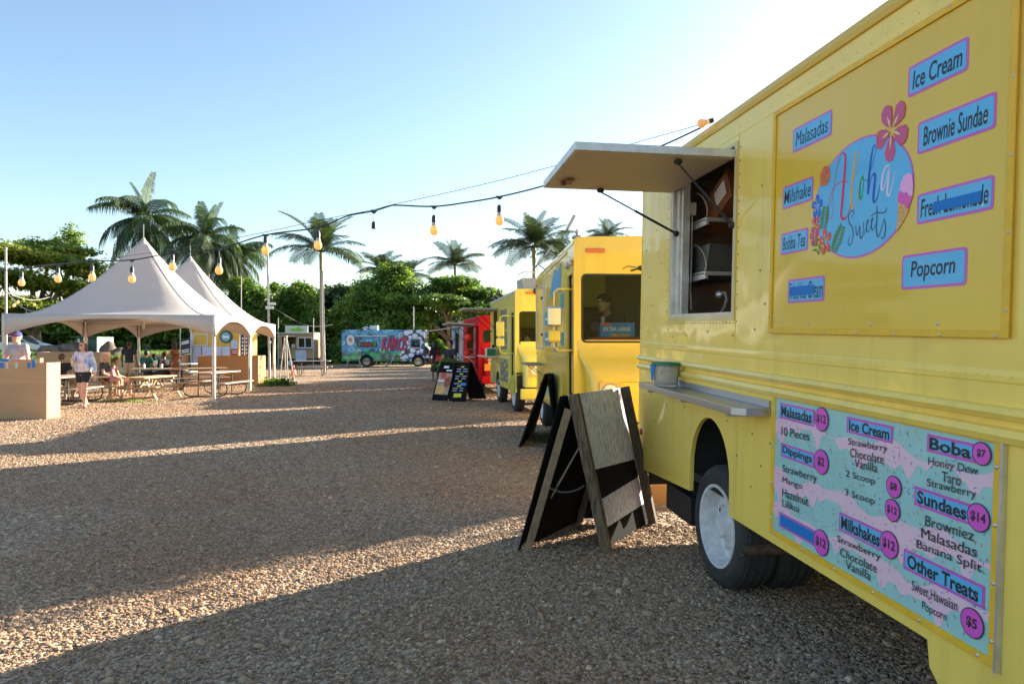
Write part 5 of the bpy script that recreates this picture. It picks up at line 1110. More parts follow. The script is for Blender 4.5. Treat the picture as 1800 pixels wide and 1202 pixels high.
TK = mat('trailer_wood', (.40, .27, .16), .75, var=.08, vs=3, stretch=(1, 1, 4)); GRY = mat('trailer_grey', (.32, .33, .31), .6)
tr = thing('food_trailer', gY(520, 48), 'small timber food trailer with open counter and green lettered roof sign', 'food trailer')
w = 1.28
MB().plate([(-w, .6), (w, .6), (w, 2.36), (-w, 2.36)], [[(-w + .3, 1.35), (.0, 1.35), (.0, 2.12), (-w + .3, 2.12)], [(.15, 1.35), (w - .15, 1.35), (w - .15, 2.1), (.15, 2.1)]], 0, .04).build('front_wall', TK, tr)
MB().box(-w, w, 1.9, 1.94, .6, 2.36).build('back_wall', TK, tr); MB().box(-w, -w + .04, .041, 1.899, .6, 2.36).build('side_wall', TK, tr); MB().box(w - .04, w, .041, 1.899, .6, 2.36).build('side_wall', TK, tr)
MB().box(-w - .1, w + .12, -.25, 2.05, 2.361, 2.43).build('roof', mat('roof_pale', (.5, .52, .5), .5), tr); MB().box(-w, w, .05, 1.9, .5, .599).build('floor', DARK, tr)
MB().box(-w - .05, w + .1, -.3, -.001, 1.3, 1.34).build('counter_shelf', GRY, tr)
MB().box(-w + .1, .1, -.35, -.0, 2.14, 2.18).build('awning_flap', mat('flap_cream', (.6, .56, .45), .6), tr)
wf = MB().plate([(.14, 1.34), (w - .12, 1.34), (w - .12, 2.1), (.14, 2.1)], [[(.2, 1.4), (.62, 1.4), (.62, 2.04), (.2, 2.04)], [(.68, 1.4), (w - .18, 1.4), (w - .18, 2.04), (.68, 2.04)]], -.02, -.001).build('window_frame', mat('frame_white', (.55, .6, .68), .5), tr)
MB().box(.2, w - .2, .01, .015, 1.4, 2.04).build('glass', GLASS, wf)
sg = MB().box(-.72, .88, -.1, -.04, 2.43, 2.92).build('roof_sign', mat('sign_board_pale', (.55, .58, .55), .6), tr)
b = MB(); GRN = mat('sign_green', sr(120, 185, 50), .5)
b.plate([(-.55, 2.58), (-.2, 2.52), (.3, 2.5), (.7, 2.6), (.4, 2.7), (.2, 2.84), (.05, 2.72), (-.2, 2.76), (-.35, 2.66)], [], -.106, -.101); b.build('sign_leaf_mark', GRN, sg)
MB().box(.0, .75, -.06, -.02, .45, 1.2).build('menu_board', mat('menu_bluewhite', (.45, .52, .68), .5, var=.1, vs=6), tr)
wl = bpy.data.objects.new('wheel', None); COL.objects.link(wl); wl.parent = tr; wl.location = (-.38, -.02, .3); wl.rotation_euler = (0, 0, R(180))
b = MB(); b.lathe([(.2, 0), (.3, 0), (.31, -.03), (.31, -.15), (.2, -.16)], axis='y', n=24); b.build('tyre', TYRE, wl, smooth=True); b = MB(); b.lathe([(.2, .0), (.18, -.03), (.07, .0), (.001, .01)], axis='y', n=20); b.build('rim', RIM, wl, smooth=True)
wq = MB(); wq.lathe([(.2, 0), (.3, 0), (.31, -.03), (.31, -.15), (.001, -.16)], (0.38, .3, .31), axis='y', n=20); wq.build('rear_wheel', TYRE, tr)
MB().box(-.4, -.15, .3, .5, 1.38, 1.62).build('equipment', mat('white_machine', (.55, .55, .52), .5), tr); MB().box(-.9, -.5, .4, .7, 1.38, 1.75).build('equipment', mat('screen_black', (.02, .02, .02)), tr)

# ------------------------------------------------------------------ yellow stand and signs behind the tents
YW = mat('stand_yellow', (.62, .40, .07), .6, var=.08, vs=3)
ys = thing('food_stand', gY(386, 33.5), 'yellow food stand with a round logo and pale menu boards behind the tents', 'food stand')
k_ = 33.5 / F
def yx(px): return (px - 386) * k_
def yz(py): return H - (py - HZ) * k_
MB().plate([(yx(336), .3), (yx(420), .3), (yx(420), yz(578)), (yx(336), yz(578))], [[(yx(349), yz(640)), (yx(362), yz(640)), (yx(362), yz(612)), (yx(349), yz(612))]], 0, .05).build('front_wall', YW, ys)
MB().box(yx(336), yx(420), .06, 2.4, .3, yz(579)).build('body', YW, ys); MB().box(yx(333), yx(424), -.2, 2.5, yz(577.9), yz(575.5)).build('roof', mat('roof_cream', (.6, .55, .42), .6), ys)
MB().box(yx(335), yx(338), -.04, -.001, 0, yz(578)).build('corner_post', mat('frame_white', (.5, .5, .5)), ys)
hh = MB().plate([(yx(338), yz(608)), (yx(366), yz(608)), (yx(366), yz(586)), (yx(338), yz(586))], [[(yx(341), yz(605.5)), (yx(364), yz(605.5)), (yx(364), yz(588.5)), (yx(341), yz(588.5))]], -.03, -.001).build('hatch_frame', mat('frame_cream', (.6, .57, .5), .6), ys)
for x0, x1 in ((340, 354), (356, 374), (376, 390), (391, 405)): MB().box(yx(x0), yx(x1), -.05, -.02, yz(642 if x0 < 350 else 626), yz(609)).build('menu_board', mat('menu_bluewhite', (.45, .5, .62)), ys)
MB().box(yx(407), yx(418), -.05, -.02, yz(613), yz(598)).build('menu_board', mat('menu_bluewhite', (.45, .5, .62)), ys)
pr_ = MB().box(yx(407), yx(419), -.05, -.02, yz(624), yz(614)).build('price_board', mat('board_crimson', sr(150, 40, 60), .5), ys)
for z in (616, 619.5): MB().box(yx(408.5), yx(417.5), -.056, -.051, yz(z + 1.6), yz(z)).build('printed_line', mat('line_pale', sr(220, 200, 200), .5), pr_)
b = MB(); b.lathe([(.001, -.08), (.30, -.08), (.31, -.06), (.31, -.0)], (yx(398), 0, yz(592)), 'y', 30); rl = b.build('round_logo', mat('logo_green', sr(35, 85, 75), .5), ys)
b = MB(); b.lathe([(.001, -.086), (.22, -.086), (.22, -.081)], (yx(398), 0, yz(592)), 'y', 30); b.build('logo_field', mat('logo_blue', sr(120, 165, 195), .5, var=.15, vs=7), rl)
b = MB(); b.plate([(yx(392), yz(594)), (yx(404), yz(594)), (yx(402), yz(590)), (yx(397), yz(591)), (yx(394), yz(589))], [], -.092, -.087); b.build('logo_mark', WHITE, rl)
vs_ = thing('vertical_sign', gY(430, 31.5), 'tall navy banner sign with two columns of white letters beside the yellow stand', 'sign')
kk = 31.5 / F
for i_, (x0, x1, wd) in enumerate(((423.5, 429.5, 'SMOOTHIES'), (430.5, 436.5, 'BURGERS'))):
    pn = MB().box((x0 - 430) * kk, (x1 - 430) * kk, 0, .04, .6, H - (588 - HZ) * kk).build('banner', mat('banner_navy', sr(35, 45, 75), .6), vs_)
    for j in range(6): MB().box((x0 + 1.7 - 430) * kk, (x1 - 1.7 - 430) * kk, -.006, -.001, 1.0 + j * .17, 1.09 + j * .17).build('printed_mark', WHITE, pn)
MB().box((421.5 - 430) * kk, (423 - 430) * kk, 0, .05, 0, 2.1).build('sign_post', mat('frame_white', (.5, .5, .5)), vs_)
fb = thing('feather_banner', gY(322, 33), 'dark banner with white print on a pole left of the yellow stand', 'banner')
MB().cone((-.14, 0, 0), (-.14, 0, 2.4), .015, n=6).build('banner_pole', ALU, fb)
bn_ = MB().add([(-.13, 0, 1.1), (.32, 0, 1.2), (.32, 0, 1.95), (-.13, 0, 1.8), (-.13, .01, 1.1), (.32, .01, 1.2), (.32, .01, 1.95), (-.13, .01, 1.8)], [(0, 1, 2, 3), (7, 6, 5, 4), (0, 4, 5, 1), (1, 5, 6, 2), (2, 6, 7, 3), (3, 7, 4, 0)]).build('banner_cloth', mat('banner_black', (.03, .035, .045), .7), fb)
for z0 in (1.2, 1.3, 1.62, 1.7): MB().add([(-.08, -.004, z0 - .02), (.28, -.004, z0 + .06), (.28, -.004, z0 + .11), (-.08, -.004, z0 + .03)], [(0, 1, 2, 3)]).build('printed_line', WHITE, bn_)
# utility cabinet
uc = thing('utility_cabinet', gY(162, 40), 'dark green utility cabinet standing on the grass bank among boulders', 'utility cabinet')
MB().box(-.95, .55, 0, 1.1, .8, 2.02).build('cabinet_body', mat('cabinet_green', (.03, .11, .08), .5), uc); MB().box(.551, .60, -.5, 1.1, .8, 2.02).build('side_panel', mat('cabinet_pale', (.33, .42, .33), .5), uc); MB().box(-.97, .62, -.52, 1.12, 2.021, 2.06).build('lid', mat('cabinet_green', (.03, .11, .08)), uc)
MB().box(-.85, -.72, -.012, -.001, 1.6, 1.95).build('notice', WHITE, uc)
# boulders on the bank
BR = mat('boulder_rock', (.20, .14, .10), .85, col2=(.07, .05, .04), vs=1.8, bump=.03, bs=3)
def boulder(loc, s, seed, label):
    bm = bmesh.new(); bmesh.ops.create_icosphere(bm, subdivisions=3, radius=1); r = random.Random(seed); ph = [r.uniform(0, 6) for _ in range(6)]
    for v in bm.verts:
        c = v.co; k = 1 + .16 * math.sin(3 * c.x + ph[0]) + .13 * math.sin(4 * c.y + ph[1]) + .12 * math.sin(4 * c.z + 2 * c.x + ph[2]) + .05 * math.sin(9 * c.x + 7 * c.y + ph[3]); v.co = Vector((c.x * s[0], c.y * s[1], c.z * s[2])) * k
    me = bpy.data.meshes.new('boulder'); bm.to_mesh(me); bm.free(); me.materials.append(BR); me.shade_smooth(); o = bpy.data.objects.new('boulder', me); COL.objects.link(o); o.location = loc; tag(o, label, 'boulder', 'boulders on the grass bank')
boulder(gY(88, 39, 1.05), (.95, .7, .45), 1, 'broad brown boulder left of the green cabinet'); boulder(gY(122, 39.5, 1.2), (.75, .7, .6), 2, 'tall brown boulder touching the left side of the green cabinet')
boulder(gY(192, 39, 1.15), (.5, .5, .55), 3, 'upright grey boulder right of the green cabinet'); boulder(gY(208, 39, .98), (.6, .5, .36), 4, 'low flat boulder right of the upright grey one')
# parked car glimpsed between the trees at the far left
pcar = thing('parked_car', gY(8, 46), 'pale parked car glimpsed behind the man in the cap', 'car', rz=R(8))
b = MB(); b.plate([(-2.2, .35), (2.2, .35), (2.25, .8), (1.5, 1.0), (.8, 1.45), (-1.0, 1.48), (-1.8, 1.0), (-2.25, .9)], [], 0, 1.7); b.build('car_body', mat('car_silver', (.5, .53, .56), .3, .5, coat=.5), pcar, bev=.05)
b = MB(); b.plate([(1.35, 1.0), (.75, 1.38), (-.95, 1.41), (-1.6, 1.0)], [], -.006, -.001); b.build('side_windows', mat('car_glass', (.02, .03, .04), .1), pcar)
for x in (-1.4, 1.4): b = MB(); b.lathe([(.001, -.01), (.2, -.01), (.32, 0), (.32, .2)], (x, 0, .32), 'y', 20); b.build('wheel', TYRE, pcar)
pcar.location.z = .75
# ------------------------------------------------------------------ vegetation
LEAF_DARK = leafmat('leaf_dark', (.014, .036, .010), (.04, .09, .02), (.11, .18, .035))
LEAF_MID = leafmat('leaf_mid', (.028, .07, .012), (.08, .17, .025), (.21, .31, .055), tr=.4)
LEAF_LIT = leafmat('leaf_bright', (.025, .07, .010), (.10, .20, .026), (.30, .40, .07), tr=.4, vs=.55)
LEAF_OLIVE = leafmat('leaf_olive', (.05, .10, .014), (.16, .24, .03), (.38, .38, .07), tr=.5)
PALM_D = leafmat('palm_leaf', (.010, .028, .008), (.028, .065, .016), (.09, .14, .035), rough=.6, tr=.18, vs=.5)
PALM_L = leafmat('palm_leaf_pale', (.012, .028, .008), (.035, .07, .016), (.11, .15, .04), rough=.7, tr=.14, vs=.5)
GRASS = leafmat('grass_blades', (.04, .09, .015), (.10, .19, .03), (.22, .32, .06), tr=.3)
BARK = mat('bark_grey', (.22, .17, .12), .9, var=.35, vs=3, bump=.02, bs=6)
BARKP = mat('bark_palm', (.33, .28, .22), .85, var=.25, vs=4, stretch=(1, 1, 6), bump=.02, bs=3)
def cards(name, m, P, Nrm, size, parent=None, asp=.55, jit=.5, kind=None):
    """Leaf-shaped faces at the points P, roughly facing Nrm."""
    n = len(P); Nn = Nrm + rng.normal(size=(n, 3)) * jit; Nn /= np.linalg.norm(Nn, axis=1, keepdims=True) + 1e-9
    t = rng.normal(size=(n, 3)); t -= Nn * (t * Nn).sum(1, keepdims=True); t /= np.linalg.norm(t, axis=1, keepdims=True) + 1e-9; b = np.cross(Nn, t)
    s = (size * (.6 + .8 * rng.random(n)))[:, None]; V = np.stack([P - t * s, P - b * s * asp - t * s * .1, P + t * s, P + b * s * asp - t * s * .1], 1).reshape(-1, 3)
    me = bpy.data.meshes.new(name); me.vertices.add(4 * n); me.vertices.foreach_set('co', V.astype('f').reshape(-1))
    me.loops.add(4 * n); me.loops.foreach_set('vertex_index', np.arange(4 * n, dtype='i')); me.polygons.add(n); me.polygons.foreach_set('loop_start', np.arange(0, 4 * n, 4, dtype='i'))
    me.polygons.foreach_set('loop_total', np.full(n, 4, 'i')); me.update(); me.materials.append(m)
    o = bpy.data.objects.new(name, me); COL.objects.link(o)
    if parent: o.parent = parent
    return o
def blobpts(blobs, n, shell=.55, clump=14, flat_=1.0):
    """Points in clumps through a union of ellipsoids: (cx,cy,cz,rx,ry,rz)."""
    B = np.array(blobs, float); w = B[:, 3] * B[:, 4] + B[:, 3] * B[:, 5]; w /= w.sum(); nc = max(1, n // clump); k = rng.choice(len(B), nc, p=w)
    d = rng.normal(size=(nc, 3)); d /= np.linalg.norm(d, axis=1, keepdims=True); r = (shell + (1 - shell) * rng.random(nc) ** .6) * (1 + .2 * rng.normal(size=nc)); C = d * r[:, None] * B[k, 3:6] + B[k, :3]
    sz = .13 * B[k, 3:6].min(1); C = np.repeat(C, clump, 0); D = np.repeat(d, clump, 0); S = np.repeat(np.maximum(.20, sz) * rng.uniform(.6, 1.5, nc), clump)
    off = rng.normal(size=C.shape) * S[:, None]; off[:, 2] *= .6 * flat_
    return C + off, D * .6 + np.array([0, 0, .7])
def limbs(name, m, base, tips, r0, parent, bend=.3):
    b = MB(); base = Vector(base)
    for i, t in enumerate(tips):
        t = Vector(t); mid = base.lerp(t, .5) + Vector((random.uniform(-bend, bend), random.uniform(-bend, bend), random.uniform(0, bend))); P = catmull([tuple(base), tuple(mid), tuple(t)], 5); k = len(P)
        b.tube(P, [r0 * (1 - .78 * j / (k - 1)) for j in range(k)], 6)
        for q in range(3):
            s = Vector(P[k // 2 + q]); e = s + Vector((random.uniform(-1, 1), random.uniform(-1, 1), random.uniform(.4, 1.1))) * (t - base).length * .22; b.tube([s, s.lerp(e, .5) + Vector((0, 0, .1)), e], [r0 * .3, r0 * .2, r0 * .07], 5)
    return b.build(name, m, parent, smooth=True)
def tree(px, Y, label, blobs, n, size, m=None, trunk_r=.2, fork=1.2, group=None, shell=.55, flat_=1, trunk=True, name='leafy_tree', lim=7, clump=14, bark=None):
    """blobs in photo pixels round px: (dx, y, rx, ry[, dy depth])"""
    k = Y / F; root = thing(name, gY(px, Y), label, 'tree', group)
    B = [(b[0] * k, (b[4] if len(b) > 4 else 0), H - (b[1] - HZ) * k, b[2] * k, b[2] * k * .9, b[3] * k) for b in blobs]
    P, D = blobpts(B, int(n * 1.9), shell, clump, flat_); cards('crown', m or LEAF_MID, P, D, size * .72, root)
    if trunk:
        tips = [(x + random.uniform(-.3, .3) * rx, y, z - rz * .3) for x, y, z, rx, ry, rz in B[:lim]]
        b = MB(); b.tube([(0, 0, -.1), (.05, 0, fork * .5), (0, 0, fork)], [trunk_r * 1.35, trunk_r, trunk_r * .9], 9); b.build('trunk', bark or BARK, root, smooth=True)
        limbs('limb', bark or BARK, (0, 0, fork * .9), tips, trunk_r * .6, root)
    return root
# left monkeypod: layered flat pads
pads = []
r5 = random.Random(11)
for x, y, rx, ry in ((-60, 480, 70, 24), (-10, 440, 70, 20), (35, 425, 60, 22), (75, 455, 70, 18), (125, 465, 58, 14), (150, 480, 40, 12), (20, 490, 80, 20), (95, 500, 75, 16), (140, 515, 45, 12), (-30, 530, 80, 20), (55, 540, 80, 18), (120, 545, 55, 13), (0, 570, 60, 14), (-70, 560, 60, 20), (100, 438, 45, 10), (30, 450, 80, 20)):
    pads.append((x - 60, y, rx, ry * .55, r5.uniform(-3.5, 3.5)))
tree(60, 50, 'broad layered shade tree at the far left, behind the nearest tent', pads, 50000, .17, LEAF_OLIVE, .45, 2.6, shell=.2, flat_=.8, name='shade_tree', lim=12)
tree(105, 56, 'thin topped tree poking above the broad layered shade tree', [(-5, 425, 10, 10), (15, 410, 10, 14), (28, 425, 12, 8), (20, 395, 6, 9), (35, 412, 7, 5), (8, 440, 14, 9)], 900, .15, LEAF_LIT, .12, 6, shell=.1, lim=6)
tree(430, 55, 'small green tree right of the three tall palms', [(-5, 505, 22, 13), (15, 518, 24, 14), (-10, 530, 24, 14), (10, 545, 26, 16), (-5, 565, 30, 20)], 11000, .17, LEAF_MID, .2, 2.5)
tree(505, 66, 'dark dense tree behind the timber food trailer', [(-15, 545, 45, 26), (20, 530, 45, 24), (0, 575, 60, 30), (35, 560, 45, 30), (10, 600, 60, 26), (-40, 590, 40, 28), (45, 525, 25, 14)], 24000, .22, LEAF_DARK, .3, 1.5)
tree(520, 58, 'loose bright green tree just left of the slender coconut palm', [(-25, 540, 26, 24), (5, 525, 28, 22), (22, 550, 26, 26), (-5, 570, 40, 26), (-35, 580, 24, 24), (10, 505, 14, 9), (-38, 505, 9, 8)], 13000, .19, LEAF_LIT, .2, 1.2, shell=.3)
tree(600, 68, 'dark round tree behind the slender coconut palm', [(0, 535, 45, 30), (-35, 545, 35, 25), (35, 550, 40, 30), (0, 580, 70, 30), (10, 515, 28, 12), (40, 590, 50, 26)], 22000, .23, LEAF_DARK, .3, 1.5)
tree(672, 60, 'tall bright green leafy tree left of the umbrella shaped tree', [(10, 480, 24, 16), (-20, 505, 34, 20), (30, 500, 36, 20), (0, 530, 55, 24), (-40, 545, 36, 26), (40, 545, 40, 28), (0, 570, 65, 26), (-60, 565, 34, 26), (55, 575, 34, 24), (-5, 600, 70, 22), (28, 480, 18, 12), (-55, 535, 20, 14)], 34000, .19, LEAF_LIT, .3, 1.2, shell=.3)
um = []
for x, y, rx, ry in ((-45, 515, 42, 12), (0, 503, 50, 14), (45, 515, 45, 13), (75, 528, 35, 10), (-70, 535, 26, 11), (-20, 532, 55, 11), (35, 540, 55, 12), (88, 545, 22, 9), (-50, 555, 40, 12), (10, 498, 38, 10), (60, 552, 40, 9)): um.append((x, y, rx, ry * .75, r5.uniform(-3, 3)))
tree(790, 62, 'wide umbrella shaped shade tree with dark spreading limbs', um, 36000, .20, LEAF_MID, .4, 2.2, shell=.25, flat_=.8, name='shade_tree', lim=11)
tree(853, 66, 'leafy tree low at the right edge of the umbrella shaped tree', [(-10, 560, 26, 18), (12, 572, 26, 20), (0, 590, 34, 22)], 8000, .22, LEAF_MID, .2, 1.4)
tree(705, 63, 'thin yellowish tree standing between the painted truck and the umbrella tree', [(0, 545, 22, 25), (10, 575, 24, 22), (-12, 590, 24, 20)], 6500, .18, LEAF_LIT, .14, 1.2, shell=.2)
# trees in the deep background and behind the tents
for i, (px, Y, m, bl, nn, lab) in enumerate(((770, 80, LEAF_DARK, [(-50, 575, 60, 28), (0, 580, 60, 30), (50, 585, 50, 26)], 12000, 'dark tree mass behind the limbs of the umbrella tree'),
    (330, 48, LEAF_MID, [(-30, 560, 45, 30), (20, 570, 45, 26), (-70, 575, 40, 26), (50, 590, 30, 18)], 15000, 'leafy tree seen under the tent roofs behind the yellow stand'),
    (130, 47, LEAF_LIT, [(0, 570, 40, 20), (40, 580, 36, 18), (80, 565, 36, 16)], 9000, 'low branching green tree above the dark green cabinet'),
    (30, 58, LEAF_DARK, [(0, 570, 60, 34), (60, 585, 60, 28), (-60, 585, 60, 30), (120, 590, 50, 20)], 16000, 'dark undergrowth tree behind the man in the cap'),
    (250, 60, LEAF_DARK, [(0, 570, 60, 30), (60, 575, 60, 30), (-60, 580, 50, 26), (120, 575, 50, 30), (170, 570, 50, 32)], 20000, 'dark dense tree behind the trunks of the tall palms'))):
    tree(px, Y, lab, bl, nn, .24, m, .25, 1.4)
for i, (X, Z, hh) in enumerate(((9.5, 38.5, 5.8), (10.5, 42.5, 6.6), (9.5, 46.5, 6.2), (10.5, 52.5, 7.0), (9.5, 57, 6.8))):
    px = 900 + X / Z * F; k = F / Z; yt = HZ - (hh - H) * k
    tree(px, Z, ('broad leafy tree behind the row of trucks, nearest of its line', 'second leafy tree behind the row of trucks', 'middle leafy tree of the line behind the trucks', 'fourth leafy tree behind the row of trucks', 'farthest leafy tree of the line behind the trucks')[i],
        [(-.8 * k, yt + .9 * k, 1.3 * k, .9 * k), (.7 * k, yt + 1.0 * k, 1.4 * k, 1.0 * k), (0, yt + 2.2 * k, 1.9 * k, 1.2 * k), (0, yt + 3.8 * k, 1.6 * k, 1.2 * k)], 7000, .24, LEAF_MID, .2, 1.5, lim=4)
# hedge below the trees
def hedge(px0, px1, Y, h, n, m, label, name='hedge', dep=1.2, size=.17):
    x0, x1 = (px0 - 900) / F * Y, (px1 - 900) / F * Y; P = np.empty((n, 3)); P[:, 0] = x0 + (x1 - x0) * rng.random(n)
    hh = h * (.8 + .16 * np.sin(P[:, 0] * 1.7) + .12 * np.sin(P[:, 0] * 4.1 + 1)); P[:, 2] = hh * rng.random(n) ** .6; P[:, 1] = Y + dep * (rng.random(n) - .5); D = np.tile(np.array([0, -.5, .6]), (n, 1))
    o = cards(name, m, P, D, size); tag(o, label, 'hedge'); return o
kk = F / 11.75
tree(900 + 6.25 * kk, 11.75, 'slim young tree standing behind the nearest truck', [(0, HZ + (H - z) * kk, r_ * kk, .55 * kk) for z, r_ in ((1.1, .12), (1.9, .17), (2.7, .2), (3.5, .18), (4.3, .15), (5.0, .1))], 1500, .10, LEAF_MID, .06, .8, lim=5, shell=.1)  # unseen tree, added so its shadow narrows the sunlit streak on the gravel
hedge(430, 800, 56, 1.9, 20000, LEAF_MID, 'rambling green hedge behind the timber trailer and the painted truck')
hedge(380, 860, 72, 4.6, 26000, LEAF_DARK, 'tall dark hedge closing the view far behind the painted truck', dep=4, size=.3)
hedge(-250, 400, 64, 4.0, 26000, LEAF_DARK, 'tall dark hedge closing the view behind the palms and tents', dep=4, size=.3)
hedge(-100, 340, 50, 1.7, 9000, LEAF_MID, 'low green shrubs along the top of the grass bank')
# grass bank behind the tents
b = MB(); n = 40; vs = []; fs = []
for i in range(n + 1):
    px = -350 + 700 * i / n
    for j, (dy, z) in enumerate(((0, -.02), (1.0, .35), (2.5, .72), (5, .92), (12, 1.0), (30, .6))):
        Y = 34.5 + dy; vs.append(((px - 900) / F * 38, Y, z * (1 + .12 * math.sin(i * .9 + j)) * (1 if i < n - 6 else max(0.02, (n - i) / 6)) - (0.02 if j == 0 else 0)))
for i in range(n):
    for j in range(5): a = i * 6 + j; fs.append((a, a + 6, a + 7, a + 1))
bk = MB().add(vs, fs).build('grass_bank', mat('bank_soil', (.07, .09, .03), .95, var=.4, vs=2, bump=.02, bs=6), smooth=True); bk['kind'] = 'structure'
def grass(name, pts, h, label, m=GRASS):
    n = len(pts); a = rng.random(n) * 6.28; w = .012 + .01 * rng.random(n); hh = h * (.5 + .9 * rng.random(n)); lean = rng.normal(size=(n, 2)) * .35
    A = np.stack([np.cos(a) * w, np.sin(a) * w, np.zeros(n)], 1); T = np.stack([lean[:, 0] * hh, lean[:, 1] * hh, hh], 1)
    V = np.stack([pts - A, pts + A, pts + T], 1).reshape(-1, 3); me = bpy.data.meshes.new(name); me.from_pydata([], [], [])
    me.vertices.add(3 * n); me.vertices.foreach_set('co', V.astype('f').reshape(-1)); me.loops.add(3 * n); me.loops.foreach_set('vertex_index', np.arange(3 * n, dtype='i'))
    me.polygons.add(n); me.polygons.foreach_set('loop_start', np.arange(0, 3 * n, 3, dtype='i')); me.polygons.foreach_set('loop_total', np.full(n, 3, 'i')); me.update(); me.materials.append(m)
    o = bpy.data.objects.new(name, me); COL.objects.link(o); tag(o, label, 'grass', kind='stuff'); return o
n = 60000; i = rng.random(n); X = (-350 + 590 * i - 900) / F * 38; t = rng.random(n) * 14; Zp = np.interp(t, [0, 1, 2.5, 5, 12, 30], [-.02, .35, .72, .92, 1.0, .6])
grass('bank_grass', np.stack([X, 34.5 + t, Zp * .98 + .04], 1), .22, 'bright green grass growing on the bank behind the tents')
def patch(cx, cy, rx, ry, n): q = rng.normal(size=(n, 2)) * .5; return np.stack([cx + q[:, 0] * rx, cy + q[:, 1] * ry, np.zeros(n)], 1)
g1 = gp(480, 680); P = np.concatenate([patch(g1.x - .2, g1.y + .4, .5, .3, 1500), patch(gp(215, 705).x, 19.4, 1.2, .2, 160), patch(gp(330, 660).x, 34, 3, .8, 2500), patch(1.9, 8.0, .35, .5, 1800), patch(gp(935, 780).x + .3, 11.6, .15, .25, 250)])
o = grass('weeds', P, .08, 'scattered green weeds and grass tufts growing through the gravel')

# leafy weed clump at the foot of the tent pole
wc = gp(482, 679); P = np.array([wc.x, wc.y + .25, .12]) + rng.normal(size=(1400, 3)) * np.array([.26, .15, .07]); P[:, 2] = np.abs(P[:, 2])
tag(cards('weed_clump', LEAF_LIT, P, np.tile([0, -.3, .7], (1400, 1)), .06), 'leafy green weed clump round the foot of the rear tent pole', 'weed')
P = np.array([(793 - 900) / F * 22.6, 22.6, .95]) + rng.normal(size=(1500, 3)) * np.array([.17, .1, .08])
pl = thing('potted_plant', gY(793, 22.6), 'leafy green plant in a dark pot behind the black sandwich boards', 'potted plant')
P -= np.array([(793 - 900) / F * 22.6, 22.6, 0]); cards('foliage', LEAF_MID, P, np.tile([0, -.3, .7], (1500, 1)), .05, pl)
MB().lathe([(.001, 0), (.2, 0), (.28, .75), (.25, .75), (.001, .7)], n=16).build('pot', mat('pot_dark', (.04, .035, .03), .7), pl, smooth=True)
g2 = hedge(905, 1500, 17.5, 2.1, 9000, LEAF_DARK, 'dark shrubs growing behind the row of food trucks', dep=1.5)
g2.location = (4.6, -3, 0)

q = np.empty((420, 3)); q[:, 1] = 2.2 + 22 * rng.random(420) ** 1.1; q[:, 0] = (rng.random(420) - .62) * 1.5 * q[:, 1]; q[:, 2] = .03
tag(cards('leaf_litter', mat('dry_leaf', (.22, .12, .05), .8, var=.4, vs=1.5), q, np.tile([0, 0, 1.0], (420, 1)), .028, jit=.35), 'scattered dry brown leaves lying on the gravel', 'leaf litter', kind='stuff')
# palms
def frond_mesh(name, L, e0, e1, ll, hang, m, n=44, vee=.35, w=.028):
    b = MB(); P = []; x = z = 0.0; seg = 14
    for i in range(seg + 1):
        t = i / seg; e = R(e0 + (e1 - e0) * t ** .85); P.append((x, 0, z)); x += math.cos(e) * L / seg; z += math.sin(e) * L / seg
    b.tube(P, [.035 * (1 - .85 * i / seg) for i in range(seg + 1)], 4); rr_ = random.Random(hash(name) % 999)
    for k in range(n):
        t = .14 + .86 * k / n; f = t * seg; i = min(int(f), seg - 1); p = Vector(P[i]).lerp(Vector(P[i + 1]), f - i); d = (Vector(P[i + 1]) - Vector(P[i])).normalized(); l = ll * (math.sin(math.pi * (.12 + .80 * t)) ** .8) * rr_.uniform(.85, 1.1)
        for sg in (-1, 1):
            side = Vector((0, sg, 0)); up = d.cross(Vector((0, 1, 0))) * -1; up = up if up.z > 0 else -up
            v = (side * .8 + d * .55 + up * vee * .5).normalized(); q1 = p + v * l * .5 + Vector((0, 0, -hang * l * .18)); q2 = p + v * l * .85 + Vector((0, 0, -hang * l * .75)) + Vector((rr_.uniform(-.05, .05), rr_.uniform(-.05, .05), 0)); ww = d * w
            b.add([p - ww, p + ww, q1 + ww * 1.1, q1 - ww * 1.1, q2], [(0, 1, 2, 3), (3, 2, 4)])
    me = b.me(name, [m]); return me
CO = [frond_mesh('frond', 3.0, a, b_, 1.2, h, PALM_L, n=36, w=.026, vee=.5) for a, b_, h in ((84, 50, .2), (68, 15, .35), (48, -15, .5), (26, -40, .6), (-5, -70, .8))]
RO = [frond_mesh('frond', 4.4, a, b_, 1.45, h * 1.25, PALM_D, n=36, w=.042) for a, b_, h in ((84, 55, .5), (60, -30, .9), (38, -68, 1.2), (5, -84, 1.3), (-35, -88, 1.3))]
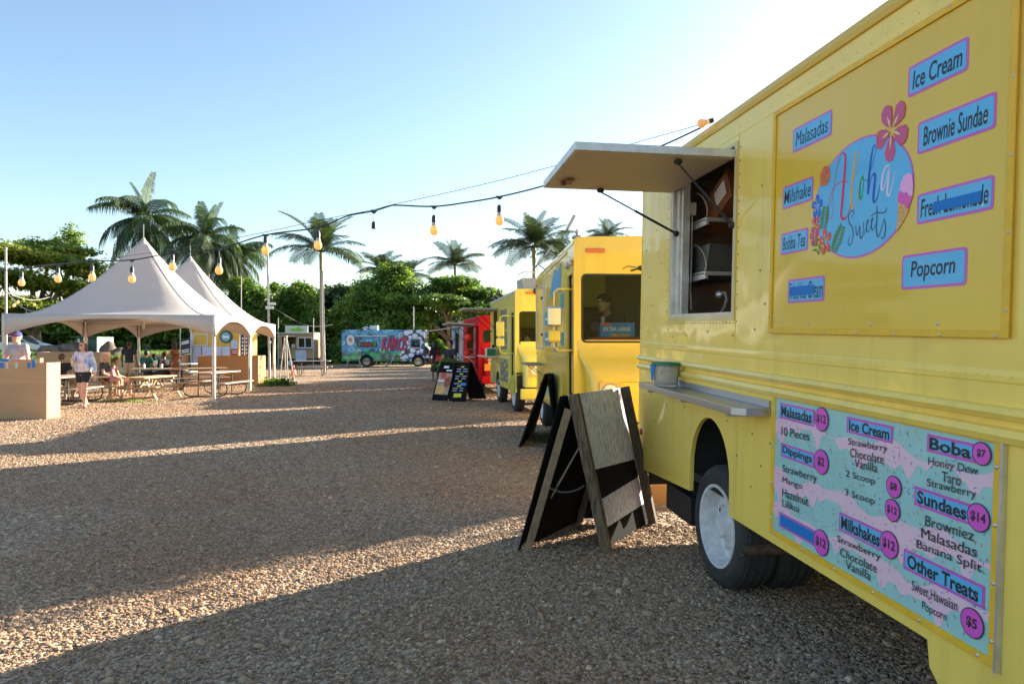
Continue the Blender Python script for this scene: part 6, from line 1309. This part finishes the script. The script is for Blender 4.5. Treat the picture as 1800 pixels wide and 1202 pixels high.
def palm(px, Y, pyc, label, sc, kind='co', n=20, tr=.14, lean=0, seed=1, skirt=False, bulge=False):
    """Crown centre at photo row pyc."""
    h = H - (pyc - HZ) * Y / F; r = random.Random(seed); root = thing('palm_tree', gY(px, Y), label, 'palm tree', 'palm trees round the yard')
    P = [(lean * math.sin(t * 1.57), 0, h * t - .05) for t in [k / 14 for k in range(15)]]; b = MB()
    b.tube(P, [tr * (1.35 - .5 * k / 14) * (1 + (.03 if k % 2 else 0)) for k in range(15)], 10)
    b.build('trunk', BARKP, root, smooth=True); top = Vector(P[-1])
    b = MB(); b.tube([top + Vector((0, 0, -.9 * sc)), top, top + Vector((0, 0, .35 * sc))], [tr * 1.0, tr * 1.2, tr * .5], 8); b.build('crown_shaft', mat('palm_shaft', (.20, .22, .06), .5, var=.3, vs=4), root, smooth=True)
    S = CO if kind == 'co' else RO; a = r.uniform(0, 6)
    for i in range(n):
        t = i / n; k = min(4, int(.7 + t * 4.3 + r.uniform(-.3, .3))); k = max(0, k if kind == 'ro' else min(3, k)); o = bpy.data.objects.new('frond', S[k]); COL.objects.link(o); o.parent = root; a += 2.399
        o.location = top + Vector((0, 0, .15 * sc)); o.rotation_euler = (r.uniform(-.25, .25), r.uniform(-.12, .12), a + r.uniform(-.2, .2)); s_ = sc * r.uniform(.85, 1.1); s_ *= .8 if k == 0 else 1; o.scale = (s_, s_, s_)
    if skirt:
        b = MB()
        for q in range(26): aa = r.uniform(0, 6.28); l = r.uniform(.5, 1.1) * sc; b.tube([top + Vector((0, 0, -.2)), top + Vector((math.cos(aa) * .35, math.sin(aa) * .35, -.3 * l)), top + Vector((math.cos(aa) * .4, math.sin(aa) * .4, -l))], .012, 3)
        b.build('seed_strands', mat('seed_tan', (.42, .26, .1), .8), root)['kind'] = 'stuff'
    return root
palm(256, 55, 388, 'tallest dark green palm behind the peak of the nearest tent', 1.0, 'ro', 26, .3, 0, 3)
palm(362, 55, 425, 'tall palm behind the second tent, left one of the overlapping pair', .9, 'ro', 26, .28, 0, 5, skirt=True)
palm(408, 58, 452, 'tall palm with drooping crown, right one of the overlapping pair', .82, 'ro', 26, .26, 0, 8, skirt=True)
palm(567, 44, 447, 'slender solitary coconut palm left of the middle of the yard', 1.12, 'co', 20, .10, -.1, 12)
palm(671, 76, 478, 'small far palm just left of the bright green tree top', 1.05, 'co', 20, .12, 0, 14)
palm(716, 76, 490, 'small far palm just right of the bright green tree top', 1.05, 'co', 20, .12, 0, 15)
palm(800, 72, 470, 'far palm standing above the umbrella shaped tree', 1.15, 'co', 22, .13, 0, 16)
palm(936, 42, 440, 'coconut palm with curving fronds behind the golden truck', .98, 'co', 24, .12, .1, 18)
palm(975, 50, 452, 'second coconut palm half hidden by the golden truck roof', .8, 'co', 16, .16, .1, 19)
palm(1067, 48, 420, 'palm crown peeping above the roof of the golden truck', .62, 'co', 18, .15, 0, 21)
# ------------------------------------------------------------------ poles and string lights
PW = mat('pole_grey', (.42, .40, .37), .6, var=.1, vs=3)
def pole(px, pyt, Y, label, r=.04, lean=0, base_z=0):
    o = thing('light_pole', gY(px, Y), label, 'pole'); h = H - (pyt - HZ) * Y / F
    MB().cone((0, 0, base_z), (lean, 0, h), r * 1.15, r, n=10).build('pole_shaft', PW, o, smooth=True); MB().cone((lean, 0, h), (lean, 0, h + .04), r * 1.2, n=10).build('pole_cap', PW, o); return o
pole(11, 437, 30, 'grey pole rising at the far left edge beside the man in the cap', .045, -.02)
p_ = pole(474, 440, 33, 'tall pole with a small white lamp fitting behind the rear tent corner', .05, -.1)
b = MB(); z = H - (534 - HZ) * 33 / F; b.box(-.05, .3, -.12, .0, z - .06, z + .06); b.box(-.16, .16, -.1, .1, z - .25, z - .12); b.build('lamp_fitting', mat('fitting_white', (.65, .65, .62), .4), p_)
b = MB(); b.box(-.06, .08, -.09, .06, z - 1.15, z - .95); b.box(-.05, .05, -.07, .07, z - 1.9, z - 1.8); b.build('junction_box', mat('fitting_white', (.65, .65, .62)), p_)
pole(571, 478, 40, 'slender pale pole in front of the solitary coconut palm', .045, -.12)
pole(551, 560, 47, 'thin short pole at the right side of the timber trailer', .03)
pole(489, 560, 47.5, 'thin short pole at the left side of the timber trailer', .03)
pole(727, 540, 54, 'thin pole behind the front end of the painted truck', .04)
pole(424, 487, 46, 'thin pole behind the second tent near the tall palms', .03)
CAB = mat('black_cable', (.018, .018, .02), .6); SOCK = mat('lamp_socket', (.03, .035, .04), .5)
BULB = mat('amber_bulb', (.88, .66, .34), .25, coat=.5); BULBN = mat('bulb_neck', (.55, .50, .42), .4)
_nt = BULB.node_tree; _t = _nt.nodes.new('ShaderNodeBsdfTranslucent'); _t.inputs[0].default_value = (1, .74, .38, 1); _m = _nt.nodes.new('ShaderNodeMixShader'); _m.inputs[0].default_value = .55
_nt.links.new(_nt.nodes['Principled BSDF'].outputs[0], _m.inputs[1]); _nt.links.new(_t.outputs[0], _m.inputs[2]); _nt.links.new(_m.outputs[0], _nt.nodes['Material Output'].inputs[0])
def bulb_parts(root, p, s=1.0, drop=.06, bulb=True):
    p = Vector(p); b = MB(); b.plate([(-.028 * s, .006), (.028 * s, .006), (.008 * s, -.018 * s), (-.008 * s, -.018 * s)], [], -.008, .008, M=Matrix.Translation(p)); b.cone(p, p + Vector((0, 0, -drop)), .003 * s, n=5)
    sc = lambda pr: [(a * s, c * s) for a, c in pr]
    q = p + Vector((0, 0, -drop)); b.lathe(sc([(.004, 0), (.012, -.004), (.016, -.016), (.0165, -.048), (.018, -.052), (.001, -.052)]), q, n=12); so = b.build('socket', SOCK, root, smooth=True)
    if bulb:
        q = q + Vector((0, 0, -.052 * s)); b = MB(); b.lathe(sc([(.013, .0), (.0145, -.012), (.020, -.026)]), q, n=14); b.build('bulb_neck', BULBN, so, smooth=True)
        b = MB(); b.lathe(sc([(.020, -.026), (.0275, -.042), (.030, -.058), (.027, -.074), (.018, -.086), (.001, -.091)]), q, n=16); b.build('bulb', BULB, so, smooth=True)
sl_ = thing('string_light', (0, 0, 0), 'string of amber bulbs on a black cable running from the nearest truck across the yard', 'string light')
CP = [(1238, 222, 5.0), (1150, 262, 5.35), (1050, 296, 5.5), (955, 327, 5.62), (878, 346, 5.6), (820, 356, 5.62), (763, 363, 5.7), (700, 361, 5.78), (686, 362, 5.8), (657, 371, 5.85), (610, 380, 5.95), (559, 400, 6.05), (467, 413, 6.2), (385, 437, 6.45), (303, 445, 6.7), (232, 457, 6.95), (162, 459, 7.2), (102, 465, 7.5), (38, 473, 7.9), (-60, 478, 8.4), (-250, 470, 9.2)]
b = MB(); b.tube([at(*p) for p in catmull(CP, 5)], .0065, 6); b.build('cable', CAB, sl_, smooth=True)
CW = [(1236, 218, 5.0), (1100, 256, 5.5), (975, 292, 5.7), (830, 329, 5.85), (690, 360, 5.9), (655, 369, 5.95), (559, 388, 6.1), (467, 408, 6.25), (330, 434, 6.6), (200, 453, 7.1), (100, 464, 7.6), (-60, 475, 8.5), (-250, 466, 9.3)]
b = MB(); b.tube([at(*p) for p in catmull(CW, 4)], .0028, 5); b.build('support_wire', mat('wire_grey', (.2, .19, .18), .4, .7), sl_, smooth=True)
for px, py, Y, bl, dr in ((878, 346, 5.6, 1, .05), (763, 363, 5.7, 1, .055), (657, 371, 5.85, 0, .07), (559, 400, 6.05, 1, .02), (467, 413, 6.2, 1, .005), (385, 437, 6.45, 1, .06), (303, 445, 6.7, 1, .0), (232, 457, 6.95, 1, .05), (162, 459, 7.2, 1, .03), (102, 465, 7.5, 1, .02), (38, 473, 7.9, 1, .02)):
    bulb_parts(sl_, at(px, py, Y), s=1.2, bulb=bool(bl), drop=(dr + .004) * 1.2)
# end bulb lying on the truck's roof edge
b = MB(); e0 = at(1246, 214, 4.8); d = Vector((-.9, -.1, -.25)).normalized(); b.cone(e0 + Vector((.03, 0, .01)), e0, .017, n=12); so = b.build('socket', SOCK, sl_, smooth=True)
b = MB(); b.ell(e0 + d * .055, (.032, .032, .030)); b.cone(e0, e0 + d * .04, .015, .024, n=12); b.build('bulb', BULB, so, smooth=True)
sl2 = thing('string_light', (0, 0, 0), 'far string of small bulbs fanning out from the pole at the left edge', 'string light')
o0 = Vector(gY(11, 29.9, 0)); o0.z = H - (513 - HZ) * 30 / F
for ex, ey, eY in ((-140, 500, 27), (88, 522, 33), (-60, 530, 28), (70, 548, 26)):
    e = at(ex, ey, eY); P = [o0.lerp(e, t) - Vector((0, 0, .25 * math.sin(math.pi * t))) for t in [k / 8 for k in range(9)]]; MB().tube(P, .016, 5).build('cable', mat('cable_pale', (.3, .28, .24), .6), sl2, smooth=True)
    for k in (2, 5):
        p = P[k]; b = MB(); b.cone(p, p - Vector((0, 0, .14)), .02, n=6); so = b.build('socket', SOCK, sl2); b = MB(); b.ell(p - Vector((0, 0, .22)), (.055, .055, .075), seg=8, rings=6); b.build('bulb', BULB, so, smooth=True)
# wire from the yard pole to the trees
sl3 = thing('overhead_wire', (0, 0, 0), 'thin slack wire sagging from the white fitted pole towards the trailer', 'wire')
A = at(477, 538, 33); B_ = at(585, 570, 47); MB().tube([A.lerp(B_, t) - Vector((0, 0, .5 * math.sin(math.pi * t))) for t in [k / 8 for k in range(9)]], .014, 4).build('wire', CAB, sl3)
# ------------------------------------------------------------------ people
SKIN = {k: mat('skin_' + k, c, .5, var=.06, vs=9) for k, c in (('light', (.58, .33, .24)), ('tan', (.42, .22, .14)), ('brown', (.20, .10, .06)))}
def cloth(n, c, **k): return mat('cloth_' + n, c, .85, var=.12, vs=7, bump=.004, bs=9, **k)
def remesh(b, name, m, parent, vox, smooth=3):
    me = b.me(name, m); o = bpy.data.objects.new(name, me); COL.objects.link(o)
    r = o.modifiers.new('r', 'REMESH'); r.mode = 'VOXEL'; r.voxel_size = vox; s = o.modifiers.new('s', 'SMOOTH'); s.iterations = smooth; s.factor = .5
    dg = bpy.context.evaluated_depsgraph_get(); n = bpy.data.meshes.new_from_object(o.evaluated_get(dg)); bpy.data.objects.remove(o); n.name = name; n.materials.clear(); n.materials.append(m); n.shade_smooth()
    q = bpy.data.objects.new(name, n); COL.objects.link(q); q.parent = parent; return q
def cap(b, p, q, r0, r1, n=12): b.cone(p, q, r0, r1, n); b.ell(p, r0 * .995, seg=n, rings=8); b.ell(q, r1 * .995, seg=n, rings=8)
def person(loc, rz, label, pose='stand', skin='light', s=1.0, top=None, sleeve=.55, bottom=None, legs=.45, skirt=None, hair=None, hairstyle='short', belly=0, female=False, J=None, vox=.014, shoes=None, hat=None, glasses=False, fingers=False, extras=None, lean=0):
    root = thing('person', loc, label, 'person', rz=rz); root.scale = (s, s, s)
    w = .165 if female else .19; hz_ = .92 if pose != 'sit' else .50
    P = dict(hipL=(-.09, 0, hz_), hipR=(.09, 0, hz_), kneeL=(-.10, .02, .50), kneeR=(.10, .02, .50), ankL=(-.10, -.02, .09), ankR=(.10, -.02, .09))
    if pose == 'walk': P.update(kneeL=(-.10, .14, .50), ankL=(-.09, .10, .10), kneeR=(.10, -.02, .50), ankR=(.11, -.24, .13))
    if pose == 'sit': P.update(kneeL=(-.13, .43, .50), kneeR=(.13, .43, .50), ankL=(-.13, .46, .09), ankR=(.13, .44, .09))
    sz = hz_ + .50; ly = lean
    P.update(shL=(-w, ly, sz), shR=(w, ly, sz), elL=(-w - .06, ly - .02, sz - .29), elR=(w + .06, ly - .02, sz - .29), wrL=(-w - .07, ly + .08, sz - .54), wrR=(w + .07, ly + .08, sz - .54), head=(0, ly + .03, sz + .20))
    if pose == 'sit': P.update(wrL=(-.12, .30, hz_ + .12), wrR=(.12, .30, hz_ + .12), elL=(-w - .07, .08, sz - .28), elR=(w + .07, .08, sz - .28))
    if J: P.update(J)
    V = {k: Vector(v) for k, v in P.items()}; hip = (V['hipL'] + V['hipR']) / 2; sh = (V['shL'] + V['shR']) / 2; hd = V['head']
    tq = (sh - hip).to_track_quat('Z', 'Y').to_matrix()
    def torso(b, g=0, lo=True):
        if lo: b.ell(hip + Vector((0, 0, .03)), (.155 + g + (.01 if female else 0), .115 + g + belly * .3, .12 + g), tq)
        b.ell(hip.lerp(sh, .42) + Vector((0, belly * .5, 0)), (.135 + g - (.01 if female else 0) + belly * .5, .105 + g + belly, .17), tq); b.ell(hip.lerp(sh, .76), (w - .02 + g, .112 + g, .17), tq)
        if female:
            for x in (-.07, .07): b.ell(hip.lerp(sh, .72) + tq @ Vector((x, .09, 0)), (.065 + g, .055 + g, .062 + g))
        cap(b, V['shL'] + Vector((.03, 0, -.02)), V['shR'] + Vector((-.03, 0, -.02)), .062 + g, .062 + g)
    b = MB(); torso(b); cap(b, sh + Vector((0, 0, .02)), hd + Vector((0, -.02, -.07)), .056, .052)
    b.ell(hd, (.078, .096, .115)); b.ell(hd + Vector((0, .03, -.06)), (.055, .06, .058)); b.ell(hd + Vector((0, .102, -.012)), (.013, .018, .02))
    for x in (-.079, .079): b.ell(hd + Vector((x, -.005, -.005)), (.012, .02, .03))
    for sd, sg in (('L', -1), ('R', 1)):
        cap(b, V['sh' + sd], V['el' + sd], .052, .040); cap(b, V['el' + sd], V['wr' + sd], .040, .028)
        d = (V['wr' + sd] - V['el' + sd]).normalized(); pm = V['wr' + sd] + d * .055; side = d.cross(Vector((0, 0, 1)) if abs(d.z) < .9 else Vector((0, 1, 0))).normalized()
        b.ell(pm, (.036, .022, .05), d.to_track_quat('Z', 'Y').to_matrix())
        fq = d.to_track_quat('Z', 'Y').to_matrix()
        for k, (x, l) in enumerate(((-.027, .06), (-.009, .07), (.009, .067), (.027, .052))):
            a_ = pm + fq @ Vector((x, 0, .035)); m_ = a_ + fq @ Vector((0, .006, l * .6)); e_ = m_ + fq @ Vector((0, .022, l * .35)); cap(b, a_, m_, .0095, .009, 8); cap(b, m_, e_, .009, .0078, 8)
        cap(b, pm + fq @ Vector((-sg * .03, .0, -.015)), pm + fq @ Vector((-sg * .055, .018, .03)), .011, .009, 8)
        cap(b, V['hip' + sd], V['knee' + sd], .085 + (.008 if female else 0), .057); cap(b, V['knee' + sd], V['ank' + sd], .056, .037)
        sh_ = V['knee' + sd].lerp(V['ank' + sd], .3) + Vector((0, -.02, 0)); b.ell(sh_, (.052, .056, .11))
        fz = max(.035, V['ank' + sd].z - .055); f0 = V['ank' + sd] + Vector((0, -.03, fz - V['ank' + sd].z)); cap(b, f0, f0 + Vector((sg * .02, .17, -.005)), .036, .030)
    remesh(b, 'body', SKIN[skin], root, vox)
    if top:
        b = MB(); torso(b, .014)
        for sd in 'LR':
            if sleeve <= 1: b.cone(V['sh' + sd], V['sh' + sd].lerp(V['el' + sd], sleeve), .066, .062, 14); b.ell(V['sh' + sd], .065)
            else: cap(b, V['sh' + sd], V['el' + sd], .064, .052); b.cone(V['el' + sd], V['el' + sd].lerp(V['wr' + sd], sleeve - 1), .052, .042, 14)
        b.cone(hip + Vector((0, 0, .02)), hip + Vector((0, 0, -.06)) if pose != 'sit' else hip, .165 + belly * .3, .17, 16) if 0 else None
        remesh(b, 'shirt', top, root, vox)
    if bottom:
        b = MB(); b.ell(hip + Vector((0, 0, .02)), (.168 + (.01 if female else 0), .128 + belly * .3, .12), tq)
        for sd in 'LR':
            if legs <= 1: b.cone(V['hip' + sd], V['hip' + sd].lerp(V['knee' + sd], legs), .104 + (.006 if female else 0), .086, 14)
            else: cap(b, V['hip' + sd], V['knee' + sd], .1, .075); b.cone(V['knee' + sd], V['knee' + sd].lerp(V['ank' + sd], legs - 1), .074, .06, 14)
        remesh(b, 'trousers' if legs > 1 else 'shorts', bottom, root, vox)
    if skirt:
        b = MB(); torso(b, .016); b.cone(hip + Vector((0, 0, .05)), Vector((hip.x, hip.y + .01, skirt[1])), .16, .2, 18)
        if sleeve > 0:
            for sd in 'LR': cap(b, V['sh' + sd], V['sh' + sd].lerp(V['el' + sd], min(1, sleeve)), .066, .06)
        remesh(b, 'dress', skirt[0], root, vox)
    if hair:
        b = MB(); b.ell(hd + Vector((0, -.018, .025)), (.088, .098, .108))
        if hairstyle == 'long': b.ell(hd + Vector((0, -.05, -.07)), (.10, .06, .15)); [cap(b, hd + Vector((x, -.01, .03)), hd + Vector((x * 1.25, .0, -.15)), .034, .024) for x in (-.075, .075)]
        if hairstyle == 'bun': b.ell(hd + Vector((0, -.10, .03)), .05)
        o = remesh(b, 'hair', hair, root, vox, 2)
    if hat:
        b = MB(); b.ell(hd + Vector((0, -.01, .05)), (.094, .108, .085)); o = remesh(b, 'cap', hat[0], root, vox, 1)
        MB().plate([(.085 * math.cos(R(a)), .05 + .125 * math.sin(R(a))) for a in range(0, 181, 15)], [], .055, .063, plane='xy', M=Matrix.Translation(hd)).build('cap_brim', hat[1], root)
    ey = MB()
    for x in (-.032, .032):
        e = MB(); e.ell(hd + Vector((x, .088, .012)), (.011, .008, .007), seg=8, rings=6); e.build('eye', INK, root)
    m_ = MB(); m_.ell(hd + Vector((0, .088, -.062)), (.024, .007, .006), seg=8, rings=6); m_.build('mouth', mat('lips', (.35, .10, .08), .5), root)
    if glasses:
        g = MB(); 
        for x in (-.034, .034): g.ell(hd + Vector((x, .10, .014)), (.028, .006, .021), seg=12, rings=6)
        g.box(-.07, .07, .096, .1, .02, .028, M=Matrix.Translation(hd)); g.build('sunglasses', mat('sunglass_dark', (.02, .01, .01), .1), root)
    if shoes:
        for sd, sg in (('L', -1), ('R', 1)):
            fz = max(.03, V['ank' + sd].z - .055); f0 = V['ank' + sd] + Vector((0, -.04, fz - .02 - V['ank' + sd].z)); b = MB(); b.bar(f0 + Vector((0, -.02, 0)), f0 + Vector((sg * .02, .22, -.004)), .085, .025); b.build('sandal', shoes, root, bev=.01)
    return root, V
PI = math.pi
BLKC = cloth('black', (.018, .018, .022)); GREYC = cloth('grey', (.36, .33, .35)); WHC = cloth('pale', (.68, .58, .60)); KHAKI = cloth('khaki', (.42, .34, .24)); PINKC = cloth('pink', (.65, .2, .28)); GREENC = cloth('green', (.02, .13, .09)); NAVY = cloth('navy', (.02, .025, .05)); BRC = cloth('brown', (.20, .08, .04))
H_GREY = mat('hair_grey', (.35, .32, .3), .7); H_BR = mat('hair_brown', (.11, .055, .03), .6); H_BK = mat('hair_black', (.012, .01, .01), .5)
# man in cap behind the box (faces the viewer)
person(gY(31, 15.75, .03), PI - R(8), 'man in a grey t-shirt and blue cap with red brim, standing behind the taped box', 'stand', 'light', 1.09, top=GREYC, sleeve=.62, bottom=KHAKI, legs=.8, hair=H_GREY, hat=(cloth('cap_blue', (.03, .05, .18)), cloth('cap_red', (.45, .03, .03))), belly=.02, J=dict(elL=(-.27, .02, 1.14), elR=(.27, .02, 1.14), wrL=(-.25, .2, .98), wrR=(.25, .2, .98)), vox=.011)
# walking woman; her right hand holds a drink at her chest
wl_ = gY(147, 17.6)
w_, V = person(wl_, PI - R(6), 'walking woman in pale top, black shorts and sunglasses holding a yellow drink', 'walk', 'light', .985, top=WHC, sleeve=0.02, bottom=BLKC, legs=.62, hair=H_BR, hairstyle='long', female=True, glasses=True, shoes=mat('sandal_tan', (.15, .08, .05), .7), belly=.015, vox=.010,
    J=dict(elR=(.25, .0, 1.12), wrR=(.11, .2, 1.20), elL=(-.24, -.04, 1.12), wrL=(-.26, -.02, .86)))
w_.scale = (1.1, 1.02, .985)
TD = mat('tie_dye_cotton', sr(225, 225, 190), .85, col2=sr(120, 150, 225), vs=5, detail=1)
b = MB()
for sd in 'LR': cap(b, V['sh' + sd], V['el' + sd], .062, .055); b.cone(V['el' + sd], V['el' + sd].lerp(V['wr' + sd], .75), .054, .044, 12)
for x in (-.125, .125): b.ell(Vector((x, .01, 1.14)), (.055, .135, .28))
b.ell(Vector((0, -.09, 1.14)), (.15, .05, .30)); remesh(b, 'cardigan', TD, w_, .011)
dr = thing('drink_cup', wl_ + Matrix.Rotation(PI - R(6), 3, 'Z') @ Vector((.085, .285, 1.17)) * .985, 'clear cup of yellow drink in the walking woman\'s raised hand', 'cup')
b = MB(); b.lathe([(.001, 0), (.033, 0), (.043, .11), (.001, .11)], n=14); b.build('cup_body', mat('drink_yellow', (.75, .5, .12), .3), dr, smooth=True)
b = MB(); b.lathe([(.045, .11), (.045, .118), (.03, .14), (.001, .145)], n=14); b.build('cup_lid', mat('clear_plastic', (.8, .8, .8)), dr, smooth=True); MB().cone((0, 0, .13), (.01, 0, .22), .005, n=6).build('straw', WHITE, dr)
# people at the tables
person(gY(183, 21.2), R(-78), 'bald older man in a dark shirt seated at a bench, holding a child in pink', 'sit', 'light', 1.02, top=cloth('charcoal', (.05, .05, .055)), bottom=cloth('brown_short', (.22, .15, .10)), legs=.9, hair=None, belly=.05)
person(gY(203, 21.5), R(-60), 'woman with tied brown hair seated beside the bald older man', 'sit', 'tan', .93, top=cloth('rose', (.45, .25, .25)), sleeve=.3, bottom=cloth('denim', (.12, .14, .2)), legs=.5, hair=H_BR, hairstyle='bun', female=True)
person(gY(198, 20.8, .28), R(-70), 'small child in a pink dress sitting on the lap of the older man', 'sit', 'light', .55, skirt=(PINKC, .45), sleeve=.3, hair=H_BR, female=True)
person(gY(108, 20.6), R(5), 'man in a black t-shirt seated with his back turned, behind the walking woman', 'sit', 'tan', 1.02, top=BLKC, bottom=cloth('grey_short', (.3, .3, .3)), legs=.9, hair=H_BR)
person(gY(227, 25.6), R(10), 'man in a navy shirt and khaki shorts standing among the tables with his back turned', 'stand', 'brown', 1.0, top=NAVY, bottom=KHAKI, legs=.9, hair=H_BK)
person(gY(257, 27.0), R(-10), 'man in a green shirt seated with his back to the viewer near the green counter', 'sit', 'tan', 1.05, top=GREENC, bottom=cloth('dark', (.03, .03, .03)), legs=1.5, hair=H_BK)
person(gY(271, 27.2), R(80), 'dark haired woman seated right of the man in the green shirt', 'sit', 'tan', .95, top=cloth('aqua', (.3, .45, .42)), bottom=cloth('dark', (.03, .03, .03)), legs=1.4, hair=H_BK, hairstyle='long', female=True)
person(gY(307, 26.8), R(75), 'bare armed woman in a brown dress standing near the middle of the tent', 'stand', 'tan', .97, skirt=(BRC, .55), sleeve=0, hair=H_BK, hairstyle='long', female=True, J=dict(elL=(-.2, .15, 1.2), wrL=(-.12, .3, 1.3)))
o, _ = person(gY(292, 26.9), R(60), 'person in black bending over the table left of the woman in the brown dress', 'sit', 'brown', 1.0, top=BLKC, sleeve=1.3, bottom=BLKC, legs=1.5, hair=H_BK, lean=.12)
# queue by the red truck
person(gY(765, 30), R(25), 'woman in a short black dress with a red bag, standing by the black sandwich boards', 'stand', 'brown', 1.0, skirt=(BLKC, .42), sleeve=1.0, hair=H_BK, hairstyle='long', female=True, J=dict(elR=(.24, .10, 1.18), wrR=(.2, .3, 1.3)))
bg = thing('handbag', gY(771, 29.8, .88), 'red shoulder bag hanging at the side of the woman in the black dress', 'bag')
b = MB(); b.plate([(-.14, 0), (.12, 0), (.15, .22), (-.1, .26)], [], -.06, .06); b.build('bag_body', mat('bag_red', (.5, .02, .04), .5), bg, bev=.02); b = MB(); b.tube([(-.08, 0, .25), (-.05, 0, .5), (.03, 0, .5), (.1, 0, .22)], .01, 5); b.build('strap', mat('bag_red', (.5, .02, .04)), bg)
person(gY(792, 24.2, .28), PI - R(30), 'woman in a dark printed t-shirt seated behind the sandwich boards', 'sit', 'tan', 1.12, top=NAVY, bottom=BLKC, legs=1.5, hair=H_BK, hairstyle='bun', female=True, J=dict(elR=(.26, .1, .76), wrR=(.1, .25, .78)))
# worker inside the golden truck, another in the nearest truck's hatch
MW = M2 @ Matrix.Translation((.62, -.60, .92)) @ Matrix.Rotation(R(90) - R(40), 4, 'Z')
o, V = person((0, 0, 0), 0, 'worker in a black cap and jacket seated behind the windscreen of the golden truck', 'sit', 'tan', 1.0, top=cloth('jacket_black', (.015, .02, .035)), sleeve=1.7, bottom=BLKC, legs=1.5, hair=H_BK, hat=(cloth('cap_black', (.012, .014, .018)), cloth('cap_black', (.012, .014, .018))), J=dict(head=(0, .12, 1.17), wrL=(-.1, .36, .82), elL=(-.25, .12, .74)))
o.matrix_world = MW @ Matrix.Scale(1.12, 4)
MB().box(-.03, .03, .215, .222, 1.205, 1.215).build('cap_badge', WHITE, o)
MB().box(-.012, .03, .10, .135, .78, 1.0).build('apron_panel', mat('apron_pale', (.5, .5, .42), .8), o)
ph_ = thing('phone', (MW @ Matrix.Scale(1.12, 4)) @ Vector((-.08, .47, .86)), 'dark phone in the hand of the worker behind the windscreen', 'phone')
MB().box(-.04, .04, -.005, .005, -.07, .07).build('phone_body', BLACK, ph_, bev=.003)
MW = M3 @ Matrix.Translation((.6, -.42, .55)) @ Matrix.Rotation(R(90) - R(20), 4, 'Z')
o, V = person((0, 0, 0), 0, 'person resting a pale arm behind the windscreen of the lemon yellow truck', 'sit', 'light', 1.0, top=BLKC, bottom=BLKC, legs=1.5, hair=H_BK, hairstyle='bun', J=dict(elL=(-.2, .28, .95), wrL=(-.1, .30, 1.12)))
o.matrix_world = MW
MW = M1 @ Matrix.Translation((-.42, -.75, .68)) @ Matrix.Rotation(R(90), 4, 'Z')
o, V = person((0, 0, 0), 0, 'worker in black barely visible at the right edge of the open hatch', 'stand', 'tan', 1.0, top=BLKC, bottom=BLKC, legs=1.5, hair=H_BK)
o.matrix_world = MW
